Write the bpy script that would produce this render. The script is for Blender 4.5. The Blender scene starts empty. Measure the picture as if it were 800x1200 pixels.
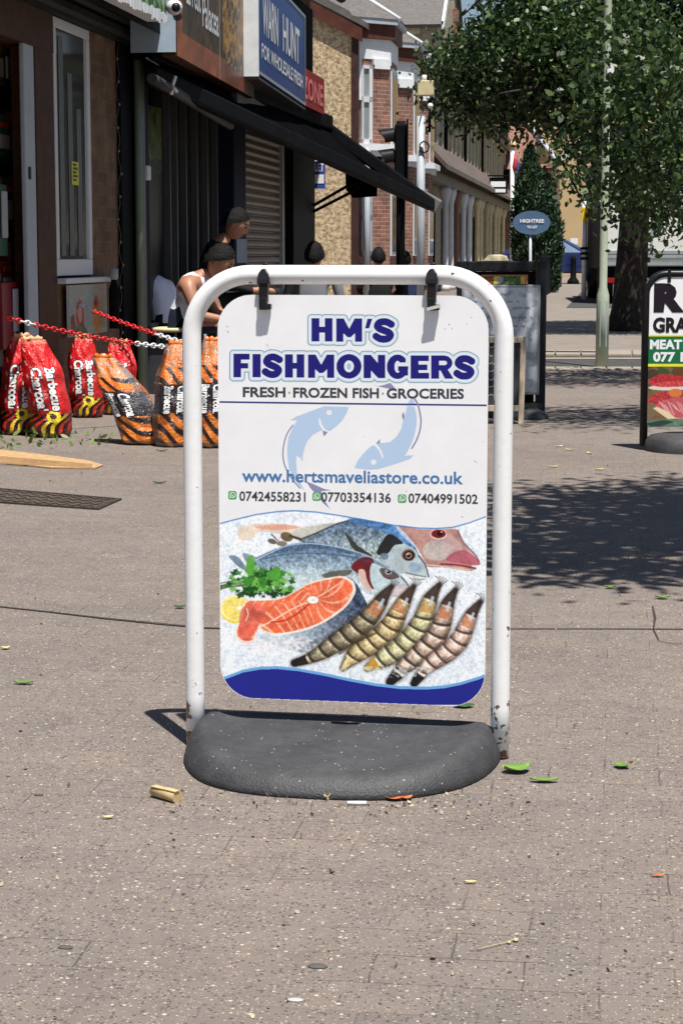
import bpy, math, random
import numpy as np
from mathutils import Vector, Matrix
random.seed(7); rng = np.random.default_rng(11)
R = math.radians
scn = bpy.context.scene
COL = scn.collection

# ---------------------------------------------------------------- camera
F = 2300.0; HOR = 298.0; H = 0.97
PITCH = math.atan((600 - HOR) / F); YAW = math.atan(320 / F)
cam_d = bpy.data.cameras.new('camera'); cam = bpy.data.objects.new('camera', cam_d); COL.objects.link(cam)
cam.location = (0, 0, H); cam.rotation_euler = (math.pi / 2 - PITCH, 0, YAW)
cam_d.sensor_fit = 'VERTICAL'; cam_d.sensor_height = 36.0; cam_d.sensor_width = 24.0
cam_d.lens = F / 1200 * 36.0; cam_d.clip_end = 3000; cam_d.clip_start = 0.05
scn.camera = cam
scn.render.resolution_x = 682; scn.render.resolution_y = 1024

# ---------------------------------------------------------------- sky, sun, exposure
ELEV = R(70); HEAD = R(30)            # shadows fall HEAD to the left of the street direction (+Y)
w = bpy.data.worlds.new('World'); scn.world = w; w.use_nodes = True
nt = w.node_tree; bg = nt.nodes['Background']
sky = nt.nodes.new('ShaderNodeTexSky'); sky.sky_type = 'NISHITA'; sky.sun_disc = False
sky.sun_elevation = ELEV
ldir = Vector((-math.sin(HEAD) * math.cos(ELEV), math.cos(HEAD) * math.cos(ELEV), -math.sin(ELEV)))
sdir = -ldir
sky.sun_rotation = math.atan2(sdir.x, sdir.y)
sky.air_density = 1.0; sky.dust_density = 0.6; sky.ozone_density = 1.5
nt.links.new(sky.outputs[0], bg.inputs[0]); bg.inputs[1].default_value = 0.055
sl = bpy.data.lights.new('sun', 'SUN'); sl.energy = 5.0; sl.angle = R(0.5); sl.color = (1.0, 0.955, 0.88)
so = bpy.data.objects.new('sun', sl); COL.objects.link(so)
so.rotation_euler = ldir.to_track_quat('-Z', 'Y').to_euler(); so.location = (0, 0, 20)
scn.view_settings.view_transform = 'Standard'; scn.view_settings.look = 'None'
scn.view_settings.exposure = 0.58; scn.view_settings.gamma = 1.0
scn.view_settings.use_curve_mapping = False

# ---------------------------------------------------------------- pixel -> place helpers (photo pixels, 800 x 1200)
cr = Matrix.Rotation(YAW, 3, 'Z') @ Matrix.Rotation(math.pi / 2 - PITCH, 3, 'X')
CR = np.array(cr)
CAM = np.array([0, 0, H])
def ray(px, py):
    return cr @ Vector(((px - 400) / F, (600 - py) / F, -1.0))
def G(px, py, z=0.0):
    d = ray(px, py); t = (z - H) / d.z
    return Vector((d.x * t, d.y * t, z))
def PX(px, py, X):
    d = ray(px, py); t = X / d.x
    return Vector((X, d.y * t, H + d.z * t))
def PYP(px, py, Y):
    d = ray(px, py); t = Y / d.y
    return Vector((d.x * t, Y, H + d.z * t))
FWD = Vector((-math.sin(YAW), math.cos(YAW), 0)); RGT = Vector((math.cos(YAW), math.sin(YAW), 0))
def PD(px, py, D):
    d = ray(px, py); t = D / d.dot(FWD)
    return Vector((d.x * t, d.y * t, H + d.z * t))

# ---------------------------------------------------------------- mesh helpers
class MB:
    def __init__(s): s.v = []; s.f = []; s.m = []; s.sm = []
    def add(s, vs, fs, m=0, smooth=False):
        b = len(s.v); s.v += [tuple(x) for x in vs]
        for f in fs: s.f.append([b + i for i in f]); s.m.append(m); s.sm.append(smooth)
        return s
    def box(s, x0, x1, y0, y1, z0, z1, m=0):
        if x0 > x1: x0, x1 = x1, x0
        if y0 > y1: y0, y1 = y1, y0
        if z0 > z1: z0, z1 = z1, z0
        v = [(x0,y0,z0),(x1,y0,z0),(x1,y1,z0),(x0,y1,z0),(x0,y0,z1),(x1,y0,z1),(x1,y1,z1),(x0,y1,z1)]
        return s.add(v, [(0,3,2,1),(4,5,6,7),(0,1,5,4),(1,2,6,5),(2,3,7,6),(3,0,4,7)], m)
    def obox(s, c, size, rz=0, rx=0, ry=0, m=0):
        M = Matrix.Rotation(rz,3,'Z') @ Matrix.Rotation(ry,3,'Y') @ Matrix.Rotation(rx,3,'X')
        c = Vector(c); a, b, d = size[0]/2, size[1]/2, size[2]/2
        v = [c + M @ Vector(p) for p in [(-a,-b,-d),(a,-b,-d),(a,b,-d),(-a,b,-d),(-a,-b,d),(a,-b,d),(a,b,d),(-a,b,d)]]
        return s.add(v, [(0,3,2,1),(4,5,6,7),(0,1,5,4),(1,2,6,5),(2,3,7,6),(3,0,4,7)], m)
    def beam(s, a, b, wd, ht, m=0):
        a = Vector(a); b = Vector(b); d = (b - a).normalized()
        u = d.cross(Vector((0,0,1)));  u = u.normalized() if u.length > 1e-4 else Vector((1,0,0))
        n = u.cross(d).normalized(); u *= wd/2; n *= ht/2
        v = [a-u-n,a+u-n,a+u+n,a-u+n,b-u-n,b+u-n,b+u+n,b-u+n]
        return s.add(v, [(0,1,2,3),(7,6,5,4),(0,4,5,1),(1,5,6,2),(2,6,7,3),(3,7,4,0)], m)
    def tube(s, pts, r, n=10, m=0, cap=True, closed=False):
        pts = [Vector(p) for p in pts]; k = len(pts)
        rr = r if hasattr(r, '__len__') else [r]*k
        vs = []; prev = None
        for i, p in enumerate(pts):
            if closed: d = pts[(i+1) % k] - pts[i-1]
            else: d = pts[min(i+1,k-1)] - pts[max(i-1,0)]
            d.normalize()
            if prev is None:
                a = Vector((0,0,1)) if abs(d.z) < .9 else Vector((0,1,0))
                u = d.cross(a).normalized()
            else:
                u = (prev - d*prev.dot(d)).normalized()
            prev = u; w_ = d.cross(u)
            for j in range(n):
                t = 2*math.pi*j/n; vs.append(p + (u*math.cos(t) + w_*math.sin(t))*rr[i])
        fs = []
        for i in range(k if closed else k-1):
            i2 = (i+1) % k
            for j in range(n):
                fs.append((i*n+j, i*n+(j+1)%n, i2*n+(j+1)%n, i2*n+j))
        s.add(vs, fs, m, True)
        if cap and not closed:
            b = len(s.v) - k*n
            s.f.append([b+j for j in range(n)][::-1]); s.m.append(m); s.sm.append(False)
            s.f.append([b+(k-1)*n+j for j in range(n)]); s.m.append(m); s.sm.append(False)
        return s
    def lathe(s, prof, c=(0,0,0), n=16, m=0, smooth=True):
        vs = []; c = Vector(c)
        for r, z in prof:
            for j in range(n):
                t = 2*math.pi*j/n; vs.append(c + Vector((r*math.cos(t), r*math.sin(t), z)))
        k = len(prof)
        fs = [(i*n+j, i*n+(j+1)%n, (i+1)*n+(j+1)%n, (i+1)*n+j) for i in range(k-1) for j in range(n)]
        s.add(vs, fs, m, smooth)
        b = len(s.v) - k*n
        s.f.append([b+j for j in range(n)][::-1]); s.m.append(m); s.sm.append(False)
        s.f.append([b+(k-1)*n+j for j in range(n)]); s.m.append(m); s.sm.append(False)
        return s
    def prism(s, poly, z0, z1, m=0):
        n = len(poly)
        v = [(x,y,z0) for x,y in poly] + [(x,y,z1) for x,y in poly]
        return s.add(v, [list(range(n))[::-1], list(range(n,2*n))] + [(i,(i+1)%n,n+(i+1)%n,n+i) for i in range(n)], m)
    def poly(s, pts, m=0): return s.add(pts, [list(range(len(pts)))], m)
    def ext(s, pts, dvec, m=0):
        n = len(pts); d = Vector(dvec); v = [Vector(p) for p in pts] + [Vector(p)+d for p in pts]
        return s.add(v, [list(range(n))[::-1], list(range(n,2*n))] + [(i,(i+1)%n,n+(i+1)%n,n+i) for i in range(n)], m)
    def ell(s, c, r, n=12, k=8, m=0, rot=None):
        vs = []; c = Vector(c)
        for i in range(k+1):
            p = math.pi*i/k
            for j in range(n):
                t = 2*math.pi*j/n
                q = Vector((r[0]*math.sin(p)*math.cos(t), r[1]*math.sin(p)*math.sin(t), r[2]*math.cos(p)))
                if rot is not None: q = rot @ q
                vs.append(c+q)
        fs = [(i*n+j, (i+1)*n+j, (i+1)*n+(j+1)%n, i*n+(j+1)%n) for i in range(k) for j in range(n)]
        return s.add(vs, fs, m, True)
    def build(s, name, mats, parent=None, world=True, bevel=0, seg=2):
        if not isinstance(mats, (list, tuple)): mats = [mats]
        me = bpy.data.meshes.new(name)
        vs = s.v
        if parent is not None and world:
            L = Vector((0,0,0)); q_ = parent
            while q_ is not None: L = L + q_.location; q_ = q_.parent
            vs = [(x-L[0], y-L[1], z-L[2]) for x,y,z in vs]
        me.from_pydata([tuple(v) for v in vs], [], s.f)
        for mt in mats: me.materials.append(mt)
        me.polygons.foreach_set('material_index', s.m)
        me.polygons.foreach_set('use_smooth', s.sm)
        me.update()
        o = bpy.data.objects.new(name, me); COL.objects.link(o)
        if parent is not None: o.parent = parent
        if bevel:
            b = o.modifiers.new('bevel', 'BEVEL'); b.width = bevel; b.segments = seg; b.limit_method = 'ANGLE'; b.angle_limit = R(40)
        return o

def fastmesh(name, V, nper, mat, parent=None, smooth=False, matidx=None):
    """V: (N,nper,3) separate polygons"""
    N = V.shape[0]; me = bpy.data.meshes.new(name)
    me.vertices.add(N*nper); me.vertices.foreach_set('co', V.reshape(-1).astype(np.float32))
    me.loops.add(N*nper); me.loops.foreach_set('vertex_index', np.arange(N*nper, dtype=np.int32))
    me.polygons.add(N); me.polygons.foreach_set('loop_start', np.arange(0, N*nper, nper, dtype=np.int32))
    me.update(calc_edges=True)
    for mt in (mat if isinstance(mat, (list, tuple)) else [mat]): me.materials.append(mt)
    if matidx is not None: me.polygons.foreach_set('material_index', matidx.astype(np.int32))
    o = bpy.data.objects.new(name, me); COL.objects.link(o)
    if parent is not None: o.parent = parent
    return o

def tag(o, label=None, cat=None, group=None, kind=None):
    if label: o['label'] = label
    if cat: o['category'] = cat
    if group: o['group'] = group
    if kind: o['kind'] = kind
    return o
def thing(name, loc, label, cat, rz=0, group=None):
    o = bpy.data.objects.new(name, None); COL.objects.link(o); o.empty_display_size = .1
    o.location = loc; o.rotation_euler = (0, 0, rz)
    return tag(o, label, cat, group)
def copy_tree(o, parent=None):
    c = o.copy(); COL.objects.link(c); c.parent = parent
    for ch in list(o.children): copy_tree(ch, c)
    return c

# ---------------------------------------------------------------- materials
def srgb(r, g, b):
    f = lambda c: (c/255/12.92) if c/255 <= .04045 else ((c/255+.055)/1.055)**2.4
    return (f(r), f(g), f(b), 1)
MC = {}
def mat(name, col, rough=.6, var=.12, vscale=6, bump=0, bscale=60, metal=0, spec=None, alpha=1, col2=None, coords='Object', emit=None):
    if name in MC: return MC[name]
    m = bpy.data.materials.new(name); m.use_nodes = True; n = m.node_tree.nodes; l = m.node_tree.links
    p = n['Principled BSDF']; col = tuple(col)[:3]
    p.inputs['Roughness'].default_value = rough; p.inputs['Metallic'].default_value = metal
    if spec is None: spec = .5 if max(col) > .09 else .22
    p.inputs['Specular IOR Level'].default_value = spec
    tc = n.new('ShaderNodeTexCoord')
    if var > 0 or col2:
        t = n.new('ShaderNodeTexNoise'); t.inputs['Scale'].default_value = vscale; t.inputs['Detail'].default_value = 6; t.inputs['Roughness'].default_value = .65
        l.new(tc.outputs[coords], t.inputs['Vector'])
        mx = n.new('ShaderNodeMix'); mx.data_type = 'RGBA'
        mr = n.new('ShaderNodeMapRange'); mr.inputs[1].default_value = .32; mr.inputs[2].default_value = .68
        l.new(t.outputs['Fac'], mr.inputs[0]); l.new(mr.outputs[0], mx.inputs[0])
        c2 = tuple(col2)[:3] if col2 else tuple(c*(1+var) for c in col)
        c1 = col if col2 else tuple(c*(1-var) for c in col)
        mx.inputs[6].default_value = (*c1, 1); mx.inputs[7].default_value = (*c2, 1)
        l.new(mx.outputs[2], p.inputs['Base Color'])
    else: p.inputs['Base Color'].default_value = (*col, 1)
    if bump:
        t2 = n.new('ShaderNodeTexNoise'); t2.inputs['Scale'].default_value = bscale; t2.inputs['Detail'].default_value = 4
        l.new(tc.outputs[coords], t2.inputs['Vector'])
        b = n.new('ShaderNodeBump'); b.inputs['Strength'].default_value = bump; b.inputs['Distance'].default_value = .01
        l.new(t2.outputs['Fac'], b.inputs['Height']); l.new(b.outputs[0], p.inputs['Normal'])
    if emit: p.inputs['Emission Color'].default_value = (*emit[0][:3], 1); p.inputs['Emission Strength'].default_value = emit[1]
    MC[name] = m; return m
def smat(name, r, g, b, k=1.0, **kw):
    c = srgb(r, g, b); return mat(name, tuple(x*k for x in c[:3]), **kw)

def brick_mat(name, c1, c2, mortar, bw=.225, bh=.075, ms=.012, axis='yz', rough=.85, bump=.4):
    m = bpy.data.materials.new(name); m.use_nodes = True; n = m.node_tree.nodes; l = m.node_tree.links
    p = n['Principled BSDF']; p.inputs['Roughness'].default_value = rough
    tc = n.new('ShaderNodeTexCoord'); sx = n.new('ShaderNodeSeparateXYZ'); cb = n.new('ShaderNodeCombineXYZ')
    l.new(tc.outputs['Object'], sx.inputs[0])
    ad = n.new('ShaderNodeMath'); ad.operation = 'ADD'
    l.new(sx.outputs[0], ad.inputs[0]); l.new(sx.outputs[1], ad.inputs[1])
    l.new(ad.outputs[0], cb.inputs[0]); l.new(sx.outputs[2], cb.inputs[1])
    bt = n.new('ShaderNodeTexBrick'); bt.inputs['Scale'].default_value = 1; bt.inputs['Brick Width'].default_value = bw
    bt.inputs['Row Height'].default_value = bh; bt.inputs['Mortar Size'].default_value = ms/2; bt.inputs['Mortar Smooth'].default_value = .2
    bt.inputs['Color1'].default_value = (*c1,1); bt.inputs['Color2'].default_value = (*c2,1); bt.inputs['Mortar'].default_value = (*mortar,1)
    bt.inputs['Bias'].default_value = 0
    l.new(cb.outputs[0], bt.inputs['Vector'])
    nz = n.new('ShaderNodeTexNoise'); nz.inputs['Scale'].default_value = 5; nz.inputs['Detail'].default_value = 8; nz.inputs['Roughness'].default_value = .7
    l.new(tc.outputs['Object'], nz.inputs['Vector'])
    hs = n.new('ShaderNodeHueSaturation'); mr = n.new('ShaderNodeMapRange'); mr.inputs[1].default_value=.3; mr.inputs[2].default_value=.7; mr.inputs[3].default_value=.55; mr.inputs[4].default_value=1.45
    l.new(nz.outputs['Fac'], mr.inputs[0]); l.new(mr.outputs[0], hs.inputs['Value']); l.new(bt.outputs['Color'], hs.inputs['Color'])
    l.new(hs.outputs[0], p.inputs['Base Color'])
    b = n.new('ShaderNodeBump'); b.inputs['Strength'].default_value = bump; b.inputs['Distance'].default_value = .01; b.invert = True
    l.new(bt.outputs['Fac'], b.inputs['Height']); l.new(b.outputs[0], p.inputs['Normal'])
    return m

M_print = None
def vcol_mat(name, rough=.45, grime=.06, spec=.3, crumple=0):
    m = bpy.data.materials.new(name); m.use_nodes = True; n = m.node_tree.nodes; l = m.node_tree.links
    p = n['Principled BSDF']; p.inputs['Roughness'].default_value = rough
    p.inputs['Specular IOR Level'].default_value = spec
    a = n.new('ShaderNodeAttribute'); a.attribute_name = 'Col'
    tc = n.new('ShaderNodeTexCoord'); nz = n.new('ShaderNodeTexNoise'); nz.inputs['Scale'].default_value = 9; nz.inputs['Detail'].default_value = 8
    l.new(tc.outputs['Object'], nz.inputs['Vector'])
    mr = n.new('ShaderNodeMapRange'); mr.inputs[3].default_value = 1-grime*2; mr.inputs[4].default_value = 1+grime
    l.new(nz.outputs['Fac'], mr.inputs[0])
    mx = n.new('ShaderNodeMix'); mx.data_type = 'RGBA'; mx.blend_type = 'MULTIPLY'; mx.inputs[0].default_value = 1
    l.new(a.outputs['Color'], mx.inputs[6]); l.new(mr.outputs[0], mx.inputs[7]); l.new(mx.outputs[2], p.inputs['Base Color'])
    if crumple:
        t2 = n.new('ShaderNodeTexNoise'); t2.inputs['Scale'].default_value = 16; t2.inputs['Detail'].default_value = 5; t2.inputs['Distortion'].default_value = 1.2; l.new(tc.outputs['Object'], t2.inputs['Vector'])
        ab = n.new('ShaderNodeMath'); ab.operation = 'PINGPONG'; ab.inputs[1].default_value = .09; l.new(t2.outputs['Fac'], ab.inputs[0])
        bp = n.new('ShaderNodeBump'); bp.inputs['Strength'].default_value = crumple; bp.inputs['Distance'].default_value = .06; l.new(ab.outputs[0], bp.inputs['Height']); l.new(bp.outputs[0], p.inputs['Normal'])
    return m

white_steel = smat('white_painted_steel', 232,232,232, rough=.28, var=.03, vscale=20, bump=.05, bscale=40)
panel_white = smat('white_printed_plastic', 238,238,240, rough=.38, var=.035, vscale=14)
black_plastic = mat('black_plastic', (.012,.012,.014), rough=.35, var=.3, vscale=30)
dark_metal = mat('dark_painted_metal', (.006,.0065,.008), rough=.7, var=.4, vscale=4, spec=.06)
black_cloth = mat('black_awning_cloth', (.0025,.0025,.0035), rough=.95, var=.6, vscale=3, spec=.02)
grey_metal = smat('grey_metal', 150,155,158, rough=.45, var=.12, vscale=8)
pale_grey = smat('pale_grey_paint', 165,172,180, rough=.5, var=.08)
upvc = smat('white_window_plastic', 205,205,208, rough=.4, var=.05)
wood_brown = mat('brown_stained_wood', (.060,.022,.010), rough=.6, var=.35, vscale=9, bump=.2, bscale=30)
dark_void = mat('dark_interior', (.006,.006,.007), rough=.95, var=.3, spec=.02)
glass_dark = mat('dark_window_glass', (.012,.014,.016), rough=.08, var=.2, spec=.35)
glass_pale = smat('pale_curtained_glass', 130,140,140, rough=.15, var=.2, vscale=2)
cream = smat('cream_painted_stone', 205,190,150, rough=.7, var=.15)
white_paint = smat('white_painted_stone', 215,218,222, rough=.6, var=.08)
slate = smat('slate_roof', 92,88,86, rough=.7, var=.3, vscale=12, bump=.5, bscale=8)
red_wood = mat('dark_red_painted_timber', (.09,.03,.02), rough=.6, var=.25)
brick_brown = brick_mat('brown_brick', (.19,.095,.045), (.10,.055,.030), (.15,.105,.07), bump=.8)
brick_red = brick_mat('red_brick', (.27,.115,.075), (.16,.075,.055), (.30,.25,.21))
brick_stock = brick_mat('yellow_stock_brick', (.42,.35,.22), (.30,.25,.17), (.42,.38,.32))
# ---------------------------------------------------------------- printed pictures: coloured mesh grids
def noise2(shape, scale, octs=4, seed=0):
    r = np.random.default_rng(seed); h, w_ = shape; out = np.zeros(shape); amp = 1; tot = 0
    for o in range(octs):
        s = max(scale/2**o, 1.5); gh, gw = int(h/s)+3, int(w_/s)+3
        g = r.random((gh, gw)); y = np.arange(h)/s; x = np.arange(w_)/s
        yi = y.astype(int); xi = x.astype(int); fy = (y-yi)[:,None]; fx = (x-xi)[None,:]
        fy = fy*fy*(3-2*fy); fx = fx*fx*(3-2*fx)
        a = g[np.ix_(yi,xi)]*(1-fx)+g[np.ix_(yi,xi+1)]*fx; b = g[np.ix_(yi+1,xi)]*(1-fx)+g[np.ix_(yi+1,xi+1)]*fx
        out += amp*(a*(1-fy)+b*fy); tot += amp; amp *= .55
    return out/tot
class Canvas:
    def __init__(s, x0, x1, y0, y1, res, bg):
        s.w = int((x1-x0)*res)+1; s.h = int((y1-y0)*res)+1
        s.x = np.linspace(x0, x1, s.w); s.y = np.linspace(y0, y1, s.h)
        s.X, s.Y = np.meshgrid(s.x, s.y); s.C = np.zeros((s.h, s.w, 3)); s.C[:] = np.array(bg)/255.; s.res = res
        s.n1 = noise2((s.h,s.w), min(14*res, max(s.h,s.w)/14), 5, 1); s.n2 = noise2((s.h,s.w), min(3*res, max(s.h,s.w)/60), 3, 2)
    def pmask(s, pts):
        m = np.zeros(s.X.shape, bool); n = len(pts)
        for i in range(n):
            x1,y1 = pts[i]; x2,y2 = pts[(i+1)%n]
            if y1 == y2: continue
            c = (s.Y >= min(y1,y2)) & (s.Y < max(y1,y2))
            xi = x1+(s.Y-y1)*(x2-x1)/(y2-y1)
            m ^= c & (s.X < xi)
        return m
    def put(s, m, col, a=1.0, nz=0.0, n='n1'):
        c = np.array(col)/255. if not isinstance(col, np.ndarray) else col
        c = np.broadcast_to(c, s.C.shape) if c.ndim < 3 else c
        if nz: c = c*(1+nz*((s.n1 if n == 'n1' else s.n2)-.5)*2)[...,None]
        al = (m.astype(float)*a)[...,None]; s.C = s.C*(1-al)+c*al
    def poly(s, pts, col, a=1., nz=0., n='n1', smooth=0):
        if smooth: pts = cr_curve(pts, True, smooth)
        m = s.pmask(pts); s.put(m, col, a, nz, n); return m
    def ell(s, cx, cy, rx, ry, col, a=1., ang=0, nz=0):
        c, q = math.cos(ang), math.sin(ang); dx = s.X-cx; dy = s.Y-cy
        m = ((dx*c+dy*q)/rx)**2+((-dx*q+dy*c)/ry)**2 < 1; s.put(m, col, a, nz); return m
    def seg(s, pts):
        """distance to polyline, param along it, signed side"""
        D = np.full(s.X.shape, 1e9); T = np.zeros(s.X.shape); S = np.zeros(s.X.shape); L = 0
        for (x1,y1),(x2,y2) in zip(pts[:-1], pts[1:]):
            l = math.hypot(x2-x1,y2-y1)+1e-9; ux,uy = (x2-x1)/l,(y2-y1)/l
            t = np.clip((s.X-x1)*ux+(s.Y-y1)*uy,0,l); d = np.hypot(s.X-x1-ux*t, s.Y-y1-uy*t)
            sg = (s.X-x1)*uy-(s.Y-y1)*ux
            k = d < D; D[k] = d[k]; T[k] = (t+L)[k]; S[k] = sg[k]; L += l
        return D, T, S, L
    def line(s, pts, wd, col, a=1., smooth=0, nz=0):
        if smooth: pts = cr_curve(pts, False, smooth)
        D,_,_,_ = s.seg(pts); m = np.clip((wd/2-D)*s.res+.5,0,1); s.put(m, col, a, nz)
    def blur(s, k=1):
        for _ in range(k):
            C = np.pad(s.C, ((1,1),(1,1),(0,0)), 'edge')
            s.C = (C[1:-1,1:-1]*4+C[:-2,1:-1]*2+C[2:,1:-1]*2+C[1:-1,:-2]*2+C[1:-1,2:]*2+C[:-2,:-2]+C[2:,2:]+C[:-2,2:]+C[2:,:-2])/16
    def mesh(s, name, fn, material, parent, clip=None, gain=1.0):
        """fn(X,Y)->(x,y,z) arrays in parent's local space; clip: bool array of kept vertices"""
        x, y, z = fn(s.X, s.Y); V = np.stack([x, y, z], -1).reshape(-1,3)
        idx = np.arange(s.h*s.w).reshape(s.h, s.w)
        q = np.stack([idx[:-1,:-1], idx[1:,:-1], idx[1:,1:], idx[:-1,1:]], -1).reshape(-1,4)
        if clip is not None:
            k = clip.reshape(-1); q = q[k[q].all(1)]
        me = bpy.data.meshes.new(name); me.vertices.add(len(V)); me.vertices.foreach_set('co', V.reshape(-1).astype(np.float32))
        me.loops.add(q.size); me.loops.foreach_set('vertex_index', q.reshape(-1).astype(np.int32))
        me.polygons.add(len(q)); me.polygons.foreach_set('loop_start', np.arange(0, q.size, 4, dtype=np.int32))
        me.update(calc_edges=True)
        c = np.clip(s.C.reshape(-1,3),0,1); lin = np.where(c <= .04045, c/12.92, ((c+.055)/1.055)**2.4)*gain
        a = me.color_attributes.new('Col', 'FLOAT_COLOR', 'POINT')
        a.data.foreach_set('color', np.concatenate([lin, np.ones((len(lin),1))],1).reshape(-1).astype(np.float32))
        me.polygons.foreach_set('use_smooth', np.ones(len(q), bool))
        me.materials.append(material)
        o = bpy.data.objects.new(name, me); COL.objects.link(o); o.parent = parent
        return o
def cr_curve(P, closed, n=6):
    P = [np.array(p, float) for p in P]; k = len(P); out = []
    for i in range(k if closed else k-1):
        p0 = P[(i-1) % k] if closed or i > 0 else P[0]; p1 = P[i]; p2 = P[(i+1) % k]; p3 = P[(i+2) % k] if closed or i+2 < k else P[-1]
        for j in range(n):
            t = j/n; out.append(tuple(.5*((2*p1)+(-p0+p2)*t+(2*p0-5*p1+4*p2-p3)*t*t+(-p0+3*p1-3*p2+p3)*t**3)))
    if not closed: out.append(tuple(P[-1]))
    return out

# ---------------------------------------------------------------- lettering from the built-in typeface
def text_2d(body, bold=0.0, space=1.0):
    c = bpy.data.curves.new('t', 'FONT'); c.body = body; c.size = 1; c.offset = bold; c.resolution_u = 3; c.space_character = space
    o = bpy.data.objects.new('t', c); COL.objects.link(o)
    dg = bpy.context.evaluated_depsgraph_get(); me = bpy.data.meshes.new_from_object(o.evaluated_get(dg))
    V = np.array([v.co[:2] for v in me.vertices]); Fs = [tuple(p.vertices) for p in me.polygons]
    bpy.data.objects.remove(o); bpy.data.meshes.remove(me); bpy.data.curves.remove(c)
    mn = V.min(0); mx = V.max(0)
    return V, Fs, mn, mx
def text_mesh(body, fn, bold=0.0, cap=None, space=1.0):
    """fn(u, v): u 0..1 along the words, v 0..1 baseline to cap height -> 3-D point"""
    V, Fs, mn, mx = text_2d(body, bold, space)
    base = 0.0-bold; top = cap if cap else .70+bold
    return [fn((x-mn[0])/(mx[0]-mn[0]), (y-base)/(top-base)) for x, y in V], Fs
def add_text(mb, body, fn, m=0, bold=0., cap=None, space=1.0):
    v, f = text_mesh(body, fn, bold, cap, space); mb.add(v, f, m)
def quad_fn(bl, br, tl, tr, off=(0,0,0)):
    bl,br,tl,tr = map(Vector,(bl,br,tl,tr)); off = Vector(off)
    return lambda u,v: (bl*(1-u)+br*u)*(1-v)+(tl*(1-u)+tr*u)*v+off

# ================================================================ THE HERO SIGN
fL = G(229.5, 873); fR = G(585, 888)
O = (fL+fR)/2; ax = (fR-fL); SW = ax.length; ax.normalize(); rz = math.atan2(ax.y, ax.x)
nrm = Vector((math.sin(rz), -math.cos(rz), 0))          # towards the camera
SIGN = thing('pavement_sign', O, 'white tubular swing sign for a fishmonger with fish photo panel and black rubber base', 'pavement sign', rz=rz)
AX = np.array(ax); NR = np.array(nrm); OO = np.array(O)
def s_loc(X, Y, off=0.0):
    """photo pixel -> sign-local (x, y, z) on the plane 'off' metres in front of the frame plane"""
    X = np.asarray(X, float); Y = np.asarray(Y, float)
    d = np.stack([(X-400)/F, (600-Y)/F, -np.ones_like(X)], -1) @ CR.T
    p0 = OO+NR*off; t = ((p0-CAM) @ NR)/(d @ NR)
    P = CAM+d*t[..., None]-OO
    return P @ AX, np.full(X.shape, -off), P[..., 2]
def sl(px, py, off=0.): a = s_loc(px, py, off); return Vector((float(a[0]), float(a[1]), float(a[2])))
ztop = sl(400, 322).z; hw = SW/2; rc = .118; tr = .0183
zl = 0.004
pts = [(-hw,0,zl)] + [(-hw,0,z) for z in np.linspace(.1, ztop-rc, 6)]
for i in range(1,13):
    t = math.pi - math.pi/2*i/12; pts.append((-hw+rc+rc*math.cos(t), 0, ztop-rc+rc*math.sin(t)))
for i in range(0,13):
    t = math.pi/2 - math.pi/2*i/12; pts.append((hw-rc+rc*math.cos(t), 0, ztop-rc+rc*math.sin(t)))
pts += [(hw,0,z) for z in np.linspace(ztop-rc, .1, 6)][1:] + [(hw,0,zl)]
def chipped_paint():
    m = white_steel.copy(); m.name = 'chipped_white_steel'; n = m.node_tree.nodes; l = m.node_tree.links; p = n['Principled BSDF']
    src = p.inputs['Base Color'].links[0].from_socket
    tc = n.new('ShaderNodeTexCoord'); sx = n.new('ShaderNodeSeparateXYZ'); l.new(tc.outputs['Object'], sx.inputs[0])
    nz = n.new('ShaderNodeTexNoise'); nz.inputs['Scale'].default_value = 55; nz.inputs['Detail'].default_value = 5; l.new(tc.outputs['Object'], nz.inputs['Vector'])
    mr = n.new('ShaderNodeMapRange'); mr.inputs[1].default_value = .02; mr.inputs[2].default_value = .16; mr.inputs[3].default_value = .50; mr.inputs[4].default_value = .70
    l.new(sx.outputs[2], mr.inputs[0])
    g = n.new('ShaderNodeMath'); g.operation = 'GREATER_THAN'; l.new(nz.outputs['Fac'], g.inputs[0]); l.new(mr.outputs[0], g.inputs[1])
    mx = n.new('ShaderNodeMix'); mx.data_type = 'RGBA'; l.new(g.outputs[0], mx.inputs[0]); l.new(src, mx.inputs[6]); mx.inputs[7].default_value = (.16,.10,.065,1)
    l.new(mx.outputs[2], p.inputs['Base Color']); return m
M_leg = chipped_paint()
MB().tube(pts, tr, 28).build('frame', M_leg, SIGN, world=False)

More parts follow.
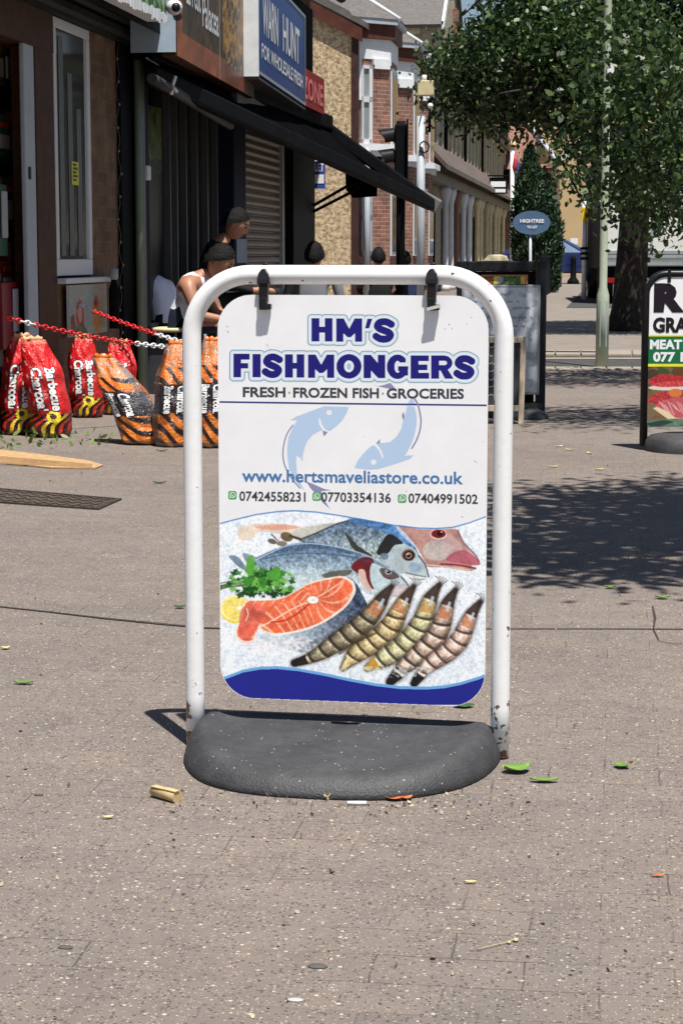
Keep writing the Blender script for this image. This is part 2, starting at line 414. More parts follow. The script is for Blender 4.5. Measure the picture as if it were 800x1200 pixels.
# rubber base: half-moon slab, flat across the back
def build_base():
    mb = MB(); hwb = hw+.006; fr = .350; bk = .030; N = 60; rings = [(0,.058),(.50,.058),(.72,.059),(.80,.063),(.85,.067),(.89,.066),(.93,.058),(.965,.042),(.988,.022),(1.0,.006),(.99,0.0)]
    vs = []; 
    outl = []
    for j in range(N):
        t = 2*math.pi*j/N; c, s_ = math.cos(t), math.sin(t)
        e = .70 if s_ < 0 else .30
        x = hwb*math.copysign(abs(c)**e, c)
        y = (-fr*abs(s_)**.95 if s_ < 0 else bk*abs(s_)**e)
        outl.append((x, y))
    cx, cy = 0, -.06
    for r, z in rings:
        for (x, y) in outl:
            wv = 1+.006*math.sin(9*x*6)
            rr = r
            vs.append((cx+(x-cx)*rr*wv, cy+(y-cy)*rr, z))
    k = len(rings)
    fs = [(i*N+j, (i+1)*N+j, (i+1)*N+(j+1)%N, i*N+(j+1)%N) for i in range(1,k-1) for j in range(N)]
    vs[0] = (cx, cy, .058)
    vs = [(x,y,z*(1-.52*max(0.,-y/fr)**1.1*(1-.45*(x/hwb)**2))) for x,y,z in vs]
    fs += [(0, N+j, N+(j+1)%N) for j in range(N)]
    mb.add(vs, [f[::-1] for f in fs], 0, True)
    return mb
def rubber_mat():
    m = bpy.data.materials.new('weathered_black_rubber'); m.use_nodes = True; n = m.node_tree.nodes; l = m.node_tree.links; p = n['Principled BSDF']
    p.inputs['Roughness'].default_value = .62
    tc = n.new('ShaderNodeTexCoord')
    a = n.new('ShaderNodeTexNoise'); a.inputs['Scale'].default_value = 12; a.inputs['Detail'].default_value = 9; a.inputs['Roughness'].default_value = .75; l.new(tc.outputs['Object'], a.inputs['Vector'])
    r = n.new('ShaderNodeValToRGB'); e = r.color_ramp.elements; e[0].position=.3; e[0].color=(.020,.021,.024,1); e[1].position=.7; e[1].color=(.060,.060,.064,1)
    l.new(a.outputs['Fac'], r.inputs[0])
    v = n.new('ShaderNodeTexVoronoi'); v.inputs['Scale'].default_value = 140; l.new(tc.outputs['Object'], v.inputs['Vector'])
    b = n.new('ShaderNodeTexNoise'); b.inputs['Scale'].default_value = 20; b.inputs['Detail'].default_value = 2; l.new(tc.outputs['Object'], b.inputs['Vector'])
    mu = n.new('ShaderNodeMath'); mu.operation = 'MULTIPLY'; mu.inputs[1].default_value = .42; l.new(b.outputs['Fac'], mu.inputs[0])
    lt = n.new('ShaderNodeMath'); lt.operation = 'LESS_THAN'; l.new(v.outputs['Distance'], lt.inputs[0]); l.new(mu.outputs[0], lt.inputs[1])
    v2 = n.new('ShaderNodeSeparateColor'); l.new(v.outputs['Color'], v2.inputs[0])
    g = n.new('ShaderNodeMath'); g.operation='GREATER_THAN'; g.inputs[1].default_value=.93; l.new(v2.outputs[0], g.inputs[0])
    mm = n.new('ShaderNodeMath'); mm.operation='MULTIPLY'; l.new(g.outputs[0], mm.inputs[0]); l.new(lt.outputs[0], mm.inputs[1])
    mx = n.new('ShaderNodeMix'); mx.data_type='RGBA'; l.new(mm.outputs[0], mx.inputs[0]); l.new(r.outputs[0], mx.inputs[6]); mx.inputs[7].default_value=(.36,.33,.28,1)
    l.new(mx.outputs[2], p.inputs['Base Color'])
    t2 = n.new('ShaderNodeTexNoise'); t2.inputs['Scale'].default_value=220; l.new(tc.outputs['Object'], t2.inputs['Vector'])
    bu = n.new('ShaderNodeBump'); bu.inputs['Strength'].default_value=.5; bu.inputs['Distance'].default_value=.004; l.new(t2.outputs['Fac'], bu.inputs['Height']); l.new(bu.outputs[0], p.inputs['Normal'])
    return m
M_rub = rubber_mat()
base_o = build_base().build('base', M_rub, SIGN, world=False)
MB().tube([(-.028,-.005,.056),(-.024,-.010,.0605),(0,-.012,.061),(.024,-.010,.0605),(.028,-.005,.056)], .0025, 8).build('carry_handle', black_plastic, SIGN, world=False)

# panel plate with rounded corners
PO = .012                                  # panel face stands this far in front of the frame plane
def rrect(l, r, b, t, rad, n=8):
    out = []
    for cx, cy, a0 in ((r-rad, b+rad, -90), (r-rad, t-rad, 0), (l+rad, t-rad, 90), (l+rad, b+rad, 180)):
        for i in range(n+1):
            a = R(a0+90*i/n); out.append((cx+rad*math.cos(a), cy+rad*math.sin(a)))
    return out
pl_ = sl(256.5, 560, PO).x; pr_ = sl(570.3, 560, PO).x; pt_ = sl(412, 346, PO).z; pb_ = sl(412, 823, PO).z
PRAD = .066
outl = rrect(pl_, pr_, pb_, pt_, PRAD)
pm = MB(); n_ = len(outl)
pm.add([(x,-PO,z) for x,z in outl]+[(x,-PO+.006,z) for x,z in outl], [list(range(n_)), list(range(n_,2*n_))[::-1]]+[(i,n_+i,n_+(i+1)%n_,(i+1)%n_) for i in range(n_)])
def speck_panel():
    m = panel_white.copy(); m.name = 'speckled_panel_white'; n = m.node_tree.nodes; l = m.node_tree.links; p = n['Principled BSDF']
    src = p.inputs['Base Color'].links[0].from_socket; tc = n.new('ShaderNodeTexCoord')
    v = n.new('ShaderNodeTexVoronoi'); v.inputs['Scale'].default_value = 75; l.new(tc.outputs['Object'], v.inputs['Vector'])
    s_ = n.new('ShaderNodeSeparateColor'); l.new(v.outputs['Color'], s_.inputs[0])
    g = n.new('ShaderNodeMath'); g.operation='GREATER_THAN'; g.inputs[1].default_value=.955; l.new(s_.outputs[0], g.inputs[0])
    q = n.new('ShaderNodeMath'); q.operation='MULTIPLY'; q.inputs[1].default_value=.22; l.new(s_.outputs[1], q.inputs[0])
    lt = n.new('ShaderNodeMath'); lt.operation='LESS_THAN'; l.new(v.outputs['Distance'], lt.inputs[0]); l.new(q.outputs[0], lt.inputs[1])
    mm = n.new('ShaderNodeMath'); mm.operation='MULTIPLY'; l.new(g.outputs[0], mm.inputs[0]); l.new(lt.outputs[0], mm.inputs[1])
    m2 = n.new('ShaderNodeMath'); m2.operation='MULTIPLY'; m2.inputs[1].default_value=.6; l.new(mm.outputs[0], m2.inputs[0])
    mx = n.new('ShaderNodeMix'); mx.data_type='RGBA'; l.new(m2.outputs[0], mx.inputs[0]); l.new(src, mx.inputs[6]); mx.inputs[7].default_value=(.25,.22,.18,1)
    l.new(mx.outputs[2], p.inputs['Base Color']); return m
PANEL = pm.build('panel', speck_panel(), SIGN, world=False)
def inside_panel(x, z, eps=.0006):
    l, r, b, t, q = pl_+eps, pr_-eps, pb_+eps, pt_-eps, PRAD
    cx = np.clip(x, l+q, r-q); cz = np.clip(z, b+q, t-q)
    return ((x-cx)**2+(z-cz)**2 <= q*q) & (x>=l)&(x<=r)&(z>=b)&(z<=t)
LY = .00009
def on_panel(k): return lambda X, Y: s_loc(X, Y, PO+LY*k)
M_print = vcol_mat('printed_picture', .38, .03)

# --- fish photograph
cv = Canvas(255, 573, 594, 826, 2.3, (222,231,242))
def wave_top(x):   # upper blue line of the picture
    return np.interp(x, [256,275,300,325,345,370,400,430,460,490,510,530,550,571], [614,609,603,599.5,598.5,600,604.5,610,615.5,618.8,619.4,618,612.5,604.5])
def wave_bot(x):
    return np.interp(x, [256,268,285,305,325,350,380,410,440,470,500,520,540,560,571], [799,794.5,788,784.5,784,786.5,792,798.5,804,807.5,808,806.5,802.5,796.5,792])
def paint_fish(cv):
    X, Y, n1, n2 = cv.X, cv.Y, cv.n1, cv.n2
    n3 = noise2(X.shape, 2.2*2.3, 2, 31); n4 = noise2(X.shape, 1.1*2.3, 1, 33)
    ice = np.clip(.94+.09*(n1-.5)+.24*(n3-.5)+.10*(n4-.5), 0, 1)
    cv.C[:] = np.stack([ice*.955, ice*.985, ice*1.03], -1)
    sp = noise2(cv.X.shape, 5, 2, 9); cv.put((sp>.80)&(Y>650), (190,200,205), .7); cv.put((n2>.72)&(Y>700), (238,243,246), .7)
    P = lambda *a: [(a[i],a[i+1]) for i in range(0,len(a),2)]
    # pale trimmings top left
    cv.poly(P(280,619,300,614,330,613.5,350,617,380,616,400,611,398,622,350,630,318,624,303,624,294,632,281,632), (226,207,186), .85, .1, smooth=4)
    cv.poly(P(300,617,330,614.5,352,618,330,621,306,620), (226,150,128), .7, smooth=4)
    cv.poly(P(345,621,400,612,385,628,352,631), (186,186,176), .9, .15, smooth=3)
    # red head right
    m = cv.poly(P(466,615,490,620,524,620,536,621,540,632,549,645,560,656,562,662,552,663,557,667,548,669,520,665,500,664,496,655,484,636), (186,142,134), 1, .22, smooth=4)
    cv.ell(512,645,17,12,(192,184,178),.85,nz=.15); cv.ell(530,640,9,16,(196,172,174),.6,ang=-.7)
    cv.poly(P(530,648,545,645,561,658,560,662,535,660,522,656), (176,84,104), .75, .2, smooth=3)
    cv.line(P(536,622,543,636,556,650,561,658), 2.2, (120,84,92), .8, 4); cv.line(P(516,661,535,662,557,666),1.8,(128,46,50),1,3); cv.line(P(500,662,520,664,550,668),1.6,(226,200,190),.8,3)
    cv.ell(513.5,626,10,6.4,(224,196,190)); cv.ell(513.5,625.6,8.4,5,(116,30,28),nz=.2); cv.ell(515,625,3.4,3,(40,12,14)); cv.ell(517,623.5,1.1,.9,(230,200,200))
    # back fish
    g = np.clip((Y-608-np.abs(X-430)*.08)/42,0,1)[...,None]
    body = np.array([84,104,132])/255*(1-g)+np.array([176,190,188])/255*g
    sc = (np.sin(X*2.3+Y*.8)*np.sin(Y*2.1-X*.6)*.16+(n2-.5)*.6+(n3-.5)*.9)[...,None]
    m = cv.pmask(cr_curve(P(350,633,365,627,385,618,405,610,425,608,450,613,470,623,484,638,494,655,501,672,500,678,492,680,478,676,462,669,448,661,430,652,400,648,370,640),True,4))
    cv.put(m, np.clip(body*(1+sc),0,1))
    cv.line(P(352,632,372,624,392,615,408,610),1.6,(52,58,72),.9,4)
    b = cv.pmask(cr_curve(P(408,608,430,607,452,611,470,622,484,638,490,650,478,643,462,630,440,620,415,614),True,4))
    cv.put(b, np.clip(np.array([74,122,178])/255*(1+1.1*(n2-.5))[...,None],0,1), .75)
    cv.poly(P(464,618,474,624,486,640,480,636,470,627),(200,214,230),.8,smooth=3)
    cv.poly(P(462,634,474,637,486,645,497,657,501,673,498,678,488,677,470,672,455,664,446,654,452,646),(182,196,200),1,.16,smooth=4)
    cv.poly(P(455,626,466,631,472,637,462,639,455,648,447,651,441,648,446,637),(38,37,38),.95,.3,smooth=4)
    cv.ell(450,652,5,4,(110,128,146),.9); cv.ell(486,665,8,5,(150,172,196),.8,ang=.5,nz=.2)
    cv.line(P(473,673,488,677,500,677),2.4,(222,224,220),1,3); cv.line(P(475,671,488,674,499,676),.9,(60,60,66),.8,3); cv.line(P(490,651,498,662,502,676),1.4,(56,64,76),.9,3)
    cv.ell(478.5,650.5,8,7,(120,92,78)); cv.ell(479,651,6.6,5.8,(56,30,26)); cv.ell(478.5,651,3.8,3.6,(170,150,130)); cv.ell(478.5,651.2,2.4,2.3,(14,14,16)); cv.ell(477.5,649.7,.9,.8,(235,235,235))
    cv.poly(P(404,624,409,628,420,640,436,651,432,654,418,647,410,638),(58,58,54),.95,.25,smooth=3)
    # front left fish
    cv.poly(P(268,652,276,651,284,658,289,668,282,666,275,660),(120,140,160),.95,.2,smooth=2); cv.poly(P(284,648,296,651,304,656,298,662,288,658),(128,146,164),.9,.15,smooth=2)
    g = np.clip((Y-(640+np.abs(X-370)*.10))/38,0,1)[...,None]
    body = np.array([96,122,150])/255*(1-g)+np.array([196,211,214])/255*g
    m = cv.pmask(cr_curve(P(294,658,312,648,335,639,360,635.5,385,638,410,645,434,652,452,663,470,674,478,688,476,696,462,700,440,699,420,690,400,682,370,692,340,692,316,684,302,672),True,4))
    sc = (((n2-.5)*.5+(n3-.5)*.8)*(1-g[...,0]*.6)+np.sin(X*1.9+Y*1.1)*.06)[...,None]
    cv.put(m, np.clip(body*(1+sc),0,1))
    cv.line(P(312,650,345,641.5,380,641,410,647),5,(66,86,110),.45,4,nz=.3); cv.line(P(305,656,340,649,380,649,420,653),1.1,(66,84,104),.8,4); cv.line(P(300,656,335,640,365,637,400,642,430,651,448,660),1.4,(190,212,232),.8,4)
    cv.poly(P(378,673,392,669,412,668,408,674,392,677,380,677),(96,94,88),.95,.2,smooth=3)
    cv.poly(P(411,664,420,655,432,653,438,658,434,668,434,680,442,690,432,688,424,676,416,670),(98,34,40),1,.35,smooth=3)
    cv.poly(P(420,668,427,668,430,680,436,692,428,690,421,678),(216,184,172),.95,.1,smooth=3)
    cv.poly(P(436,660,446,662,458,668,470,676,478,688,476,695,462,698,446,697,436,686,433,672),(184,203,208),1,.12,smooth=4)
    cv.poly(P(445,666,458,668,468,676,456,679,448,675),(92,70,72),.9,.2,smooth=3); cv.ell(455,670,4,3.3,(206,214,214)); cv.ell(455,670,2.6,2.4,(26,24,28)); cv.ell(454.2,669.2,.8,.7,(240,240,240))
    cv.line(P(470,676,478,686,477,694),1.8,(88,74,78),.8,3); cv.poly(P(455,688,475,684,477,694,460,699),(196,166,166),.6,.2,smooth=3); cv.line(P(404,652,440,660,462,672),1.1,(70,84,104),.7,3)
    # brown shell bits
    cv.ell(319,634.5,5.5,3,(104,96,92),ang=.3); cv.ell(336,629,7.5,5.5,(122,102,76),ang=.3,nz=.3); cv.ell(330,637,6,3,(132,122,104)); cv.line(P(318,626,326,634),1.6,(120,108,98)); cv.line(P(340,628,352,632),3,(78,68,58))
    # lemon
    cv.ell(276,714,18.5,16.5,(236,208,84)); cv.ell(275,712.5,17,14.8,(244,232,170)); cv.ell(276,713,15,13,(240,218,112),nz=.12)
    for a in range(0,360,45):
        cv.line([(280,713),(280+15*math.cos(R(a+10)),713+13*math.sin(R(a+10)))],.9,(248,240,190),.8)
    cv.ell(281,712,3,2.2,(250,248,235))
    # parsley
    rr = random.Random(4)
    for q in range(9):
        cv.line([(257,683+q*.9+rr.random()*4),(275,679+rr.random()*9),(296+rr.random()*12,672+rr.random()*16)],1.1,(52+rr.random()*40,96,52),.9,3)
    for q in range(210):
        u = rr.gauss(0,1); v = rr.gauss(0,1); cx, cy = 304+u*17, 683+v*9
        if cx < 262 or cx > 343 or cy > 702 or cy < 655: continue
        if cy < 668 and not (288 < cx < 302): continue
        L = 3+rr.random()*4; a = rr.random()*6.28; sh = rr.random()
        g0 = (28,74,30) if sh<.3 else ((62,130,50) if sh<.75 else (116,178,84))
        if cy > 694: g0 = (30,66,32)
        pp = []
        for k in range(8):
            ra = L*(1 if k%2==0 else .5); pp.append((cx+ra*math.cos(a+k*.785), cy+.8*ra*math.sin(a+k*.785)))
        cv.poly(pp,g0,.9)
    cv.poly(P(289,655,296,650,298,662,295,674,287,670,289,660),(96,166,70),1,.2,smooth=2); cv.poly(P(318,668,325,663,329,670,326,678,316,680,312,672),(84,158,60),1,.2,smooth=2)
    # salmon side skin
    t = np.clip((X-330)/90,0,1)[...,None]; sk = np.array([206,218,226])/255*(1-t)+np.array([62,74,96])/255*t
    m = cv.pmask(cr_curve(P(404,676,416,682,424,696,431,712,426,726,412,742,396,754,372,764,348,764,318,754,300,744,322,742,350,739,378,730,398,716,411,698),True,4))
    cv.put(m, np.clip(sk*(1+((n2-.5)*(.25+1.3*t[...,0])+np.sin(X*1.8+Y*1.4)*np.sin(X*1.2-Y*1.9)*.22*t[...,0])[...,None]),0,1))
    # salmon face
    rim = P(286,706,300,703.5,325,702,345,693,362,683,385,677,402,675,413,681,415.5,691,408,706,395,718,375,731,350,740,322,744.5,306,739,302,733,299,742,296,752,285,754,276,748,277,736,283,722)
    cv.poly(rim,(250,222,206),1,.05,smooth=3)
    cxr = np.array([348,712]); ins = [(348+(x-348)*.965, 711+(y-711)*.93) for x,y in rim]
    cv.poly(ins,(236,112,76),1,.22,smooth=3)
    face = cv.pmask(cr_curve(ins,True,3))
    st = np.zeros(X.shape)
    # marbling: sets of curved fat lines radiating from the bone
    a1 = np.sin((X*.92+np.sqrt(np.abs(Y-690))*5)/1.55); up = (X<362)&(Y<(713-(X-300)*.18)); st = np.where(up, a1, st)
    a2 = np.sin((X*.75-Y*.55+ .01*(X-330)**2)/1.5); lo = (X<372)&(~up); st = np.where(lo, a2, st)
    th = np.arctan2(Y-700, X-372); rd = np.hypot(Y-700, X-372); a3 = np.sin(th*11+rd*.22); st = np.where(X>=368, a3, st)
    cv.put(np.clip((st-.62)*3,0,1)*face, (252,208,180), .8); cv.put(face&(n3>.6), (246,150,112), .5); cv.put(face&(n2<.36),(214,78,50),.45)
    cv.line(P(366,703,382,694,400,682),1.5,(250,206,178),.9,3); cv.line(P(366,703,350,710,338,716,318,728,306,734),1.8,(252,214,190),.9,3)
    cv.poly(P(284,712,300,708,312,714,306,728,300,738,292,750,281,748,280,734),(224,104,90),.75,.3,smooth=3); cv.line(P(288,727,291,720,289,713),1.4,(250,214,206),.9,3); cv.line(P(318,729,334,727,350,718,362,708),2,(186,44,30),.8,3)
    cv.line(P(300,741,296,751,287,753),2.6,(248,214,200),.9,3)
    cv.ell(366.5,703,8.2,5.2,(210,112,84)); cv.ell(366.5,703,6.8,4.4,(253,250,246)); cv.ell(367,703.2,1.6,1,(220,200,190))
    cv.line(P(413,681,416,692,409,706,396,718,375,731,350,740,322,744),1.5,(252,232,222),1,3)
    cv.put((np.hypot((X-330)/45,(Y-756)/9)<1)&(n2>.45),(236,226,224),.6)
    # prawns
    pr = [([(458,688),(450,698),(441,712),(428,728),(412,741),(394,753),(374,766),(358,773),(345,777)],[2,6,8,9,9,8.5,7,4.5,3],(122,114,94),(44,38,30)),
          ([(484,688),(476,700),(467,716),(458,734),(444,748),(428,759),(414,769),(402,783)],[2,6,8,10,10,9,7.5,2.5],(172,154,116),(66,50,34)),
          ([(514,686),(506,698),(500,712),(495,728),(484,745),(470,758),(455,768),(430,783)],[2,6.5,8.5,10,10,9.5,8,2.5],(168,162,128),(56,50,34)),
          ([(533,692),(525,706),(520,722),(513,742),(500,758),(486,770),(474,781),(457,799)],[2,6,8,9,9,8,6.5,3.5],(166,146,132),(56,42,38)),
          ([(562,706),(552,720),(545,736),(538,750),(524,764),(508,775),(497,784),(485,801)],[2,5.5,7.5,8.5,8.5,7.5,6,3],(184,160,148),(78,54,48))]
    for k,(sp_,wd,c0,c1) in enumerate(pr):
        q = cr_curve(sp_,False,5); D,T,S,L = cv.seg(q); W = np.interp(T/L, np.linspace(0,1,len(wd)), wd)*.98
        cv.put(D < W+1.8, (70,54,44), .6)
        W = W*1.36; cv.put(np.clip((W+3.5-D)/3.5,0,1), (96,80,68), .55)
        e = D/np.maximum(W,.1); per0 = L/9.2; fr_ = ((T+S*.16+e*e*1.6)/per0)%1; seg_ = ((T>L*.28)&(T<L*.9)).astype(float)
        c = np.array(c0)/255*((1.30-.75*e**2)*(1+seg_*(.28-.62*fr_)))[...,None]*(1+.22*np.clip(.5-np.abs(S/np.maximum(W,.1)+.35),0,1))[...,None]
        cv.put(e<1, np.clip(c*(1+(n2-.5)[...,None]*.4+(n3-.5)[...,None]*.45),0,1))
        per = L/9.2; ph = (T+S*.16+e*e*1.6)/per; band = np.abs(ph-np.round(ph)); cv.put((e<1)&(T>L*.28)&(T<L*.9)&(band<.11), c1, .8); cv.put((e<.8)&(T>L*.28)&(T<L*.9)&(np.abs(ph%1-.2)<.07)&(n3>.45), (240,232,212), .5)
        cv.put((e<1)&(T<L*.15), (58,46,42), .9, .4); cv.put((e<.72)&(T>L*.17)&(T<L*.27)&(n3>.35), (196,118,76) if k!=2 else (200,144,76), .75, .3)
        cv.put((e<.45)&(T>L*.11)&(T<L*.2)&(S>0), (198,208,220), .8)
        if k in (0,3,4): cv.put((e<1)&(T>L*.9), (36,32,34), 1, .3)
        elif k==2: cv.put((e<1)&(T>L*.9), (176,136,60), 1, .3)
        hx,hy = sp_[0]
        for z in range(5):
            a = -.4-z*.28; cv.line([(hx-2,hy+4),(hx+7*math.cos(a),hy+7*math.sin(a)),(hx+(13+z)*math.cos(a-.3),hy+11*math.sin(a-.2))],.8,(52,40,40),.8,3)
        q2 = [(x+W_*.75,y+W_*.5) for (x,y),W_ in zip(sp_[2:-2],wd[2:-2])]; cv.line(q2,1.0,(96,60,36),.6,3)
    cv.line([(398,766),(418,752),(440,742)],3,(66,48,30),.6,3)
    cv.put((np.hypot((X-455)/60,(Y-787)/7)<1)&(n2>.5),(214,226,226),.6)
paint_fish(cv)
d1 = noise2(cv.X.shape, 4.2, 2, 51)-.5; d2 = noise2(cv.X.shape, 26, 4, 52)-.5
cv.C = np.clip(cv.C*(1+.18*d1+.10*d2)[...,None], 0, 1)
cv.C = np.clip((cv.C-.5)*1.08+.51, 0, 1)
cv.blur(1)
bl = wave_bot(cv.X); up = wave_top(cv.X)
cv.put(cv.Y > bl-3.4, (112,172,226)); cv.put(cv.Y > bl, (34,40,140), 1, .05)
cv.put(np.clip(1-np.abs(cv.Y-up)/1.4,0,1), (72,122,190), 1)
lx, ly, lz = s_loc(cv.X, cv.Y, PO+LY)
clipm = inside_panel(lx, lz) & (cv.Y >= up-1.3)
cv.mesh('fish_picture', on_panel(1), M_print, PANEL, clip=clipm)

# --- title with heavy block capitals, drawn as a distance field
tc_ = Canvas(268, 561, 364, 450, 3.0, (226,227,230))
def title_mask(cv):
    X, Y = cv.X, cv.Y; M = np.zeros(X.shape, bool); t = 9.0
    def slab(x0,x1,y0,y1): return (X>=x0)&(X<=x1)&(Y>=y0)&(Y<=y1)
    def glyph(ch, x0, x1, y0, y1):
        h = y1-y0; w_ = x1-x0; cx=(x0+x1)/2; cy=(y0+y1)/2; m = np.zeros(X.shape,bool); hb = 6.8
        if ch=='H': m |= slab(x0,x0+t,y0,y1)|slab(x1-t,x1,y0,y1)|slab(x0,x1,cy-3.8,cy+3.2)
        if ch=='I': m |= slab(x0,x1,y0,y1)
        if ch in 'FE':
            m |= slab(x0,x0+t,y0,y1)|slab(x0,x1,y0,y0+hb)|slab(x0,x1-1.6,cy-2.8,cy+3.6)
            if ch=='E': m |= slab(x0,x1+.5,y1-hb,y1)
        if ch=='M':
            m |= slab(x0,x0+8.2,y0,y1)|slab(x1-8.2,x1,y0,y1)
            for sg in (-1,1):
                m |= cv.pmask([(cx+sg*w_/2,y0),(cx+sg*(w_/2-8.6),y0),(cx-sg*1.2,y0+h*.52),(cx-sg*1.2,y0+h*.80),(cx+sg*2,y0+h*.80),(cx+sg*w_/2,y0+h*.36)])
        if ch=='N':
            m |= slab(x0,x0+8.4,y0,y1)|slab(x1-8.4,x1,y0,y1)|cv.pmask([(x0,y0),(x0+8.4,y0),(x1,y1-h*.30),(x1,y1),(x1-8.0,y1),(x0,y0+h*.34)])
        if ch in 'OG':
            o = (((X-cx)/(w_/2))**2+((Y-cy)/(h/2+.7))**2) < 1; i_ = (((X-cx)/(w_/2-t))**2+((Y-cy)/(h/2-6.8))**2) < 1
            m |= o&~i_
            if ch=='G':
                m &= ~((X>cx+1)&(Y>cy-5.0)&(Y<cy-.6)); m &= ~((X>cx+.38*w_)&(Y<cy-.6)&(Y>cy-9)&(Y>y0+.9*(X-cx-.2*w_)))
                m |= slab(cx+.5,x1-.3,cy-.6,cy+5)|slab(x1-8.2,x1-.3,cy-.6,y1-3.4)
        if ch=='R':
            m |= slab(x0,x0+t,y0,y1); rb=h*.32; yb=y0+rb
            o = (((X-(x1-rb-2))/(rb+1.2))**2+((Y-yb)/rb)**2 < 1)|slab(x0,x1-rb-2,y0,y0+2*rb)
            i_ = slab(x0+t,x1-rb-1,yb-2.6,yb+2.6)|(((X-(x1-rb-1.5))/3.2)**2+((Y-yb)/2.6)**2<1)
            m |= o&~i_
            m |= cv.pmask([(cx-3,y0+2*rb-2),(cx+6,y0+2*rb-2),(x1+.8,y1),(x1-9.4,y1)])
        if ch=='S':
            k = [(x1-3.2,y0+6.6),(x1-7.5,y0+4.2),(cx,y0+3.5),(x0+6.8,y0+4.6),(x0+4.3,y0+8.4),(x0+6.6,cy-2.2),(cx,cy),(x1-6.4,cy+2.3),(x1-4.1,y1-8.3),(x1-6.8,y1-4.4),(cx,y1-3.4),(x0+7,y1-4.2),(x0+2.8,y1-6.8)]
            D,_,_,_ = cv.seg(cr_curve(k,False,5)); m |= D < 4.2
        if ch=="'": m |= cv.pmask([(x0+2,y0),(x1+.6,y0),(x1-3.2,y0+11.5),(x0-1,y0+11.5)])
        return m
    for ch,a,b in zip('FISHMONGERS',[273.6,296,308,334,361,394,426,453,481,505,532.2],[292.5,305.6,330.5,356.4,391.5,423.4,451,478.2,502,530.5,555.6]):
        s_ = 414.6+(a-273)*.0085; M |= glyph(ch,a,b,s_,s_+27.4)
    for ch,a,b in zip("HM'S",[365,394,428.5,437.6],[389.6,424,435.5,461.4]):
        s_ = 372.9+(a-365)*.0085; M |= glyph(ch,a,b,s_,s_+27.4)
    return M
TM = title_mask(tc_)
Dm = np.full(TM.shape, 99.); rr_ = int(6.5*3)
for dy in range(-rr_, rr_+1):
    for dx in range(-rr_, rr_+1):
        d = math.hypot(dx,dy)
        if d > rr_: continue
        sh = np.zeros_like(TM); ys = slice(max(dy,0), TM.shape[0]+min(dy,0)); yd = slice(max(-dy,0), TM.shape[0]+min(-dy,0))
        xs = slice(max(dx,0), TM.shape[1]+min(dx,0)); xd = slice(max(-dx,0), TM.shape[1]+min(-dx,0))
        sh[yd, xd] = TM[ys, xs]; Dm = np.where(sh, np.minimum(Dm, d/3.), Dm)
tc_.put(np.clip((5.0-Dm)*3,0,1), (96,142,168)); tc_.put(np.clip((4.1-Dm)*3,0,1), (206,228,240)); tc_.put(np.clip((2.6-Dm)*3,0,1), (228,231,238)); tc_.put(TM, (28,26,118), 1, .05)
tc_.mesh('title_lettering', on_panel(1), M_print, PANEL, clip=Dm < 5.6)

# --- remaining lettering and lines
navy = smat('navy_print', 48,58,120, rough=.4, var=0); midblue = smat('blue_print', 70,118,172, rough=.4, var=0); dgrey = smat('dark_grey_print', 64,66,74, rough=.4, var=0)
paleblue = smat('pale_blue_print', 180,203,230, rough=.4, var=.02); greyviolet = smat('grey_violet_print', 138,140,176, rough=.4, var=0)
green_p = smat('green_print', 76,168,92, rough=.4, var=0); white_p = smat('white_print', 232,234,236, rough=.4, var=0)
LAY = [1]
def ptext(name, body, x0, x1, yb, yt, m, bold=.03, dy=0, k=3, cap=None, space=1.0):
    mb = MB(); f = lambda u, v: sl(x0+(x1-x0)*u, yb+dy*u-(yb-yt)*v, PO+LY*k)
    add_text(mb, body, f, 0, bold, cap, space); return mb.build(name, m, PANEL, world=False)
ptext('lettering', 'FRESH', 284.5, 334.5, 465.2, 453.2, dgrey, dy=.3)
ptext('lettering', 'FROZEN FISH', 343.5, 443.8, 465.8, 453.8, dgrey, dy=.8)
ptext('lettering', 'GROCERIES', 452.8, 543.3, 466.8, 454.8, dgrey, dy=.5)
ptext('web_address', 'www.hertsmaveliastore.co.uk', 283.5, 542.2, 564.4, 548.6, midblue, bold=.02, dy=3.0, cap=.76)
for a, b, y, tx in ((280.5,358,586.8,'07424558231'),(376.2,457.8,587.8,'07703354136'),(478.2,559.5,589.3,'07404991502')):
    ptext('phone_number', tx, a, b, y, y-11.4, dgrey, bold=.018, dy=1.2)
def pstrip(mb, pts, wd, k, m=0):
    out = []
    n = len(pts)
    for i,(x,y) in enumerate(pts):
        a = pts[max(i-1,0)]; b = pts[min(i+1,n-1)]; l = math.hypot(b[0]-a[0],b[1]-a[1]); nx, ny = -(b[1]-a[1])/l, (b[0]-a[0])/l
        w2 = (wd[i] if hasattr(wd,'__len__') else wd)/2
        out.append((sl(x+nx*w2,y+ny*w2,PO+LY*k), sl(x-nx*w2,y-ny*w2,PO+LY*k)))
    vs = [p for q in out for p in q]; mb.add(vs, [(2*i,2*i+1,2*i+3,2*i+2) for i in range(n-1)], m)
def ppoly(mb, pts, k, m=0): mb.add([sl(x,y,PO+LY*k) for x,y in pts], [list(range(len(pts)))], m)
mb = MB(); pstrip(mb, [(257.2,471),(400,473),(569.9,475)], 2.0, 1); mb.build('rule_line', navy, PANEL, world=False)
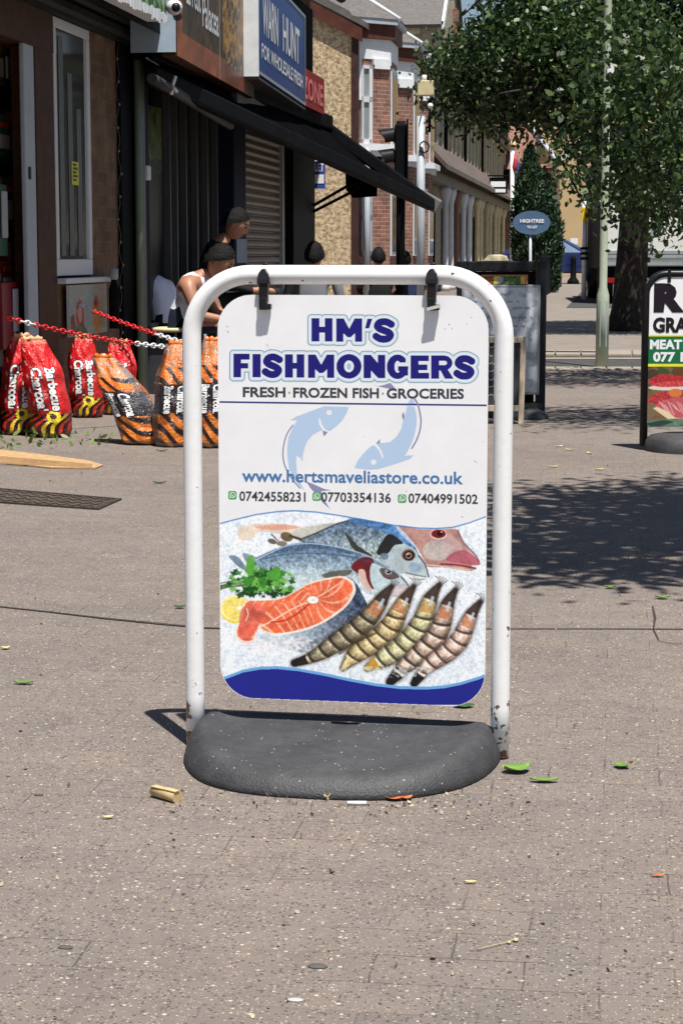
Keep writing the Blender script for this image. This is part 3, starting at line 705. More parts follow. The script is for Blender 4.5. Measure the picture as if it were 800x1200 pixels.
# two-fish emblem (coordinates from the 4x enlargement whose origin is 320,460)
Z = lambda *a: [(320+a[i]/4, 460+a[i+1]/4) for i in range(0,len(a),2)]
mb = MB()
ppoly(mb, Z(240,64,354,68,345,95,325,128,300,155,270,178,262,181,243,172,228,150,219,118,214,120,216,150,232,176,214,182,185,200,160,228,148,258,140,290,137,326,128,306,110,296,108,320,110,350,113,385,128,424,150,462,120,434,92,396,76,360,70,330,66,290,66,250,72,210,88,172,112,130,80,130,110,112,160,94,205,76), .5)
ppoly(mb, Z(628,62,662,66,672,110,672,150,662,200,648,240,622,290,612,296,658,294,640,312,600,326,540,345,490,360,440,362,380,354,396,320,420,288,446,262,468,246,484,256,498,274,508,300,512,312,516,300,508,275,496,254,484,244,500,236,520,236,548,232,578,206,600,170,608,130,616,110,622,90), .5)
mb.build('fish_emblem', paleblue, PANEL, world=False)
for q_ in (Z(232,176,243,182,256,184,240,206,234,196), Z(480,240,500,218,500,238), Z(608,92,612,94,616,118,610,130,602,110)):
    mb = MB(); ppoly(mb, q_, .5); mb.build('emblem_fin', greyviolet, PANEL, world=False)
mb = MB()
ppoly(mb, Z(152,414,190,430,240,452,272,458,226,462,238,500,266,546,236,520,204,480,176,450), .5); mb.build('emblem_fin', greyviolet, PANEL, world=False); mb = MB()
pstrip(mb, cr_curve(Z(96,150,70,185,52,235,46,290,54,340,76,386,104,424,130,452), False, 4), [.6]+[1.6]*27+[.4], .5)
mb.build('emblem_shading', greyviolet, PANEL, world=False); mb = MB()
pstrip(mb, cr_curve(Z(660,26,676,52,686,90,692,135,686,180,670,225,646,266), False, 4), [.4]+[1.8]*23+[.4], 2)
mb.build('emblem_shading', greyviolet, PANEL, world=False)
mb = MB(); ppoly(mb, [(357+0+10*0+a[0],440+a[1]) for a in []] or [(431,486),(450,483),(456,481.5),(462,484),(470,493),(458,489.5),(449,488)][0:0] or [(437,451.5),(443,452.6),(450,451),(457,448.5),(463,455),(465,458.6),(455,455.4),(446,453.5)], .5); mb.build('emblem_fin', greyviolet, PANEL, world=False)
for c in ((385.6,483.5),(437.6,541.6)): mb = MB(); ppoly(mb, [(c[0]+3.4*math.cos(i*.5236), c[1]+3.2*math.sin(i*.5236)) for i in range(12)], 1.2); mb.build('emblem_eye', white_p, PANEL, world=False)
# fish emblem parts inside the upper strip (the tail passing behind the words)
mb = MB(); ppoly(mb, [(477,474),(481,467),(484,466.5),(486,474)], .5); mb.build('emblem_tail', paleblue, PANEL, world=False)
for cx, cy in ((272.4,580.2),(371.0,581.8),(470.9,584.2)):
    ic = MB(); q = [(cx+a*4.9, cy+b*4.9) for a,b in ((-.7,-1),(.7,-1),(1,-.7),(1,.7),(.7,1),(-.7,1),(-1,.7),(-1,-.7))]; ppoly(ic, q[::-1], 3); ib = ic.build('phone_icon', green_p, PANEL, world=False)
    i2 = MB(); ring = [(cx+.2+3.1*math.cos(i*.45), cy-.3+3.1*math.sin(i*.45)) for i in range(15)]; pstrip(i2, ring, .8, 3.6); pstrip(i2, [(cx-1.2,cy-1.6),(cx-.9,cy-.2),(cx+.4,cy+1.1),(cx+1.6,cy+1.3)], 1.0, 3.6); pstrip(i2,[(cx-3.1,cy+3.3),(cx-2.2,cy+1.8)],1.,3.6)
    i2.build('phone_symbol', white_p, PANEL, world=False)
for cx in (339, 448.3): md = MB(); ppoly(md, [(cx+1.3*math.cos(-i*1.047), 460+(cx-339)*.01+1.3*math.sin(-i*1.047)) for i in range(6)], 3); md.build('dot', smat('olive_print',150,150,110,var=0), PANEL, world=False)
# scratches and scuffs on the white plastic
for x,y,l,a in ((265,382,3,.5),(312,402,5,1.2),(316,408,3,1.4),(529,384,2,1),(551,372,2,0),(546,379,2,1),(425,512,1.2,0),(565,517,1.2,1),(300,352,2,0),(266,387,4,1),(520,385,2,.4),(555,540,4,.5),(540,605,3,.4)):
    ms = MB(); pstrip(ms, [(x,y),(x+l*math.cos(a)*.5,y+l*math.sin(a)*.5),(x+l*math.cos(a),y+l*math.sin(a))], [.3,.8,.3], 1.4); ms.build('scuff_mark', smat('scuff_grey',150,146,140,var=0), PANEL, world=False)
# hooks
for px, dy in ((311,0),(507,0)):
    hk = MB(); c = sl(px, 322); 
    prof = [(px-1.0,314.5,0),( px,329,0)]
    # bullet shaped cap hugging the tube
    x = c.x
    n = 12; vs=[]; rows=[(.0,.0215),(.35,.0215),(.7,.0212),(1.,.0205)]
    zt = sl(px,314.2,.02).z; zb = sl(px,333.,.02).z
    outlp = [(-.0115,zb),(-.0112,zb+.010),(-.0095,zb+.020),(-.0055,zb+.028),(0,zt),(.0055,zb+.028),(.0095,zb+.020),(.0112,zb+.010),(.0115,zb)]
    fr_ = [(x+a, -.0265+ (0.012*((b-zb)/(zt-zb))**3), b) for a,b in outlp]; bk_ = [(x+a*1.05, -.004, b) for a,b in outlp]
    nn = len(fr_); hk.add(fr_+bk_, [list(range(nn)), ]+[(i,nn+i,nn+(i+1)%nn,(i+1)%nn) for i in range(nn)], 0, False)
    hk.tube([(x,-.004,ztop+.0185),(x,.012,ztop+.016),(x,.0215,ztop),(x,.014,ztop-.018),(x,-.010,ztop-.022)], .006, 8)
    hk.box(x-.0085, x+.0085, -.024, -.006, pt_-.013, zb+.003)
    hk.box(x-.0075, x+.0075, -.0285, -.013, pt_-.028, pt_-.004)
    hk.box(x+.001, x+.0155, -.028, -.0145, pt_-.0275, pt_-.0165)
    ho = hk.build('hook', black_plastic, SIGN, world=False, bevel=.0022)
    if px > 400: MB().obox((x+.004,-.0295,pt_-.0225),(.024,.004,.006),ry=-.25).build('bare_metal_tab', smat('scuffed_metal',190,190,186,rough=.4), ho, world=False)
# ================================================================ GROUND
def paving_mat():
    m = bpy.data.materials.new('paving_blocks'); m.use_nodes = True; n = m.node_tree.nodes; l = m.node_tree.links; p = n['Principled BSDF']
    p.inputs['Roughness'].default_value = .9; p.inputs['Specular IOR Level'].default_value = .25
    tc = n.new('ShaderNodeTexCoord')
    def mixc(fac, a, b, bt='MIX', f=None):
        x = n.new('ShaderNodeMix'); x.data_type='RGBA'; x.blend_type=bt
        if fac is None: x.inputs[0].default_value = f
        else: l.new(fac, x.inputs[0])
        for k, s_ in ((6,a),(7,b)):
            if isinstance(s_, tuple): x.inputs[k].default_value = s_
            else: l.new(s_, x.inputs[k])
        return x.outputs[2]
    def noise(sc, det=4, ro=.6):
        t = n.new('ShaderNodeTexNoise'); t.inputs['Scale'].default_value=sc; t.inputs['Detail'].default_value=det; t.inputs['Roughness'].default_value=ro
        l.new(tc.outputs['Object'], t.inputs['Vector']); return t.outputs['Fac']
    def rng_(s_, a, b, c=0., d=1.):
        r = n.new('ShaderNodeMapRange'); l.new(s_, r.inputs[0])
        for i,v in enumerate((a,b,c,d)): r.inputs[i+1].default_value = v
        return r.outputs[0]
    def math_(op, a, b):
        x = n.new('ShaderNodeMath'); x.operation = op
        for k,s_ in enumerate((a,b)):
            if isinstance(s_, (int,float)): x.inputs[k].default_value = s_
            else: l.new(s_, x.inputs[k])
        return x.outputs[0]
    base = mixc(rng_(noise(.9,5,.6),.3,.7), (.146,.124,.112,1), (.188,.163,.149,1))
    base = mixc(rng_(noise(3.2,7,.7),.35,.75,0,.75), base, (.192,.157,.134,1))
    base = mixc(rng_(noise(11,6,.7),.5,.72,0,.6), base, (.108,.096,.089,1))
    bt = n.new('ShaderNodeTexBrick'); bt.inputs['Scale'].default_value=1; bt.inputs['Brick Width'].default_value=.205; bt.inputs['Row Height'].default_value=.105
    bt.inputs['Mortar Size'].default_value=.0016; bt.inputs['Mortar Smooth'].default_value=.4; bt.inputs['Color1'].default_value=(.92,.92,.93,1); bt.inputs['Color2'].default_value=(1.06,1.04,1.02,1); bt.inputs['Mortar'].default_value=(.97,.97,.97,1)
    wv = n.new('ShaderNodeTexNoise'); wv.inputs['Scale'].default_value=6; l.new(tc.outputs['Object'], wv.inputs['Vector'])
    vm = n.new('ShaderNodeVectorMath'); vm.operation='MULTIPLY_ADD'; l.new(wv.outputs['Color'], vm.inputs[0]); vm.inputs[1].default_value=(.012,.012,0); l.new(tc.outputs['Object'], vm.inputs[2])
    l.new(vm.outputs[0], bt.inputs['Vector'])
    base = mixc(None, base, bt.outputs['Color'], 'MULTIPLY', .85)
    jm = math_('MULTIPLY', bt.outputs['Fac'], rng_(noise(2.6,4,.6),.44,.62,0,1))
    base = mixc(math_('MULTIPLY', jm, .62), base, (.035,.028,.024,1))
    # bright and dark stone chips in the blocks
    def chips(scale, thr, size):
        v = n.new('ShaderNodeTexVoronoi'); v.inputs['Scale'].default_value=scale; l.new(tc.outputs['Object'], v.inputs['Vector'])
        s_ = n.new('ShaderNodeSeparateColor'); l.new(v.outputs['Color'], s_.inputs[0])
        a = math_('GREATER_THAN', s_.outputs[0], thr); b = math_('LESS_THAN', v.outputs['Distance'], math_('MULTIPLY', s_.outputs[1], size))
        return math_('MULTIPLY', a, b), s_.outputs[2]
    c1, q = chips(260, .60, .52); base = mixc(math_('MULTIPLY', c1, .66), base, mixc(q, (.30,.25,.19,1), (.50,.42,.32,1)))
    c2, q = chips(170, .55, .6); base = mixc(math_('MULTIPLY', c2, .7), base, (.055,.046,.042,1))
    c4, q = chips(120, .88, .42); base = mixc(math_('MULTIPLY', c4, .7), base, (.55,.48,.38,1))
    c5, q = chips(2.2, .66, .055); base = mixc(math_('MULTIPLY', c5, .6), base, (.05,.045,.043,1))
    l.new(base, p.inputs['Base Color'])
    h = math_('SUBTRACT', math_('MULTIPLY', noise(140,3,.6), .5), math_('MULTIPLY', jm, 1.4))
    b = n.new('ShaderNodeBump'); b.inputs['Strength'].default_value=.5; b.inputs['Distance'].default_value=.004; l.new(h, b.inputs['Height']); l.new(b.outputs[0], p.inputs['Normal'])
    return m
M_pave = paving_mat()
M_asph = mat('asphalt', (.060,.060,.060), rough=.9, var=.3, vscale=9, bump=.4, bscale=120)
M_kerb = smat('granite_kerb', 140,132,120, rough=.85, var=.15, vscale=12)
M_grey_pave = smat('grey_far_paving', 122,113,105, rough=.9, var=.15, vscale=3, bump=.3)
def struct(mb, name, m, **k): return tag(mb.build(name, m, **k), kind='structure')
gnd = MB(); gnd.add([(-60,-20,0),(60,-20,0),(60,400,0),(-60,400,0)], [(0,1,2,3)]); struct(gnd, 'pavement', M_pave)
def ystrip(py0, py1): return G(700,py1).y, G(700,py0).y
# crossover: dropped strip with kerbs across the pavement
def gquad(mb, corners, z): mb.add([G(x,y,0)+Vector((0,0,z)) for x,y in corners], [(0,1,2,3)])
mb = MB(); gquad(mb, [(560,431),(980,431),(980,419),(560,419)], .004); struct(mb, 'side_road', M_asph)
mb = MB(); gquad(mb, [(560,421.6),(980,421.6),(980,420),(560,420)], .008); struct(mb, 'road_marking', M_kerb)
for nm, ya, yb, hh in (('near_kerb', 434, 431.2, .012), ('far_kerb', 418.4, 413.5, .03)):
    mb = MB(); n_ = 14; a0, a1 = G(560,ya), G(980,ya); b0, b1 = G(560,yb), G(980,yb)
    for i in range(n_):
        t0, t1 = i/n_+.002, (i+1)/n_-.002
        q = [a0.lerp(a1,t0), a0.lerp(a1,t1), b0.lerp(b1,t1), b0.lerp(b1,t0)]; mb.ext(q, (0,0,hh))
    struct(mb, nm, M_kerb, bevel=.006)
mb = MB(); gquad(mb, [(560,411.5),(1000,411.5),(1000,325),(560,325)], .004); struct(mb, 'far_pavement', M_grey_pave)
mb = MB(); mb.box(3.2, 10, -20, 30, .006, .0065); struct(mb, 'road', M_asph)
mb = MB(); mb.box(-.9, 12, 36, 300, .010, .0105); struct(mb, 'main_road', M_asph)
# an overhead cable's shadow laid as a dark strip, running into a paving joint
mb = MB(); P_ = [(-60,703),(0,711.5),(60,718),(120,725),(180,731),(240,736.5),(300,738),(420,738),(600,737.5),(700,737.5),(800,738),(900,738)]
def gstrip(mb, P_, wd, z=.0025):
    Q = [G(x,y) for x,y in P_]; vs = []
    for i,q in enumerate(Q):
        d = (Q[min(i+1,len(Q)-1)]-Q[max(i-1,0)]).normalized(); nn = Vector((-d.y,d.x,0))*(wd[i] if hasattr(wd,'__len__') else wd)/2
        vs += [q+nn+Vector((0,0,z)), q-nn+Vector((0,0,z))]
    mb.add(vs, [(2*i,2*i+1,2*i+3,2*i+2) for i in range(len(Q)-1)])
gstrip(mb, P_, [.008,.010,.012,.014,.018,.016,.007,.005,.009,.009,.010,.010]); struct(mb, 'cable_shadow_joint', mat('shadow_and_crack_dark', (.045,.038,.034), rough=.9, var=.3, vscale=20))
mb = MB(); gstrip(mb, [(764,711),(767,725),(765,738),(771,751)], [.004,.007,.004,.003]); gstrip(mb, [(771,752),(790,755),(830,755)], .004); struct(mb, 'paving_crack', mat('shadow_and_crack_dark', (.04,.034,.03)))
for q, (a, b) in enumerate((((0,.0),(1,1)),)): pass
# drain cover
c = [G(-70,585), G(116,598), G(143,586), G(-20,572)]
dm = mat('rusty_iron_cover', (.075,.058,.048), rough=.75, var=.35, vscale=25, bump=.4)
t = thing('drain_cover', (c[0]+c[2])/2, 'flat ribbed iron drain cover set in the pavement at the left', 'drain cover')
ctr = (c[0]+c[2])/2
mb = MB()
o_ = [ctr+(p-ctr)*1.0 for p in c]; i_ = [ctr+(p-ctr)*.93 for p in c]
for k in range(4):
    mb.ext([o_[k], o_[(k+1)%4], i_[(k+1)%4], i_[k]], (0,0,.007))
mb.build('frame', mat('dark_iron', (.045,.038,.034), rough=.7, var=.3), t)
mb = MB(); pl4 = [ctr+(p-ctr)*.915 for p in c]; mb.ext(pl4, (0,0,.004))
for i in range(26):
    for j in range(4):
        a = pl4[0].lerp(pl4[1],(i+.15)/26).lerp(pl4[3].lerp(pl4[2],(i+.15)/26),(j+.2)/4); b = pl4[0].lerp(pl4[1],(i+.75)/26).lerp(pl4[3].lerp(pl4[2],(i+.75)/26),(j+.8)/4)
        if (i+j)%2: a, b = Vector((a.x,b.y,0)), Vector((b.x,a.y,0))
        mb.beam(a+Vector((0,0,.006)), b+Vector((0,0,.006)), .008, .005)
mb.build('plate', dm, t)

# ================================================================ LEFT SIDE SHOPS
FX = -3.3
def yx(px, X=FX): return PX(px, 298, X).y
def zx(px, py, X=FX): return PX(px, py, X).z
def fbox(mb, px0, px1, z0, z1, x0, x1, m=0, at=FX):
    mb.box(x0, x1, yx(px0,at), yx(px1,at), z0, z1, m); return mb
SA = thing('corner_shop', (FX,yx(70),0), 'brown brick shop with open front, tall white window and rolled up shutter, nearest on left', 'shop')
ya0 = yx(-140); ya1 = yx(160)
zs = 2.36
fbox(MB(), 106, 139, 0, zs+.6, FX, FX-.32).build('brick_pier', brick_brown, SA)
fbox(MB(), 66.5, 106, 0, .80, FX-.02, FX-.32).build('sill_wall', brick_brown, SA)
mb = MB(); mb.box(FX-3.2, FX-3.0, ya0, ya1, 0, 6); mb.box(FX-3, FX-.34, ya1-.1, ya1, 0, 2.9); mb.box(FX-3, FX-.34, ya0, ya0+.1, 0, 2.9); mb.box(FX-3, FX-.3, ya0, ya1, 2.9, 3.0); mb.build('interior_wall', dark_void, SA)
mb = MB(); mb.box(FX-.35, FX-.01, ya0, ya1, 3.05, 6.2); mb.build('upper_wall', brick_brown, SA)
# rolled shutter: curved slats
mb = MB(); y0, y1 = ya0, yx(150)
nsl = 8
for i in range(nsl):
    z = zs + .02 + i*.085; x = FX+.06 + .06*math.sin(i*.35)
    mb.add([(x,y0,z),(x+.028,y0,z+.02),(x+.028,y0,z+.06),(x,y0,z+.083),(x,y1,z),(x+.028,y1,z+.02),(x+.028,y1,z+.06),(x,y1,z+.083)], [(0,4,5,1),(1,5,6,2),(2,6,7,3)])
mb.box(FX-.05, FX+.05, y0, y1, zs, zs+.7)
mb.build('roller_shutter', mat('green_grey_shutter', (.018,.021,.019), rough=.6, spec=.15, var=.3), SA)
mb = MB(); fbox(mb, 33, 44.5, 0, zs, FX, FX-.03); o = mb.build('door_frame', pale_grey, SA, bevel=.008); 
MB().obox((FX+.004,yx(36.5),zx(36,203)),(.01,.03,.07)).build('lock', black_plastic, o)
fbox(MB(), 44.6, 66.5, 0, zs, FX+.006, FX-.14).build('timber_post', wood_brown, SA, bevel=.006)
fbox(MB(), -140, 66, zs-.22, zs+.01, FX+.01, FX-.12).build('door_lintel', wood_brown, SA)
# window
wy0, wy1 = yx(65.5), yx(107); wz0, wz1 = zx(107,322), zs-.005
wi = MB(); fw_ = .055; x0, x1 = FX+.012, FX-.04
wi.box(x0,x1,wy0,wy1,wz0,wz0+.10); wi.box(x0,x1,wy0,wy1,wz1-.06,wz1); wi.box(x0,x1,wy0,wy0+fw_,wz0+.1,wz1-.06); wi.box(x0,x1,wy1-fw_*1.2,wy1,wz0+.1,wz1-.06); wi.box(x0-.015,x1,wy1-fw_*2.1,wy1-fw_*1.32,wz0+.1,wz1-.06)
W1 = wi.build('window', upvc, SA, bevel=.006)
gl = MB(); gl.box(FX+.004,FX-.004,wy0+fw_,wy1-fw_*2.1,wz0+.1,wz1-.06); gl.build('glass', mat('dusty_dark_glass',(.055,.055,.054),rough=.12,var=.25,vscale=2), W1)
gl = MB()
for k in range(3): gl.box(FX+.006,FX+.008,wy0+fw_+.05+k*.19,wy0+fw_+.15+k*.19,wz0+.12,wz1-.1-.2*k)
gl.build('blind', mat('grey_blind',(.10,.10,.098),rough=.5), W1)
mb = MB(); mb.box(FX+.010,FX+.012,yx(84),yx(92),zx(88,217),zx(88,190)); st = mb.build('yellow_sticker', smat('yellow_sticker',205,200,60), W1)
mb = MB()
for k in range(5):
    z = zx(88,214)+k*(zx(88,192)-zx(88,214))/5; mb.box(FX+.0125,FX+.0135,yx(85.4),yx(90.6 if k%2 else 89),z+.008,z+.022)
mb.build('sticker_print', black_plastic, st)
mb = MB(); mb.box(FX+.06,FX-.05,yx(66),yx(121),zx(120,330),zx(120,324)); mb.build('sill', upvc, SA, bevel=.005)
# picture board below the sill
bp = Canvas(0,1,0,1,60,(150,158,152)); 
bp.put(bp.X>.62,(168,140,116),.6); bp.ell(.28,.62,.10,.34,(178,40,34)); bp.ell(.28,.55,.05,.2,(200,150,140)); bp.ell(.72,.62,.12,.36,(196,120,50)); bp.ell(.70,.35,.06,.12,(140,50,40)); bp.poly([(.2,.8),(.35,.75),(.5,1),(.15,1)],(70,90,50)); bp.poly([(.05,.6),(.12,.55),(.2,.95),(.05,.98)],(120,30,34)); bp.put(bp.n1>.56,(190,190,184),.3)
y0,y1=yx(75.5),yx(120.5); z0,z1=zx(80,395),zx(120,332)
PB = fbox(MB(), 75, 121, z0, z1, FX+.02, FX+.012).build('picture_board', upvc, SA)
bp.mesh('food_print', lambda X,Y: (np.full(X.shape, .0225), y0+(y1-y0)*X-SA.location.y, z1+(z0-z1)*Y), M_print, PB)
for o_ in PB.children: pass
mb = MB(); mb.lathe([(.0,0),(.035,0),(.035,.25),(.02,.3),(.02,.33),(0,.33)], (FX+.10,yx(115.5),zx(116,385)), 12); mb.lathe([(.012,.30),(.03,.33),(.03,.38),(.0,.39)],(FX+.10,yx(115.5),zx(116,385)),12,1); 
mb.build('tap_pipe', [dark_metal, grey_metal], SA)
fbox(MB(), 139, 151, 0, 3.0, FX+.03, FX-.3).build('shutter_guide', dark_metal, SA)
mb = MB()
for k,(a,b,c_) in enumerate(((151.2,153.6,smat('pale_green_pipe',122,136,118,k=.8)),(154.4,156.6,smat('grey_pipe',130,136,142,k=.7)))): MB().tube([(FX+.07,yx((a+b)/2),0),(FX+.07,yx((a+b)/2),3.0)], .028, 8).build('downpipe', c_, SA)
fbox(MB(), 158.4, 168, 0, 3.0, FX+.05, FX-.3).build('end_pillar', mat('black_painted_pillar',(.006,.007,.010),rough=.6,spec=.12), SA)
MB().obox((FX+.07,yx(161),zx(161,203)),(.05,.10,.10)).build('socket_box', upvc, SA, bevel=.008)
# string of fairy lights on the pier edge
mb = MB(); y = yx(137.6); pts=[(FX+.02+.01*math.sin(z*30), y+.02*math.sin(z*9), z) for z in np.arange(.3,2.4,.05)]; mb.tube(pts,.0025,5)
for p_ in pts[::3]: mb.ell((p_[0]+.006,p_[1],p_[2]),(.006,.006,.010),6,5,1)
mb.build('fairy_lights', [smat('clear_wire',90,88,84), smat('clear_bulb',150,146,134)], SA)

# goods inside the open front
sh = thing('display_shelf', (FX-.75,yx(8),0), 'dark metal shelf unit with goods just inside the open shop front', 'shelf')
mb = MB(); ys0, ys1 = 9.6, 11.9
for z in (.28,.72,1.12,1.52,1.92): mb.box(FX-.16,FX-.6,ys0,ys1,z-.03,z)
mb.build('shelf', dark_metal, sh)
mb = MB(); mb.box(FX-.6,FX-.65,ys0,ys1,0,2.3); mb.build('back_panel', dark_void, sh)
rr = random.Random(3)
goods = [((30,110,70),'green'),((26,26,30),'black'),((150,30,36),'red'),((170,90,40),'orange'),((120,120,126),'grey'),((60,74,60),'dull green'),((180,172,150),'cream'),((110,40,30),'brown')]
zl_ = [('bottom',.28),('second',.72),('third',1.12),('fourth',1.52),('top',1.92)]
for li,(ln,z) in enumerate(zl_):
    y = 10.35; k = 0
    while y < ys1-.12:
        wdt = .13+rr.random()*.12; hh = .20+rr.random()*.13; cc, cn = goods[(li*3+k*5)%8]
        if y+wdt > ys1: break
        mb = MB(); mb.box(FX-.20-.03*rr.random(), FX-.40, y, y+wdt-.015, z+.001, z+hh); mb.box(FX-.185,FX-.198,y+.02,y+wdt-.04,z+.05,z+hh*.55,1); mb.box(FX-.185,FX-.198,y+.03,y+wdt-.06,z+hh*.7,z+hh*.85,2)
        o = mb.build('grocery_pack', [smat('pack_'+cn.replace(' ','_'),*cc,k=1.3,rough=.5), smat('pack_label',190,186,176,k=.9), smat('pack_red',180,60,40,k=1.)], bevel=.01)
        tag(o, f'{cn} grocery packet on the {ln} shelf inside the open shop front, number {k+1} from the left' if False else f'{cn} packet standing on the {ln} shelf inside the shop, {["at its left end","second along it","third along it","fourth along it","fifth along it","sixth along it","further along it","near its end","at its end"][min(k,8)]}', 'grocery packet', 'packets on the shop shelves')
        y += wdt; k += 1
# tall green and red floor packs by the door post
for (a,b,ya,yb,col_,nm,lb) in ((-6,10,216,300,(28,98,70),'display_card','green display card standing behind the shop door post'),(2,22,331,410,(176,28,48),'display_box','tall red box with white lettering stripe behind the shop door post')):
    mb = MB(); X_=FX-.08; mb.box(X_,X_-.12,yx(a,X_),yx(b,X_),max(zx(5,yb,X_),.0),zx(5,ya,X_)); ym=yx((a*1.2+b*2.8)/4,X_)
    mb.box(X_+.002,X_+.012,ym-.05,ym+.05,zx(5,ya+(yb-ya)*.75,X_),zx(5,ya+8,X_),1)
    tag(mb.build(nm, [smat(nm+'_col',*col_,k=.5,rough=.4), smat('pack_label2',215,210,214,k=.5)], bevel=.008), lb, nm.replace('_',' '))

# shop signs. Each is a thin box between its near and far bottom edges
def fascia(name, pn, pf, pxn, pxf, zb_n, hgt, thick, label, mats, lean=0.0):
    """near/far bottom corners given as world points"""
    a, b = Vector(pn), Vector(pf); d = (b-a); d.z = 0; d.normalize(); nout = Vector((d.y, -d.x, 0))
    t = thing(name, a, label, 'shop sign'); pass
    up = Vector((0,0,hgt)) + nout*lean
    mb = MB(); back = -nout*thick
    v = [a,b,b+up,a+up,a+back,b+back,b+back+up,a+back+up]
    mb.add(v, [(0,1,2,3),(5,4,7,6),(4,0,3,7),(1,5,6,2),(3,2,6,7),(4,5,1,0)])
    bx = mb.build('box', mats, t)
    fn = lambda u, v_, o=.004: a+(b-a)*u+up*v_+nout*o
    return t, bx, fn
# green grocer sign
Xg = FX+.45
a, b = PX(146,0,Xg), PX(194.5,27.5,Xg); b.z = a.z
GS, gbx, gfn = fascia('green_shop_sign', (Xg, yx(-140,Xg), a.z), (Xg, b.y, a.z), 0,0,0, .85, .12, 'green leafy printed sign board with tattered white lower edge above the nearest shutter', white_paint)
gc = Canvas(0,6,0,1,90,(44,96,52)); gc.put(gc.n1>.54,(80,140,60),.8); gc.put(gc.n2>.66,(150,190,110),.7); gc.put(gc.n2<.34,(16,44,26),.8); gc.put(noise2(gc.X.shape,9,3,5)>.68,(200,206,150),.6)
def gmap(X,Y):
    A = Vector((Xg, yx(-140,Xg), a.z)); L_ = b.y-A.y; return np.full(X.shape,.004), X/6*L_, .03+.8*(1-Y)
gc.mesh('leaf_print', gmap, M_print, gbx)
mb = MB(); y_ = b.y
while y_ > yx(-140,Xg):
    w_ = .03+.05*random.random(); h_ = .01+.07*random.random(); mb.box(Xg+.006,Xg+.012,y_-w_,y_,a.z-h_*.5,a.z+.03+h_*.3); y_ -= w_*(1.0+.5*random.random())
mb.build('torn_edge', white_paint, GS)
# soffit between sign and shutter
mb = MB(); mb.box(FX-.05, Xg-.13, ya0, yx(152), 3.0, 3.03); mb.box(Xg-.14, Xg-.13, ya0, yx(152), a.z-.03, 3.0); mb.build('soffit', dark_metal, SA)

# bakery sign (painted hoarding)
zb1 = zx(207,65,FX+.42)
pn = PX(207,65,FX+.42); pf0 = PX(297,115,FX+.10); 
pf = Vector((pf0.x, pf0.y, pn.z))
dq = ray(297,115); tq = (pn.z-H)/dq.z; pf = Vector((dq.x*tq, dq.y*tq, pn.z))
BS, bbx, bfn = fascia('bakery_sign', pn, pf, 0,0,0, 1.0, .10, 'worn brown and gold painted shop sign with white script lettering above the black awning', wood_brown)
bc = Canvas(0,3,0,1.3,150,(58,44,34))
bc.put(bc.n1>.5,(84,62,40),.7); bc.put(bc.n2>.6,(110,84,44),.5)
for k in range(16):
    x = .1+k*.085; bc.line([(x,0),(x+.01,.25+.15*rr.random())],.03,(170,150,60),.75)
bc.put((bc.X>1.62)&(bc.X<2.7)&(bc.n1>.44)&(bc.Y<1.12),(150,104,42),.8); bc.put((bc.X>1.62)&(bc.X<2.7)&(bc.n2>.62)&(bc.Y<1.12),(196,150,70),.7); bc.put((bc.X>1.55)&(bc.n2<.33),(40,30,22),.7)
bc.put((bc.Y>1.08-.0*bc.X)&(bc.X<1.7),(150,86,62),.9,.3); bc.put((bc.Y>1.12)&(bc.X>1.7),(128,70,52),.9,.3); bc.put((bc.X<.18),(150,84,52),.8,.3); bc.put((bc.X>2.72),(70,44,44),.9,.4); bc.put(np.abs(bc.X-1.5)<.012,(190,180,150),.9)
u = (pf-pn); 
def bmap(X,Y):
    nn = bfn(0,0,.004)-Vector(pn); uu = X/3; vv = 1-Y/1.3
    return nn.x+u.x*uu, nn.y+u.y*uu, nn.z+1.0*vv
bc.mesh('painted_face', bmap, M_print, bbx)
mb = MB(); add_text(mb, 'La Petit', lambda q,v_: bfn(.10+.16*q,.38+.22*v_,.007), 0, .01); add_text(mb, 'Palacea', lambda q,v_: bfn(.28+.20*q,.30+.22*v_,.007), 0, .01); mb.build('lettering', white_p, bbx)
mb = MB(); q0 = bfn(0,0,0); 
v = [q0+Vector((0,-.01,.02)), q0+Vector((-.30,-.01,.02)), q0+Vector((-.30,-.01,1.45)), q0+Vector((0,-.01,1.45))]; mb.ext(v,(0,-.02,0)); mb.build('end_panel', smat('pale_blue_grey_board',176,196,214,k=.8), BS)
# security camera on its end
sc = thing('security_camera', PX(203,11,FX+.42), 'small white and black security camera on the end of the bakery sign', 'security camera')
c_ = PX(203,11,FX+.44)+Vector((.03,-.10,0)); MB().ell(c_,(.055,.055,.05)).build('dome', upvc, sc); MB().ell(c_+Vector((.02,-.04,-.005)),(.03,.03,.03)).build('lens', black_plastic, sc); MB().tube([c_+Vector((0,.02,0)),c_+Vector((0,.10,-.05))],.03,10).build('mount', black_plastic, sc)
# blue sign
pn2 = PX(303,86.5,FX+.42); dq = ray(357.5,124); tq = (pn2.z-H)/dq.z; pf2 = Vector((dq.x*tq,dq.y*tq,pn2.z))
HS, hbx, hfn = fascia('blue_shop_sign', pn2, pf2, 0,0,0, .86, .02, 'blue shop sign with tall white capitals and a white end cap above the roller shutter', smat('blue_sign_face',38,66,132,rough=.35,var=.18,vscale=3))
mb = MB(); add_text(mb, 'WARN', lambda q,v_: hfn(.07+.30*q,.40+.38*v_,.004), 0, .02); add_text(mb, 'HUNT', lambda q,v_: hfn(.47+.38*q,.40+.38*v_,.004), 0, .02)
add_text(mb, 'FOR WHOLESALE FRESH', lambda q,v_: hfn(.05+.88*q,.17+.14*v_,.004), 0, .02); mb.build('lettering', white_p, hbx)
nO = (hfn(0,0,1)-hfn(0,0,0))
mb = MB(); q = Vector(pn2); bk = Vector((-.17,0,0)); dv=(pf2-pn2).normalized()
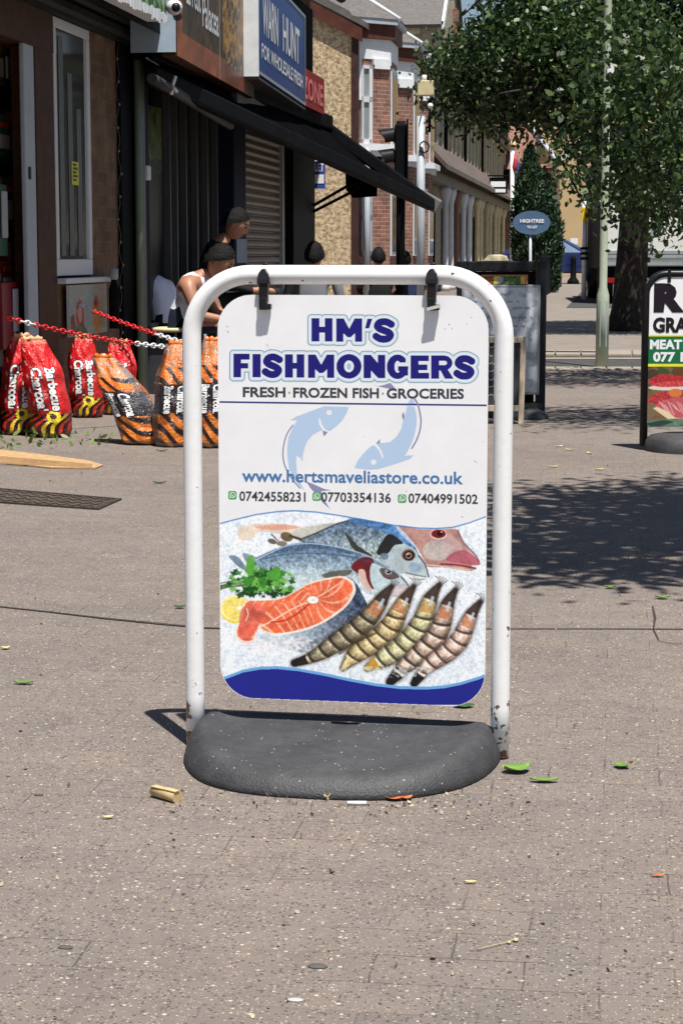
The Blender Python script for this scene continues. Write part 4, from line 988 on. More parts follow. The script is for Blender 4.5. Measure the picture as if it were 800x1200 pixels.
mb.ext([q+Vector((.003,-.012,-.02)), q+bk+Vector((0,-.012,-.02)), q+bk+Vector((0,-.012,.92)), q+Vector((.003,-.012,.92))],(0,.02,0)); mb.build('end_cap', smat('white_end_cap',214,220,224), HS)
mb = MB(); e=.03
for (u0,u1,v0,v1) in ((0,1,0,.03),(0,1,.97,1),(.985,1,.03,.97)):
    mb.add([hfn(u0,v0,.006),hfn(u1,v0,.006),hfn(u1,v1,.006),hfn(u0,v1,.006)],[(0,1,2,3)])
mb.build('trim', grey_metal, HS)
mb = MB(); mb.beam(pn2+Vector((-.14,0,-.03)), pf2+Vector((-.14,0,-.03)), .28, .02); mb.beam(pn2+Vector((-.2,0,-.2)), pf2+Vector((-.2,0,-.2)), .05, .32); mb.build('underside_board', mat('worn_grey_board',(.10,.09,.08),var=.3), HS)
# small red sign
Xr = FX+.25; ra, rb = PX(352,121,Xr), PX(380,137,Xr); rb.z=ra.z
RS, rbx, rfn = fascia('red_shop_sign', ra, rb, 0,0,0, .36, .05, 'small dark red sign with white letters beyond the blue shop sign', smat('red_sign_face',150,30,34,k=.8))
mb = MB(); add_text(mb, 'ZONE', lambda q,v_: rfn(.08+.84*q,.2+.6*v_,.004), 0, .02); mb.build('lettering', smat('red_sign_letters',225,120,120), rbx)

# second shop building
SB = thing('black_fronted_shop', (FX,yx(230),0), 'black fronted shop with dark glass, blue pillar and closed grey roller shutter under the awning', 'shop')
yb0, yb1 = yx(168), yx(369)
mb = MB(); mb.box(FX-.30, FX-.02, yb0, yb1, 2.72, 3.6); mb.build('fascia_board', dark_metal, SB)
mb = MB(); mb.box(FX-.30, FX-.05, yb0, yb1, 3.6, 4.0); mb.box(FX-4, FX-.3, yb1-.2, yb1, 0, 4.0); mb.build('upper_wall', brick_brown, SB)
mb = MB(); mb.ext([(FX+.25,yb0,3.75),(FX-2.5,yb0,4.9),(FX-2.5,yb0,4.95),(FX+.25,yb0,3.82)],(0,yb1-yb0,0)); mb.build('roof', slate, SB)
mb = MB(); mb.tube([(FX+.28,yb0,3.74),(FX+.28,yb1+.1,3.74)],.06,8); mb.build('gutter', dark_metal, SB)
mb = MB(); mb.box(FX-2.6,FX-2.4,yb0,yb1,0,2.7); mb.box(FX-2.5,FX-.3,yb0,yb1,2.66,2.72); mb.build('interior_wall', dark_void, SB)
# dark glazing with mullions
G_ = MB(); G_.box(FX-.10,FX-.115,yb0,yx(269),.45,2.72); g_o = G_.build('shop_window', mat('reflecting_black_glass',(.010,.013,.011),rough=.06,var=.4,vscale=1.5,spec=.4), SB)
mb = MB()
for px in (176,208,216,226.5,239,251,262): mb.box(FX-.05,FX-.10,yx(px),yx(px+1.1),.45,2.66)
mb.box(FX-.05,FX-.10,yb0,yx(269),.40,.47); mb.build('mullion', mat('dull_metal_frame',(.07,.07,.072),rough=.4), g_o)
gc2 = Canvas(0,2,0,2,60,(16,18,16)); gc2.put((gc2.Y<.55)&(gc2.n1>.42),(70,88,34),.8,.4); gc2.put((gc2.Y<.7)&(gc2.n2>.62),(120,130,60),.6); gc2.put((gc2.Y>.7)&(gc2.n1>.60),(34,30,28),.8)
gc2.put((gc2.Y>1.08)&(gc2.Y<1.14)&(gc2.X>.05)&(gc2.X<.5),(90,100,108),.9); gc2.put((gc2.Y>1.18)&(gc2.Y<1.27)&(gc2.X>.05)&(gc2.X<.55),(120,136,146),.9)
yq0,yq1 = yx(168.6),yx(206); 
gc2.mesh('window_poster', lambda X,Y:(np.full(X.shape,-.095), yq0+(yq1-yq0)*X/2-SB.location.y, 2.05-1.4*Y/2), M_print, g_o)
fbox(MB(), 168, 269, 0, .45, FX-.06, FX-.2).build('stall_riser', dark_metal, SB)
fbox(MB(), 269.5, 283.5, 0, 2.72, FX+.04, FX-.2).build('blue_pillar', smat('navy_pillar',30,38,60,k=.7,spec=.1), SB)
fbox(MB(), 271, 283, zx(277,308), zx(277,280), FX+.045, FX+.05).build('pale_notice', smat('pale_notice',150,160,178,k=.8), SB)
# roller shutter, corrugated
mb = MB(); y0, y1 = yx(285), yx(328); pts=[]; z = .0
while z < 2.66:
    for dx, dz in ((0,0),(.030,.010),(.040,.032),(.030,.054),(0,.066)): pts.append((FX-.03+dx, z+dz))
    z += .074
mb.add([(x,y0,z) for x,z in pts]+[(x,y1,z) for x,z in pts], [(i,len(pts)+i,len(pts)+i+1,i+1) for i in range(len(pts)-1)])
mb.build('roller_shutter', smat('taupe_shutter',150,136,126,k=.72,rough=.45,var=.2), SB)
for g0_,g1_ in ((283.6,285),(328,330)): fbox(MB(),g0_,g1_,0,2.7,FX+.03,FX-.1).build('shutter_guide', grey_metal, SB)
mb = MB(); fbox(mb,333,336.5,zx(335,270),zx(335,225),FX-.05,FX-.1); mb.build('door_notice', smat('peach_notice',190,160,140,k=.7), SB)
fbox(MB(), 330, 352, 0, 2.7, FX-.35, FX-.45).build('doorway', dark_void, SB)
fbox(MB(), 344, 369, 0, 2.72, FX, FX-.3).build('end_pillar', mat('black_painted_pillar',(.012,.014,.02)), SB)
# TO LET board
lt = thing('letting_board', PX(374,205,FX+.1), 'small blue and white letting board on the end pillar below the awning', 'letting board')
D_ = 22.2; q = [PD(368,221,D_),PD(380.5,221,D_),PD(380.5,189,D_),PD(368,189,D_)]
mb = MB(); mb.ext(q,(0,.03,0)); LB = mb.build('board', smat('letting_blue',40,70,160), lt)
f = quad_fn(PD(369,201,D_),PD(379.5,201,D_),PD(369,191,D_),PD(379.5,191,D_),(0,-.004,0)); mb = MB(); add_text(mb,'LET',f,0,.03); mb.build('lettering', white_p, LB)
mb = MB(); mb.poly([p+Vector((0,-.004,0)) for p in (PD(369,215,D_),PD(379.5,215,D_),PD(379.5,204.5,D_),PD(369,204.5,D_))]); mb.build('white_patch', white_p, LB)

# awning
AW = thing('shop_awning', PX(180,69,FX+.1), 'long black cloth shop awning sagging down on its folding arms', 'awning')
W0 = PX(166,64,FX+.12); W1 = PX(382,150,FX+.12); F1 = PD(505,240,W1.dot(FWD)); F0 = PD(176,88,W0.dot(FWD)-.1)
mb = MB(); nu, nv = 24, 8; vs = []
for i in range(nu+1):
    for j in range(nv+1):
        u_, v_ = i/nu, j/nv; p = W0.lerp(W1,u_).lerp(F0.lerp(F1,u_),v_); p = p.copy(); p.z -= .10*math.sin(math.pi*v_)*u_+.02*math.sin(u_*40)*v_; vs.append(p)
mb.add(vs,[(i*(nv+1)+j,(i+1)*(nv+1)+j,(i+1)*(nv+1)+j+1,i*(nv+1)+j+1) for i in range(nu) for j in range(nv)],0,True)
cl = mb.build('cloth', black_cloth, AW); md = cl.modifiers.new('thickness','SOLIDIFY'); md.thickness=.006
MB().beam(W0+Vector((0,0,.05)),W1+Vector((0,0,.05)),.16,.16).build('cassette', dark_metal, AW, bevel=.02)
MB().beam(F0,F1,.09,.13).build('front_bar', dark_metal, AW, bevel=.02)
MB().beam(W1,F1,.10,.14).build('side_bar', dark_metal, AW, bevel=.02)
mb = MB(); mb.beam(PD(391,153,22.4),PD(441,196,22.4),.04,.03); mb.build('bar_edge', grey_metal, AW)
MB().beam(PD(490,229,22.35),PD(514,243,22.35),.16,.16).build('end_box', smat('grey_end_box',120,120,118,k=.7), AW, bevel=.02)
mb = MB(); mb.beam(PD(381,162,21.9),PD(402,184,21.9),.05,.03); mb.beam(PD(402,184,21.9),PD(421,207,21.9),.05,.03); mb.build('folding_arm', smat('pale_arm',176,178,170), AW)
mb = MB(); mb.tube([PX(367,241,FX),PD(405,219,21.6),PD(424,213,21.6)],.018,6); mb.tube([PX(367,248,FX),PD(410,226,21.6),PD(424,217,21.6)],.018,6); mb.build('support_stay', dark_metal, AW)
mb = MB(); mb.ext([PD(404,192,21.7),PD(442,206,21.7),PD(441,230,21.7),PD(413,232,21.7),PD(405,222,21.7)],(0,.05,0)); mb.build('valance', black_cloth, AW)
mb = MB(); mb.tube([PD(178,92,12.9),PD(205,107,13.6),PD(238,128,14.7),PD(270,147,15.7)],.035,10); rt = mb.build('rolled_tube', mat('dull_roll',(.05,.048,.046),rough=.6,var=.3), AW)
mb = MB(); c_ = PD(202,101,13.4); mb.tube([PD(206,89,13.4),c_],.012,6); mb.tube([c_,PD(201,111,13.4)],.012,6); mb.tube([c_,PD(208,108,13.4)],.012,6); mb.build('cable_tie', white_p, rt)
mb = MB(); mb.tube([PD(172,68,13.4),PD(185,76,13.8),PD(190,84,14)],.008,5); mb.build('cable', pale_grey, AW)

# ================================================================ BAY-FRONTED HOUSE (pebbledash gable)
LX = -4.8
HC = thing('bay_fronted_house', (LX,36,0), 'house with pebbledashed gable end, white stone bay windows and red brick beyond the shops', 'house')
def pebble():
    m = bpy.data.materials.new('pebbledash'); m.use_nodes=True; n=m.node_tree.nodes; l=m.node_tree.links; p=n['Principled BSDF']; p.inputs['Roughness'].default_value=.95
    tc=n.new('ShaderNodeTexCoord'); v=n.new('ShaderNodeTexNoise'); v.inputs['Scale'].default_value=13; v.inputs['Detail'].default_value=6; v.inputs['Roughness'].default_value=.75; v.inputs['Distortion'].default_value=.4; l.new(tc.outputs['Object'],v.inputs['Vector'])
    r=n.new('ShaderNodeValToRGB'); e=r.color_ramp.elements; e[0].position=.40; e[0].color=(.24,.16,.09,1); e[1].position=.58; e[1].color=(.66,.52,.33,1); l.new(v.outputs['Fac'],r.inputs[0]); l.new(r.outputs[0],p.inputs['Base Color'])
    b=n.new('ShaderNodeBump'); b.inputs['Strength'].default_value=.6; b.inputs['Distance'].default_value=.03; l.new(v.outputs['Fac'],b.inputs['Height']); l.new(b.outputs[0],p.inputs['Normal']); return m
M_peb = pebble(); YG = 36.0
def cz(px,py,Y=YG): return PYP(px,py,Y)
ez = cz(415,30).z
mb = MB(); xr = LX-4.4
mb.add([(LX,YG,0),(LX,YG,ez),(xr,YG,ez+2.3),(xr-4.4,YG,ez),(xr-4.4,YG,0)],[(0,1,2,3,4)]); mb.build('gable_wall', M_peb, HC)
mb = MB(); mb.box(LX-.3,LX,YG+.02,47.0,0,ez); mb.build('front_wall', brick_red, HC)
mb = MB(); mb.ext([(LX+.25,YG-.12,ez-.05),(xr,YG-.12,ez+2.37),(xr,YG-.12,ez+2.47),(LX+.25,YG-.12,ez+.05)],(0,11.2,0)); mb.build('roof', slate, HC)
mb = MB(); mb.ext([(LX+.18,YG-.05,ez-.30),(xr,YG-.05,ez+2.1),(xr,YG-.05,ez+2.36),(LX+.18,YG-.05,ez-.06)],(0,-.06,0)); mb.build('verge_board', red_wood, HC)
mb = MB(); mb.box(LX-.02,LX+.10,YG-.03,YG+.12,0,ez-.2); mb.build('corner_pier', mat('dark_corner',(.05,.022,.018),var=.3), HC)
M_white_lit = white_paint
def bay(Y0, front, main=True):
    x0 = LX; x1 = LX+.58; Y1=Y0+.55; Y2=Y0+1.75; Y3=Y2+.55
    pl4 = [(x0,Y0),(x1,Y1),(x1,Y2),(x0,Y3)]
    def ins(e): return [(x0-.0,Y0-e),(x1+e,Y1-e*.45),(x1+e,Y2+e*.45),(x0-.0,Y3+e)]
    mb = MB(); mb.prism(pl4,0,ez-.1); B = mb.build('bay', brick_red, HC)
    z1 = cz(440,42).z; z2 = cz(440,66).z
    mb = MB(); mb.prism(ins(.02),z2,z1)
    a = Vector((x0,Y0-.02,0)); b_ = Vector((x1,Y1-.02,0)); d=(b_-a)
    for u0,u1,za,zb in ((.50,1.0,z2-.10,z2+.01),(.02,.16,z2-.75,z2),(.53,.97,z2-.17,z2-.10)):
        p,q = a+d*u0, a+d*u1; n_=Vector((d.y,-d.x,0)).normalized(); mb.ext([p+n_*.05+Vector((0,0,za)),q+n_*.05+Vector((0,0,za)),q+n_*.05+Vector((0,0,zb)),p+n_*.05+Vector((0,0,zb))], -n_*.12)
    mb.build('stone_head', white_paint, B)
    mb = MB(); mb.prism(ins(.10),z1+.002,z1+.26); mb.build('fascia', red_wood, B)
    mb = MB(); mb.prism(ins(.18),z1+.262,z1+.36); mb.build('gutter', pale_grey, B)
    # hipped roof
    e = .2; za = z1+.36; ap = [(LX-.9,Y0+1.1,za+1.1),(LX-.9,Y2-.5,za+1.1)]; c4 = [(x,y,za) for x,y in ins(e)]
    mb = MB(); mb.add(c4+ap,[(0,1,4),(1,2,5,4),(2,3,5),(0,4,5,3)]); mb.build('bay_roof', slate, B)
    mb = MB(); mb.tube([c4[1],ap[0]],.045,6); mb.build('hip_flashing', white_paint, B)
    # windows on the canted face and the front
    for lvl,(za,zb) in enumerate(((cz(430,168).z,z2-.12),(cz(430,300).z,cz(430,222).z))):
        for k,(u0,u1) in enumerate(((.17,.47),)):
            p,q = a+d*u0, a+d*u1; n_=Vector((d.y,-d.x,0)).normalized(); Z3=Vector((0,0,1)); t_=.035 if lvl==0 else .03
            W = MB()
            def fr(pa,pb,z0,z1_): W.ext([pa+n_*.05+Z3*z0,pb+n_*.05+Z3*z0,pb+n_*.05+Z3*z1_,pa+n_*.05+Z3*z1_], -n_*.08)
            dd=(q-p).normalized(); fr(p,q,za,za+.10); fr(p,q,zb-.06,zb); fr(p,p+dd*t_,za,zb); fr(q-dd*t_*2.2,q,za,zb); zm=(za+zb)/2+.1; fr(p,q,zm-.05,zm+.05)
            wo = W.build('window', upvc if lvl==0 else grey_metal, B)
            g=MB(); g.ext([p+n_*.015+Z3*za,q+n_*.015+Z3*za,q+n_*.015+Z3*zb,p+n_*.015+Z3*zb], -n_*.01); g.build('glass', glass_pale if lvl==0 else glass_dark, wo)
        wf = MB(); fz0,fz1=za,zb; wf.box(x1+.03,x1-.02,Y1+.15,Y2-.15,fz0,fz1); wo=wf.build('window', upvc, B); g=MB(); g.box(x1+.035,x1+.04,Y1+.22,(Y1+Y2)/2-.04,fz0+.08,fz1-.08); g.box(x1+.035,x1+.04,(Y1+Y2)/2+.04,Y2-.22,fz0+.08,fz1-.08); g.build('glass', glass_dark, wo)
    mb = MB(); zs_ = cz(430,171).z; mb.prism(ins(.16),zs_-.06,zs_+.06); mb.prism(ins(.07),zs_-.16,zs_-.062); mb.build('sill_band', white_paint, B)
    return B
bay(36.25, True); bay(40.4, False); bay(43.8, False)
mb = MB(); p_ = cz(430,180,36.1); mb.tube([(p_.x,36.1,2.9),(p_.x,36.1,0)],.055,8); mb.build('downpipe', pale_grey, HC)
for y in (39.3,43.1): MB().tube([(LX+.10,y,4.6),(LX+.10,y,0)],.06,8).build('downpipe', grey_metal, HC)
mb = MB(); mb.box(LX,LX+.45,36.6,47,2.62,2.78); mb.build('porch_band', dark_metal, HC)
# taller building behind with slate roof and chimney
TB = thing('tall_brick_house', (-5.6,62,0), 'taller yellow brick house with a big grey slate roof and chimney behind the bay windows', 'house')
Yt = 60.
za = PYP(480,30,Yt).z; xl=PYP(395,30,Yt).x; xr_=PYP(512,30,Yt).x
mb = MB(); mb.box(xl-6,xr_,Yt,Yt+9,0,za); mb.build('wall', brick_stock, TB)
mb = MB(); mb.add([(xl-6,Yt-.3,za),(xr_+.15,Yt-.3,za),(xr_+.15,Yt+4.5,za+3.4),(xl-6,Yt+4.5,za+3.4),(xl-6,Yt+9.3,za),(xr_+.15,Yt+9.3,za)],[(0,1,2,3),(3,2,5,4)]); r_ = mb.build('roof', slate, TB); md=r_.modifiers.new('thickness','SOLIDIFY'); md.thickness=.12
mb = MB(); mb.ext([(xr_+.16,Yt-.3,za-.2),(xr_+.16,Yt+4.5,za+3.2),(xr_+.16,Yt+4.5,za+3.5),(xr_+.16,Yt-.3,za+.1)],(.08,0,0)); mb.build('verge_board', white_paint, TB)
mb = MB(); mb.add([(xr_,Yt,za),(xr_,Yt+4.5,za+3.35),(xr_,Yt+9,za)],[(0,1,2)]); mb.build('gable', brick_stock, TB)
mb = MB(); c_=PYP(524,20,Yt+6); mb.box(c_.x-.35,c_.x+.35,Yt+5.6,Yt+6.4,za,PYP(524,12,Yt+6).z); mb.build('chimney', brick_red, TB)
mb = MB(); mb.box(PYP(468,0,Yt).x,PYP(492,0,Yt).x,Yt-.06,Yt-.01,za-.25,za-.05); mb.build('eaves_plate', cream, TB)

# ================================================================ TERRACE with column porches
HD = thing('terrace_row', (LX,54,0), 'row of yellow brick terraced houses with a long tiled porch roof on pale columns', 'terraced houses')
yd0, yd1 = 47.2, yx(592,LX); eD = 5.6
mb = MB(); mb.box(LX-5,LX,yd0,yd1,0,eD); mb.build('wall', brick_stock, HD)
mb = MB(); mb.ext([(LX+.35,yd0,eD-.05),(LX-4,yd0-.1,eD+2.2),(LX-4,yd0-.1,eD+2.35),(LX+.35,yd0,eD+.08)],(0,yd1-yd0+.2,0)); mb.build('roof', slate, HD)
mb = MB(); mb.box(LX+.003,LX+.22,yd0,yd1,eD-.30,eD-.06); mb.build('eaves_board', mat('weathered_eaves',(.16,.13,.10),var=.3), HD)
Xc = LX+.30
mb = MB(); mb.ext([(LX+.01,yd0,3.75),(Xc+.46,yd0,2.98),(Xc+.46,yd0,3.10),(LX+.01,yd0,3.9)],(0,yd1-yd0,0)); mb.build('porch_roof', mat('weathered_porch_tiles',(.115,.085,.068),var=.5,vscale=3,bump=.6,bscale=6), HD)
mb = MB(); mb.box(Xc-.12,Xc+.12,yd0,yd1,2.74,2.99); mb.build('porch_beam', mat('weathered_eaves',(.16,.13,.10)), HD)
k = 0
for px, cm in ((521,0),(527.5,0),(534.5,2),(542,0),(549,0),(558,1),(562,1),(569,1),(573,1),(579,1),(583,1),(588.5,1)):
    y = yx(px,Xc); r0=.092
    mb = MB(); mb.lathe([(.15,0),(.15,.12),(.11,.2),(r0,.3),(r0*.86,2.30),(.095,2.34),(.095,2.38),(.13,2.5),(.155,2.62),(.155,2.735)],(Xc,y,0),12)
    c_ = mb.build('column', [white_paint, cream, smat('brown_column',130,100,80)][cm], HD); k += 1
yy = yd0+1.0
while yy < yd1-1.0:
    wd = 1.15; z0,z1 = 3.75,5.15
    mb = MB(); mb.box(LX+.003,LX+.06,yy-.16,yy,z0-.1,z1+.02); mb.box(LX+.003,LX+.06,yy+wd,yy+wd+.16,z0-.1,z1+.02); mb.box(LX+.003,LX+.07,yy-.2,yy+wd+.2,z1+.022,z1+.24); mb.box(LX+.003,LX+.10,yy-.2,yy+wd+.2,z0-.2,z0-.102)
    wo = mb.build('window', cream, HD)
    mb = MB(); mb.box(LX+.004,LX+.012,yy,yy+wd,z0-.1,z1+.02); mb.build('glass', mat('grey_window_glass',(.05,.06,.06),rough=.15), wo)
    mb = MB(); mb.box(LX+.013,LX+.03,yy+wd/2-.04,yy+wd/2+.04,z0-.1,z1); mb.build('sash', white_paint, wo)
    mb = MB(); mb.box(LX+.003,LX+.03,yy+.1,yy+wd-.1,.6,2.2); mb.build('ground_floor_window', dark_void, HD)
    yy += 3.0
for y in (yd0+7.3, yd0+14.2, yd0+22): MB().tube([(LX+.1,y,3.8),(LX+.1,y,eD-.2)],.05,6).build('downpipe', dark_metal, HD)

# bracket sign, flagpole, oval sign
t = thing('hanging_sign', PD(583,217,66), 'small black hanging sign with two white bars past the terrace', 'hanging sign')
mb = MB(); D_=66; q=[PD(573,227,D_),PD(594,227,D_),PD(594,208,D_),PD(573,208,D_)]; mb.ext(q,(0,.1,0)); bo=mb.build('board', dark_metal, t)
mb = MB()
for a_,b_ in ((219,212.6),(225.4,221.4)): mb.poly([PD(574.5,a_,D_)-Vector((0,.01,0)),PD(592,a_,D_)-Vector((0,.01,0)),PD(592,b_,D_)-Vector((0,.01,0)),PD(574.5,b_,D_)-Vector((0,.01,0))])
mb.build('white_bar', white_p, bo)
MB().beam(PD(571,206,D_),PD(595,206,D_),.05,.05).build('bracket', dark_metal, t)
t = thing('flagpole', G(599,337), 'white flagpole with a furled red and blue flag beside the conifer', 'flagpole')
g_ = G(599,337); MB().tube([g_,PYP(600,172,g_.y)],.06,8).build('pole', white_paint, t); MB().ell(PYP(600,170,g_.y),(.11,.11,.13)).build('finial', smat('gilt',200,180,120), t)
mb = MB(); pts=[PYP(601,180,g_.y),PYP(603.5,188,g_.y),PYP(602.5,196,g_.y),PYP(601,203,g_.y)]; mb.tube(pts,[.03,.08,.09,.04],8,0); mb.tube([p+Vector((.08,.02,-.1)) for p in pts],[.03,.05,.06,.02],8,1); mb.build('flag', [smat('flag_red',180,50,56), smat('flag_blue',60,70,130)], t)
t = thing('oval_sign', G(621,372), 'blue grey oval sign with white lettering on a slim pale post before the conifer', 'oval sign')
Dv = G(621,372).dot(FWD); mb = MB(); c_=PD(622.5,261,Dv); rx=(PD(644.5,261,Dv)-c_).length; rzv=(PD(622.5,247,Dv)-c_).length
el=[c_+RGT*rx*math.cos(i*math.pi/20)+Vector((0,0,rzv*math.sin(i*math.pi/20))) for i in range(40)]; mb.ext(el, FWD*.03); ov=mb.build('oval_board', smat('slate_blue_board',78,104,134,rough=.4,var=.08), t)
mb = MB(); 
add_text(mb,'HIGHTREE',quad_fn(PD(609,261,Dv-.01),PD(637,261,Dv-.01),PD(609,256.6,Dv-.01),PD(637,256.6,Dv-.01)),0,.03); add_text(mb,'TO LET',quad_fn(PD(617,267.5,Dv-.01),PD(629,267.5,Dv-.01),PD(617,264.5,Dv-.01),PD(629,264.5,Dv-.01)),0,.03)
mb.build('lettering', white_p, ov)
MB().tube([G(621,372),PD(621,274,Dv+.04)],.022,8).build('post', pale_grey, t)

# brick house with tiled roof and the cream building behind
HE = thing('red_tiled_house', (-2,84,0), 'red brick house with steep brown tiled roof behind the conifer', 'house')
Ye=84.; sc_=Ye/2300
def e(px,py,Y=Ye): return PYP(px,py,Y)
tile = mat('brown_roof_tiles',(.20,.10,.07),rough=.8,var=.35,vscale=3,bump=.5,bscale=5)
zE = e(600,196).z; zr=e(600,141).z
mb = MB(); mb.box(e(575,0).x,e(652,0).x,Ye,Ye+8,0,zE); mb.build('wall', brick_red, HE)
mb = MB(); A=e(570,198,Ye-.3); 
mb.add([e(572,198,Ye-.3),e(608,198,Ye-.3),e(614,141,Ye+4),e(584,141,Ye+4)],[(0,1,2,3)]); mb.add([e(608,198,Ye-.3),e(655,196,Ye-.3),e(634,165,Ye+1.5),e(614,141,Ye+4)],[(0,1,2,3)]); mb.build('roof', tile, HE)
mb = MB(); mb.tube([e(584,141,Ye+4),e(614,141,Ye+4)],.12,8); mb.build('ridge_tile', smat('red_ridge',170,80,60), HE)
mb = MB(); mb.tube([e(614,141,Ye+3.9),e(634,165,Ye+1.4),e(653,190,Ye-.4)],.10,8); mb.build('verge_board', pale_grey, HE)
mb = MB(); mb.add([e(612,198,Ye-.05),e(652,198,Ye-.05),e(650,190,Ye-.05),e(633,166,Ye-.05),e(618,190,Ye-.05)],[(0,1,2,3,4)]); mb.build('gable', brick_brown, HE)
mb = MB(); mb.box(e(644,0).x,e(653,0).x,Ye-.25,Ye-.002,0,e(648,190).z); mb.build('corner_pier', brick_red, HE)
mb = MB(); mb.box(e(576,0).x,e(582,0).x,Ye-.2,Ye-.002,e(580,235).z,e(580,165).z); mb.build('stone_quoin', cream, HE)
mb = MB(); mb.box(e(583,0).x,e(598,0).x,Ye-.1,Ye-.002,e(590,215).z,e(590,200).z); mb.build('window', dark_void, HE)
HF = thing('cream_building', (1,92,0), 'plain cream rendered building wall at the end of the street', 'building')
ren = smat('ochre_render',196,170,128,rough=.9,var=.08,vscale=.6); Yf=93.
mb = MB(); x0=e(605,0,Yf).x; x1=e(900,0,Yf).x
mb.add([(x0,Yf,0),(x1,Yf,0),(x1,Yf,e(690,90,Yf).z),(e(700,0,Yf).x,Yf,e(700,90,Yf).z),(e(640,0,Yf).x,Yf,e(640,112,Yf).z),(x0,Yf,e(605,140,Yf).z)],[(0,1,2,3,4,5)]); mb.build('wall', ren, HF)
mb = MB(); mb.box(e(656.5,0,Yf).x,e(660,0,Yf).x,Yf-.4,Yf-.01,e(658,265,Yf).z,e(658,255,Yf).z); mb.build('wall_lamp', dark_metal, HF)
mb = MB(); mb.box(e(672,0,Yf-1).x,e(681,0,Yf-1).x,Yf-1,Yf-.9,e(676,286,Yf-1).z,e(676,279,Yf-1).z); bn=mb.build('notice_board', white_p, HF)

# low dark fence under the conifer
g0,g1=G(655,334),G(636,338); mb=MB()
FE=thing('low_dark_fence', g1, 'low dark boarded fence below the conifer', 'fence')
a_=G(657.5,336); b_=G(630,352); 
mb=MB(); d=b_-a_; 
for k in range(22):
    p=a_+d*(k/22); q=a_+d*((k+.86)/22); zt=PD(657,300,a_.dot(FWD)).z; mb.ext([p,q,q+Vector((0,0,zt)),p+Vector((0,0,zt))],(0,.03,0))
mb.build('boards', dark_metal, FE)
MB().beam(a_+Vector((0,0,zt)),b_+Vector((0,0,zt)),.06,.05).build('top_rail', dark_metal, FE)
# ================================================================ TREES
def leaf_mat(name, c1, c2, rough=.45, trans=.3):
    m = bpy.data.materials.new(name); m.use_nodes = True; n = m.node_tree.nodes; l = m.node_tree.links; p = n['Principled BSDF']
    g = n.new('ShaderNodeNewGeometry'); mx = n.new('ShaderNodeMix'); mx.data_type='RGBA'; pw = n.new('ShaderNodeMath'); pw.operation='POWER'; pw.inputs[1].default_value=1.9; l.new(g.outputs['Random Per Island'], pw.inputs[0]); l.new(pw.outputs[0], mx.inputs[0]); mx.inputs[6].default_value=(*c1,1); mx.inputs[7].default_value=(*c2,1)
    l.new(mx.outputs[2], p.inputs['Base Color']); p.inputs['Roughness'].default_value = rough; p.inputs['Specular IOR Level'].default_value=.5
    tb = n.new('ShaderNodeBsdfTranslucent'); l.new(mx.outputs[2], tb.inputs[0]); ms = n.new('ShaderNodeMixShader'); ms.inputs[0].default_value=trans
    l.new(p.outputs[0], ms.inputs[1]); l.new(tb.outputs[0], ms.inputs[2]); l.new(ms.outputs[0], n['Material Output'].inputs[0]); return m
M_leaf = leaf_mat('lime_tree_leaf', (.010,.032,.006), (.115,.180,.050))
M_bark = mat('tree_bark', (.035,.028,.024), rough=.95, var=.4, vscale=14, bump=.8, bscale=18)
def leaves(centers, size, droop=.5, asp=.62, r=rng):
    N = len(centers); d = r.normal(size=(N,3)); d[:,2] -= droop; d /= np.linalg.norm(d,axis=1)[:,None]
    u = r.normal(size=(N,3)); u -= (u*d).sum(1)[:,None]*d; u /= np.linalg.norm(u,axis=1)[:,None]; nn = np.cross(d,u)
    s = (size*r.uniform(.65,1.3,N))[:,None]
    c = centers; a = c; p1 = c+d*s*.30+u*s*asp*.46+nn*s*.07; p2 = c+d*s*.68+u*s*asp*.36+nn*s*.07; p3 = c+d*s; p4 = c+d*s*.68-u*s*asp*.36+nn*s*.07; p5 = c+d*s*.30-u*s*asp*.46+nn*s*.07
    return np.stack([a,p1,p2,p3,p4,p5],1)
def blob_pts(blobs, dens, r=rng, clump=.0):
    out = []
    for (cx,cy,cz_,rx,ry,rz_) in blobs:
        n = int(dens*rx*ry*rz_*4.19); 
        v = r.normal(size=(n,3)); v /= np.linalg.norm(v,axis=1)[:,None]; rad = r.uniform(0,1,n)**(1/2.2)
        q = v*rad[:,None]
        # twigs: group into small sprays
        k = max(n//14,1); cent = q[r.integers(0,n,k)]; idx = r.integers(0,k,n); q = cent[idx]+r.normal(size=(n,3))*np.array([.16/rx,.16/ry,.12/rz_])
        out.append(q*np.array([rx,ry,rz_])+np.array([cx,cy,cz_]))
    return np.concatenate(out)
def branch(mb, a, b, r0, r1, sag=.0, n=8, wob=.12):
    a, b = Vector(a), Vector(b); pts=[]; L=(b-a).length
    for i in range(n+1):
        t=i/n; p=a.lerp(b,t); p += Vector((random.uniform(-1,1),random.uniform(-1,1),random.uniform(-1,1)))*wob*L*.12*(0<i<n); p.z += sag*math.sin(math.pi*t); pts.append(p)
    mb.tube(pts,[r0+(r1-r0)*i/n for i in range(n+1)],8); return pts
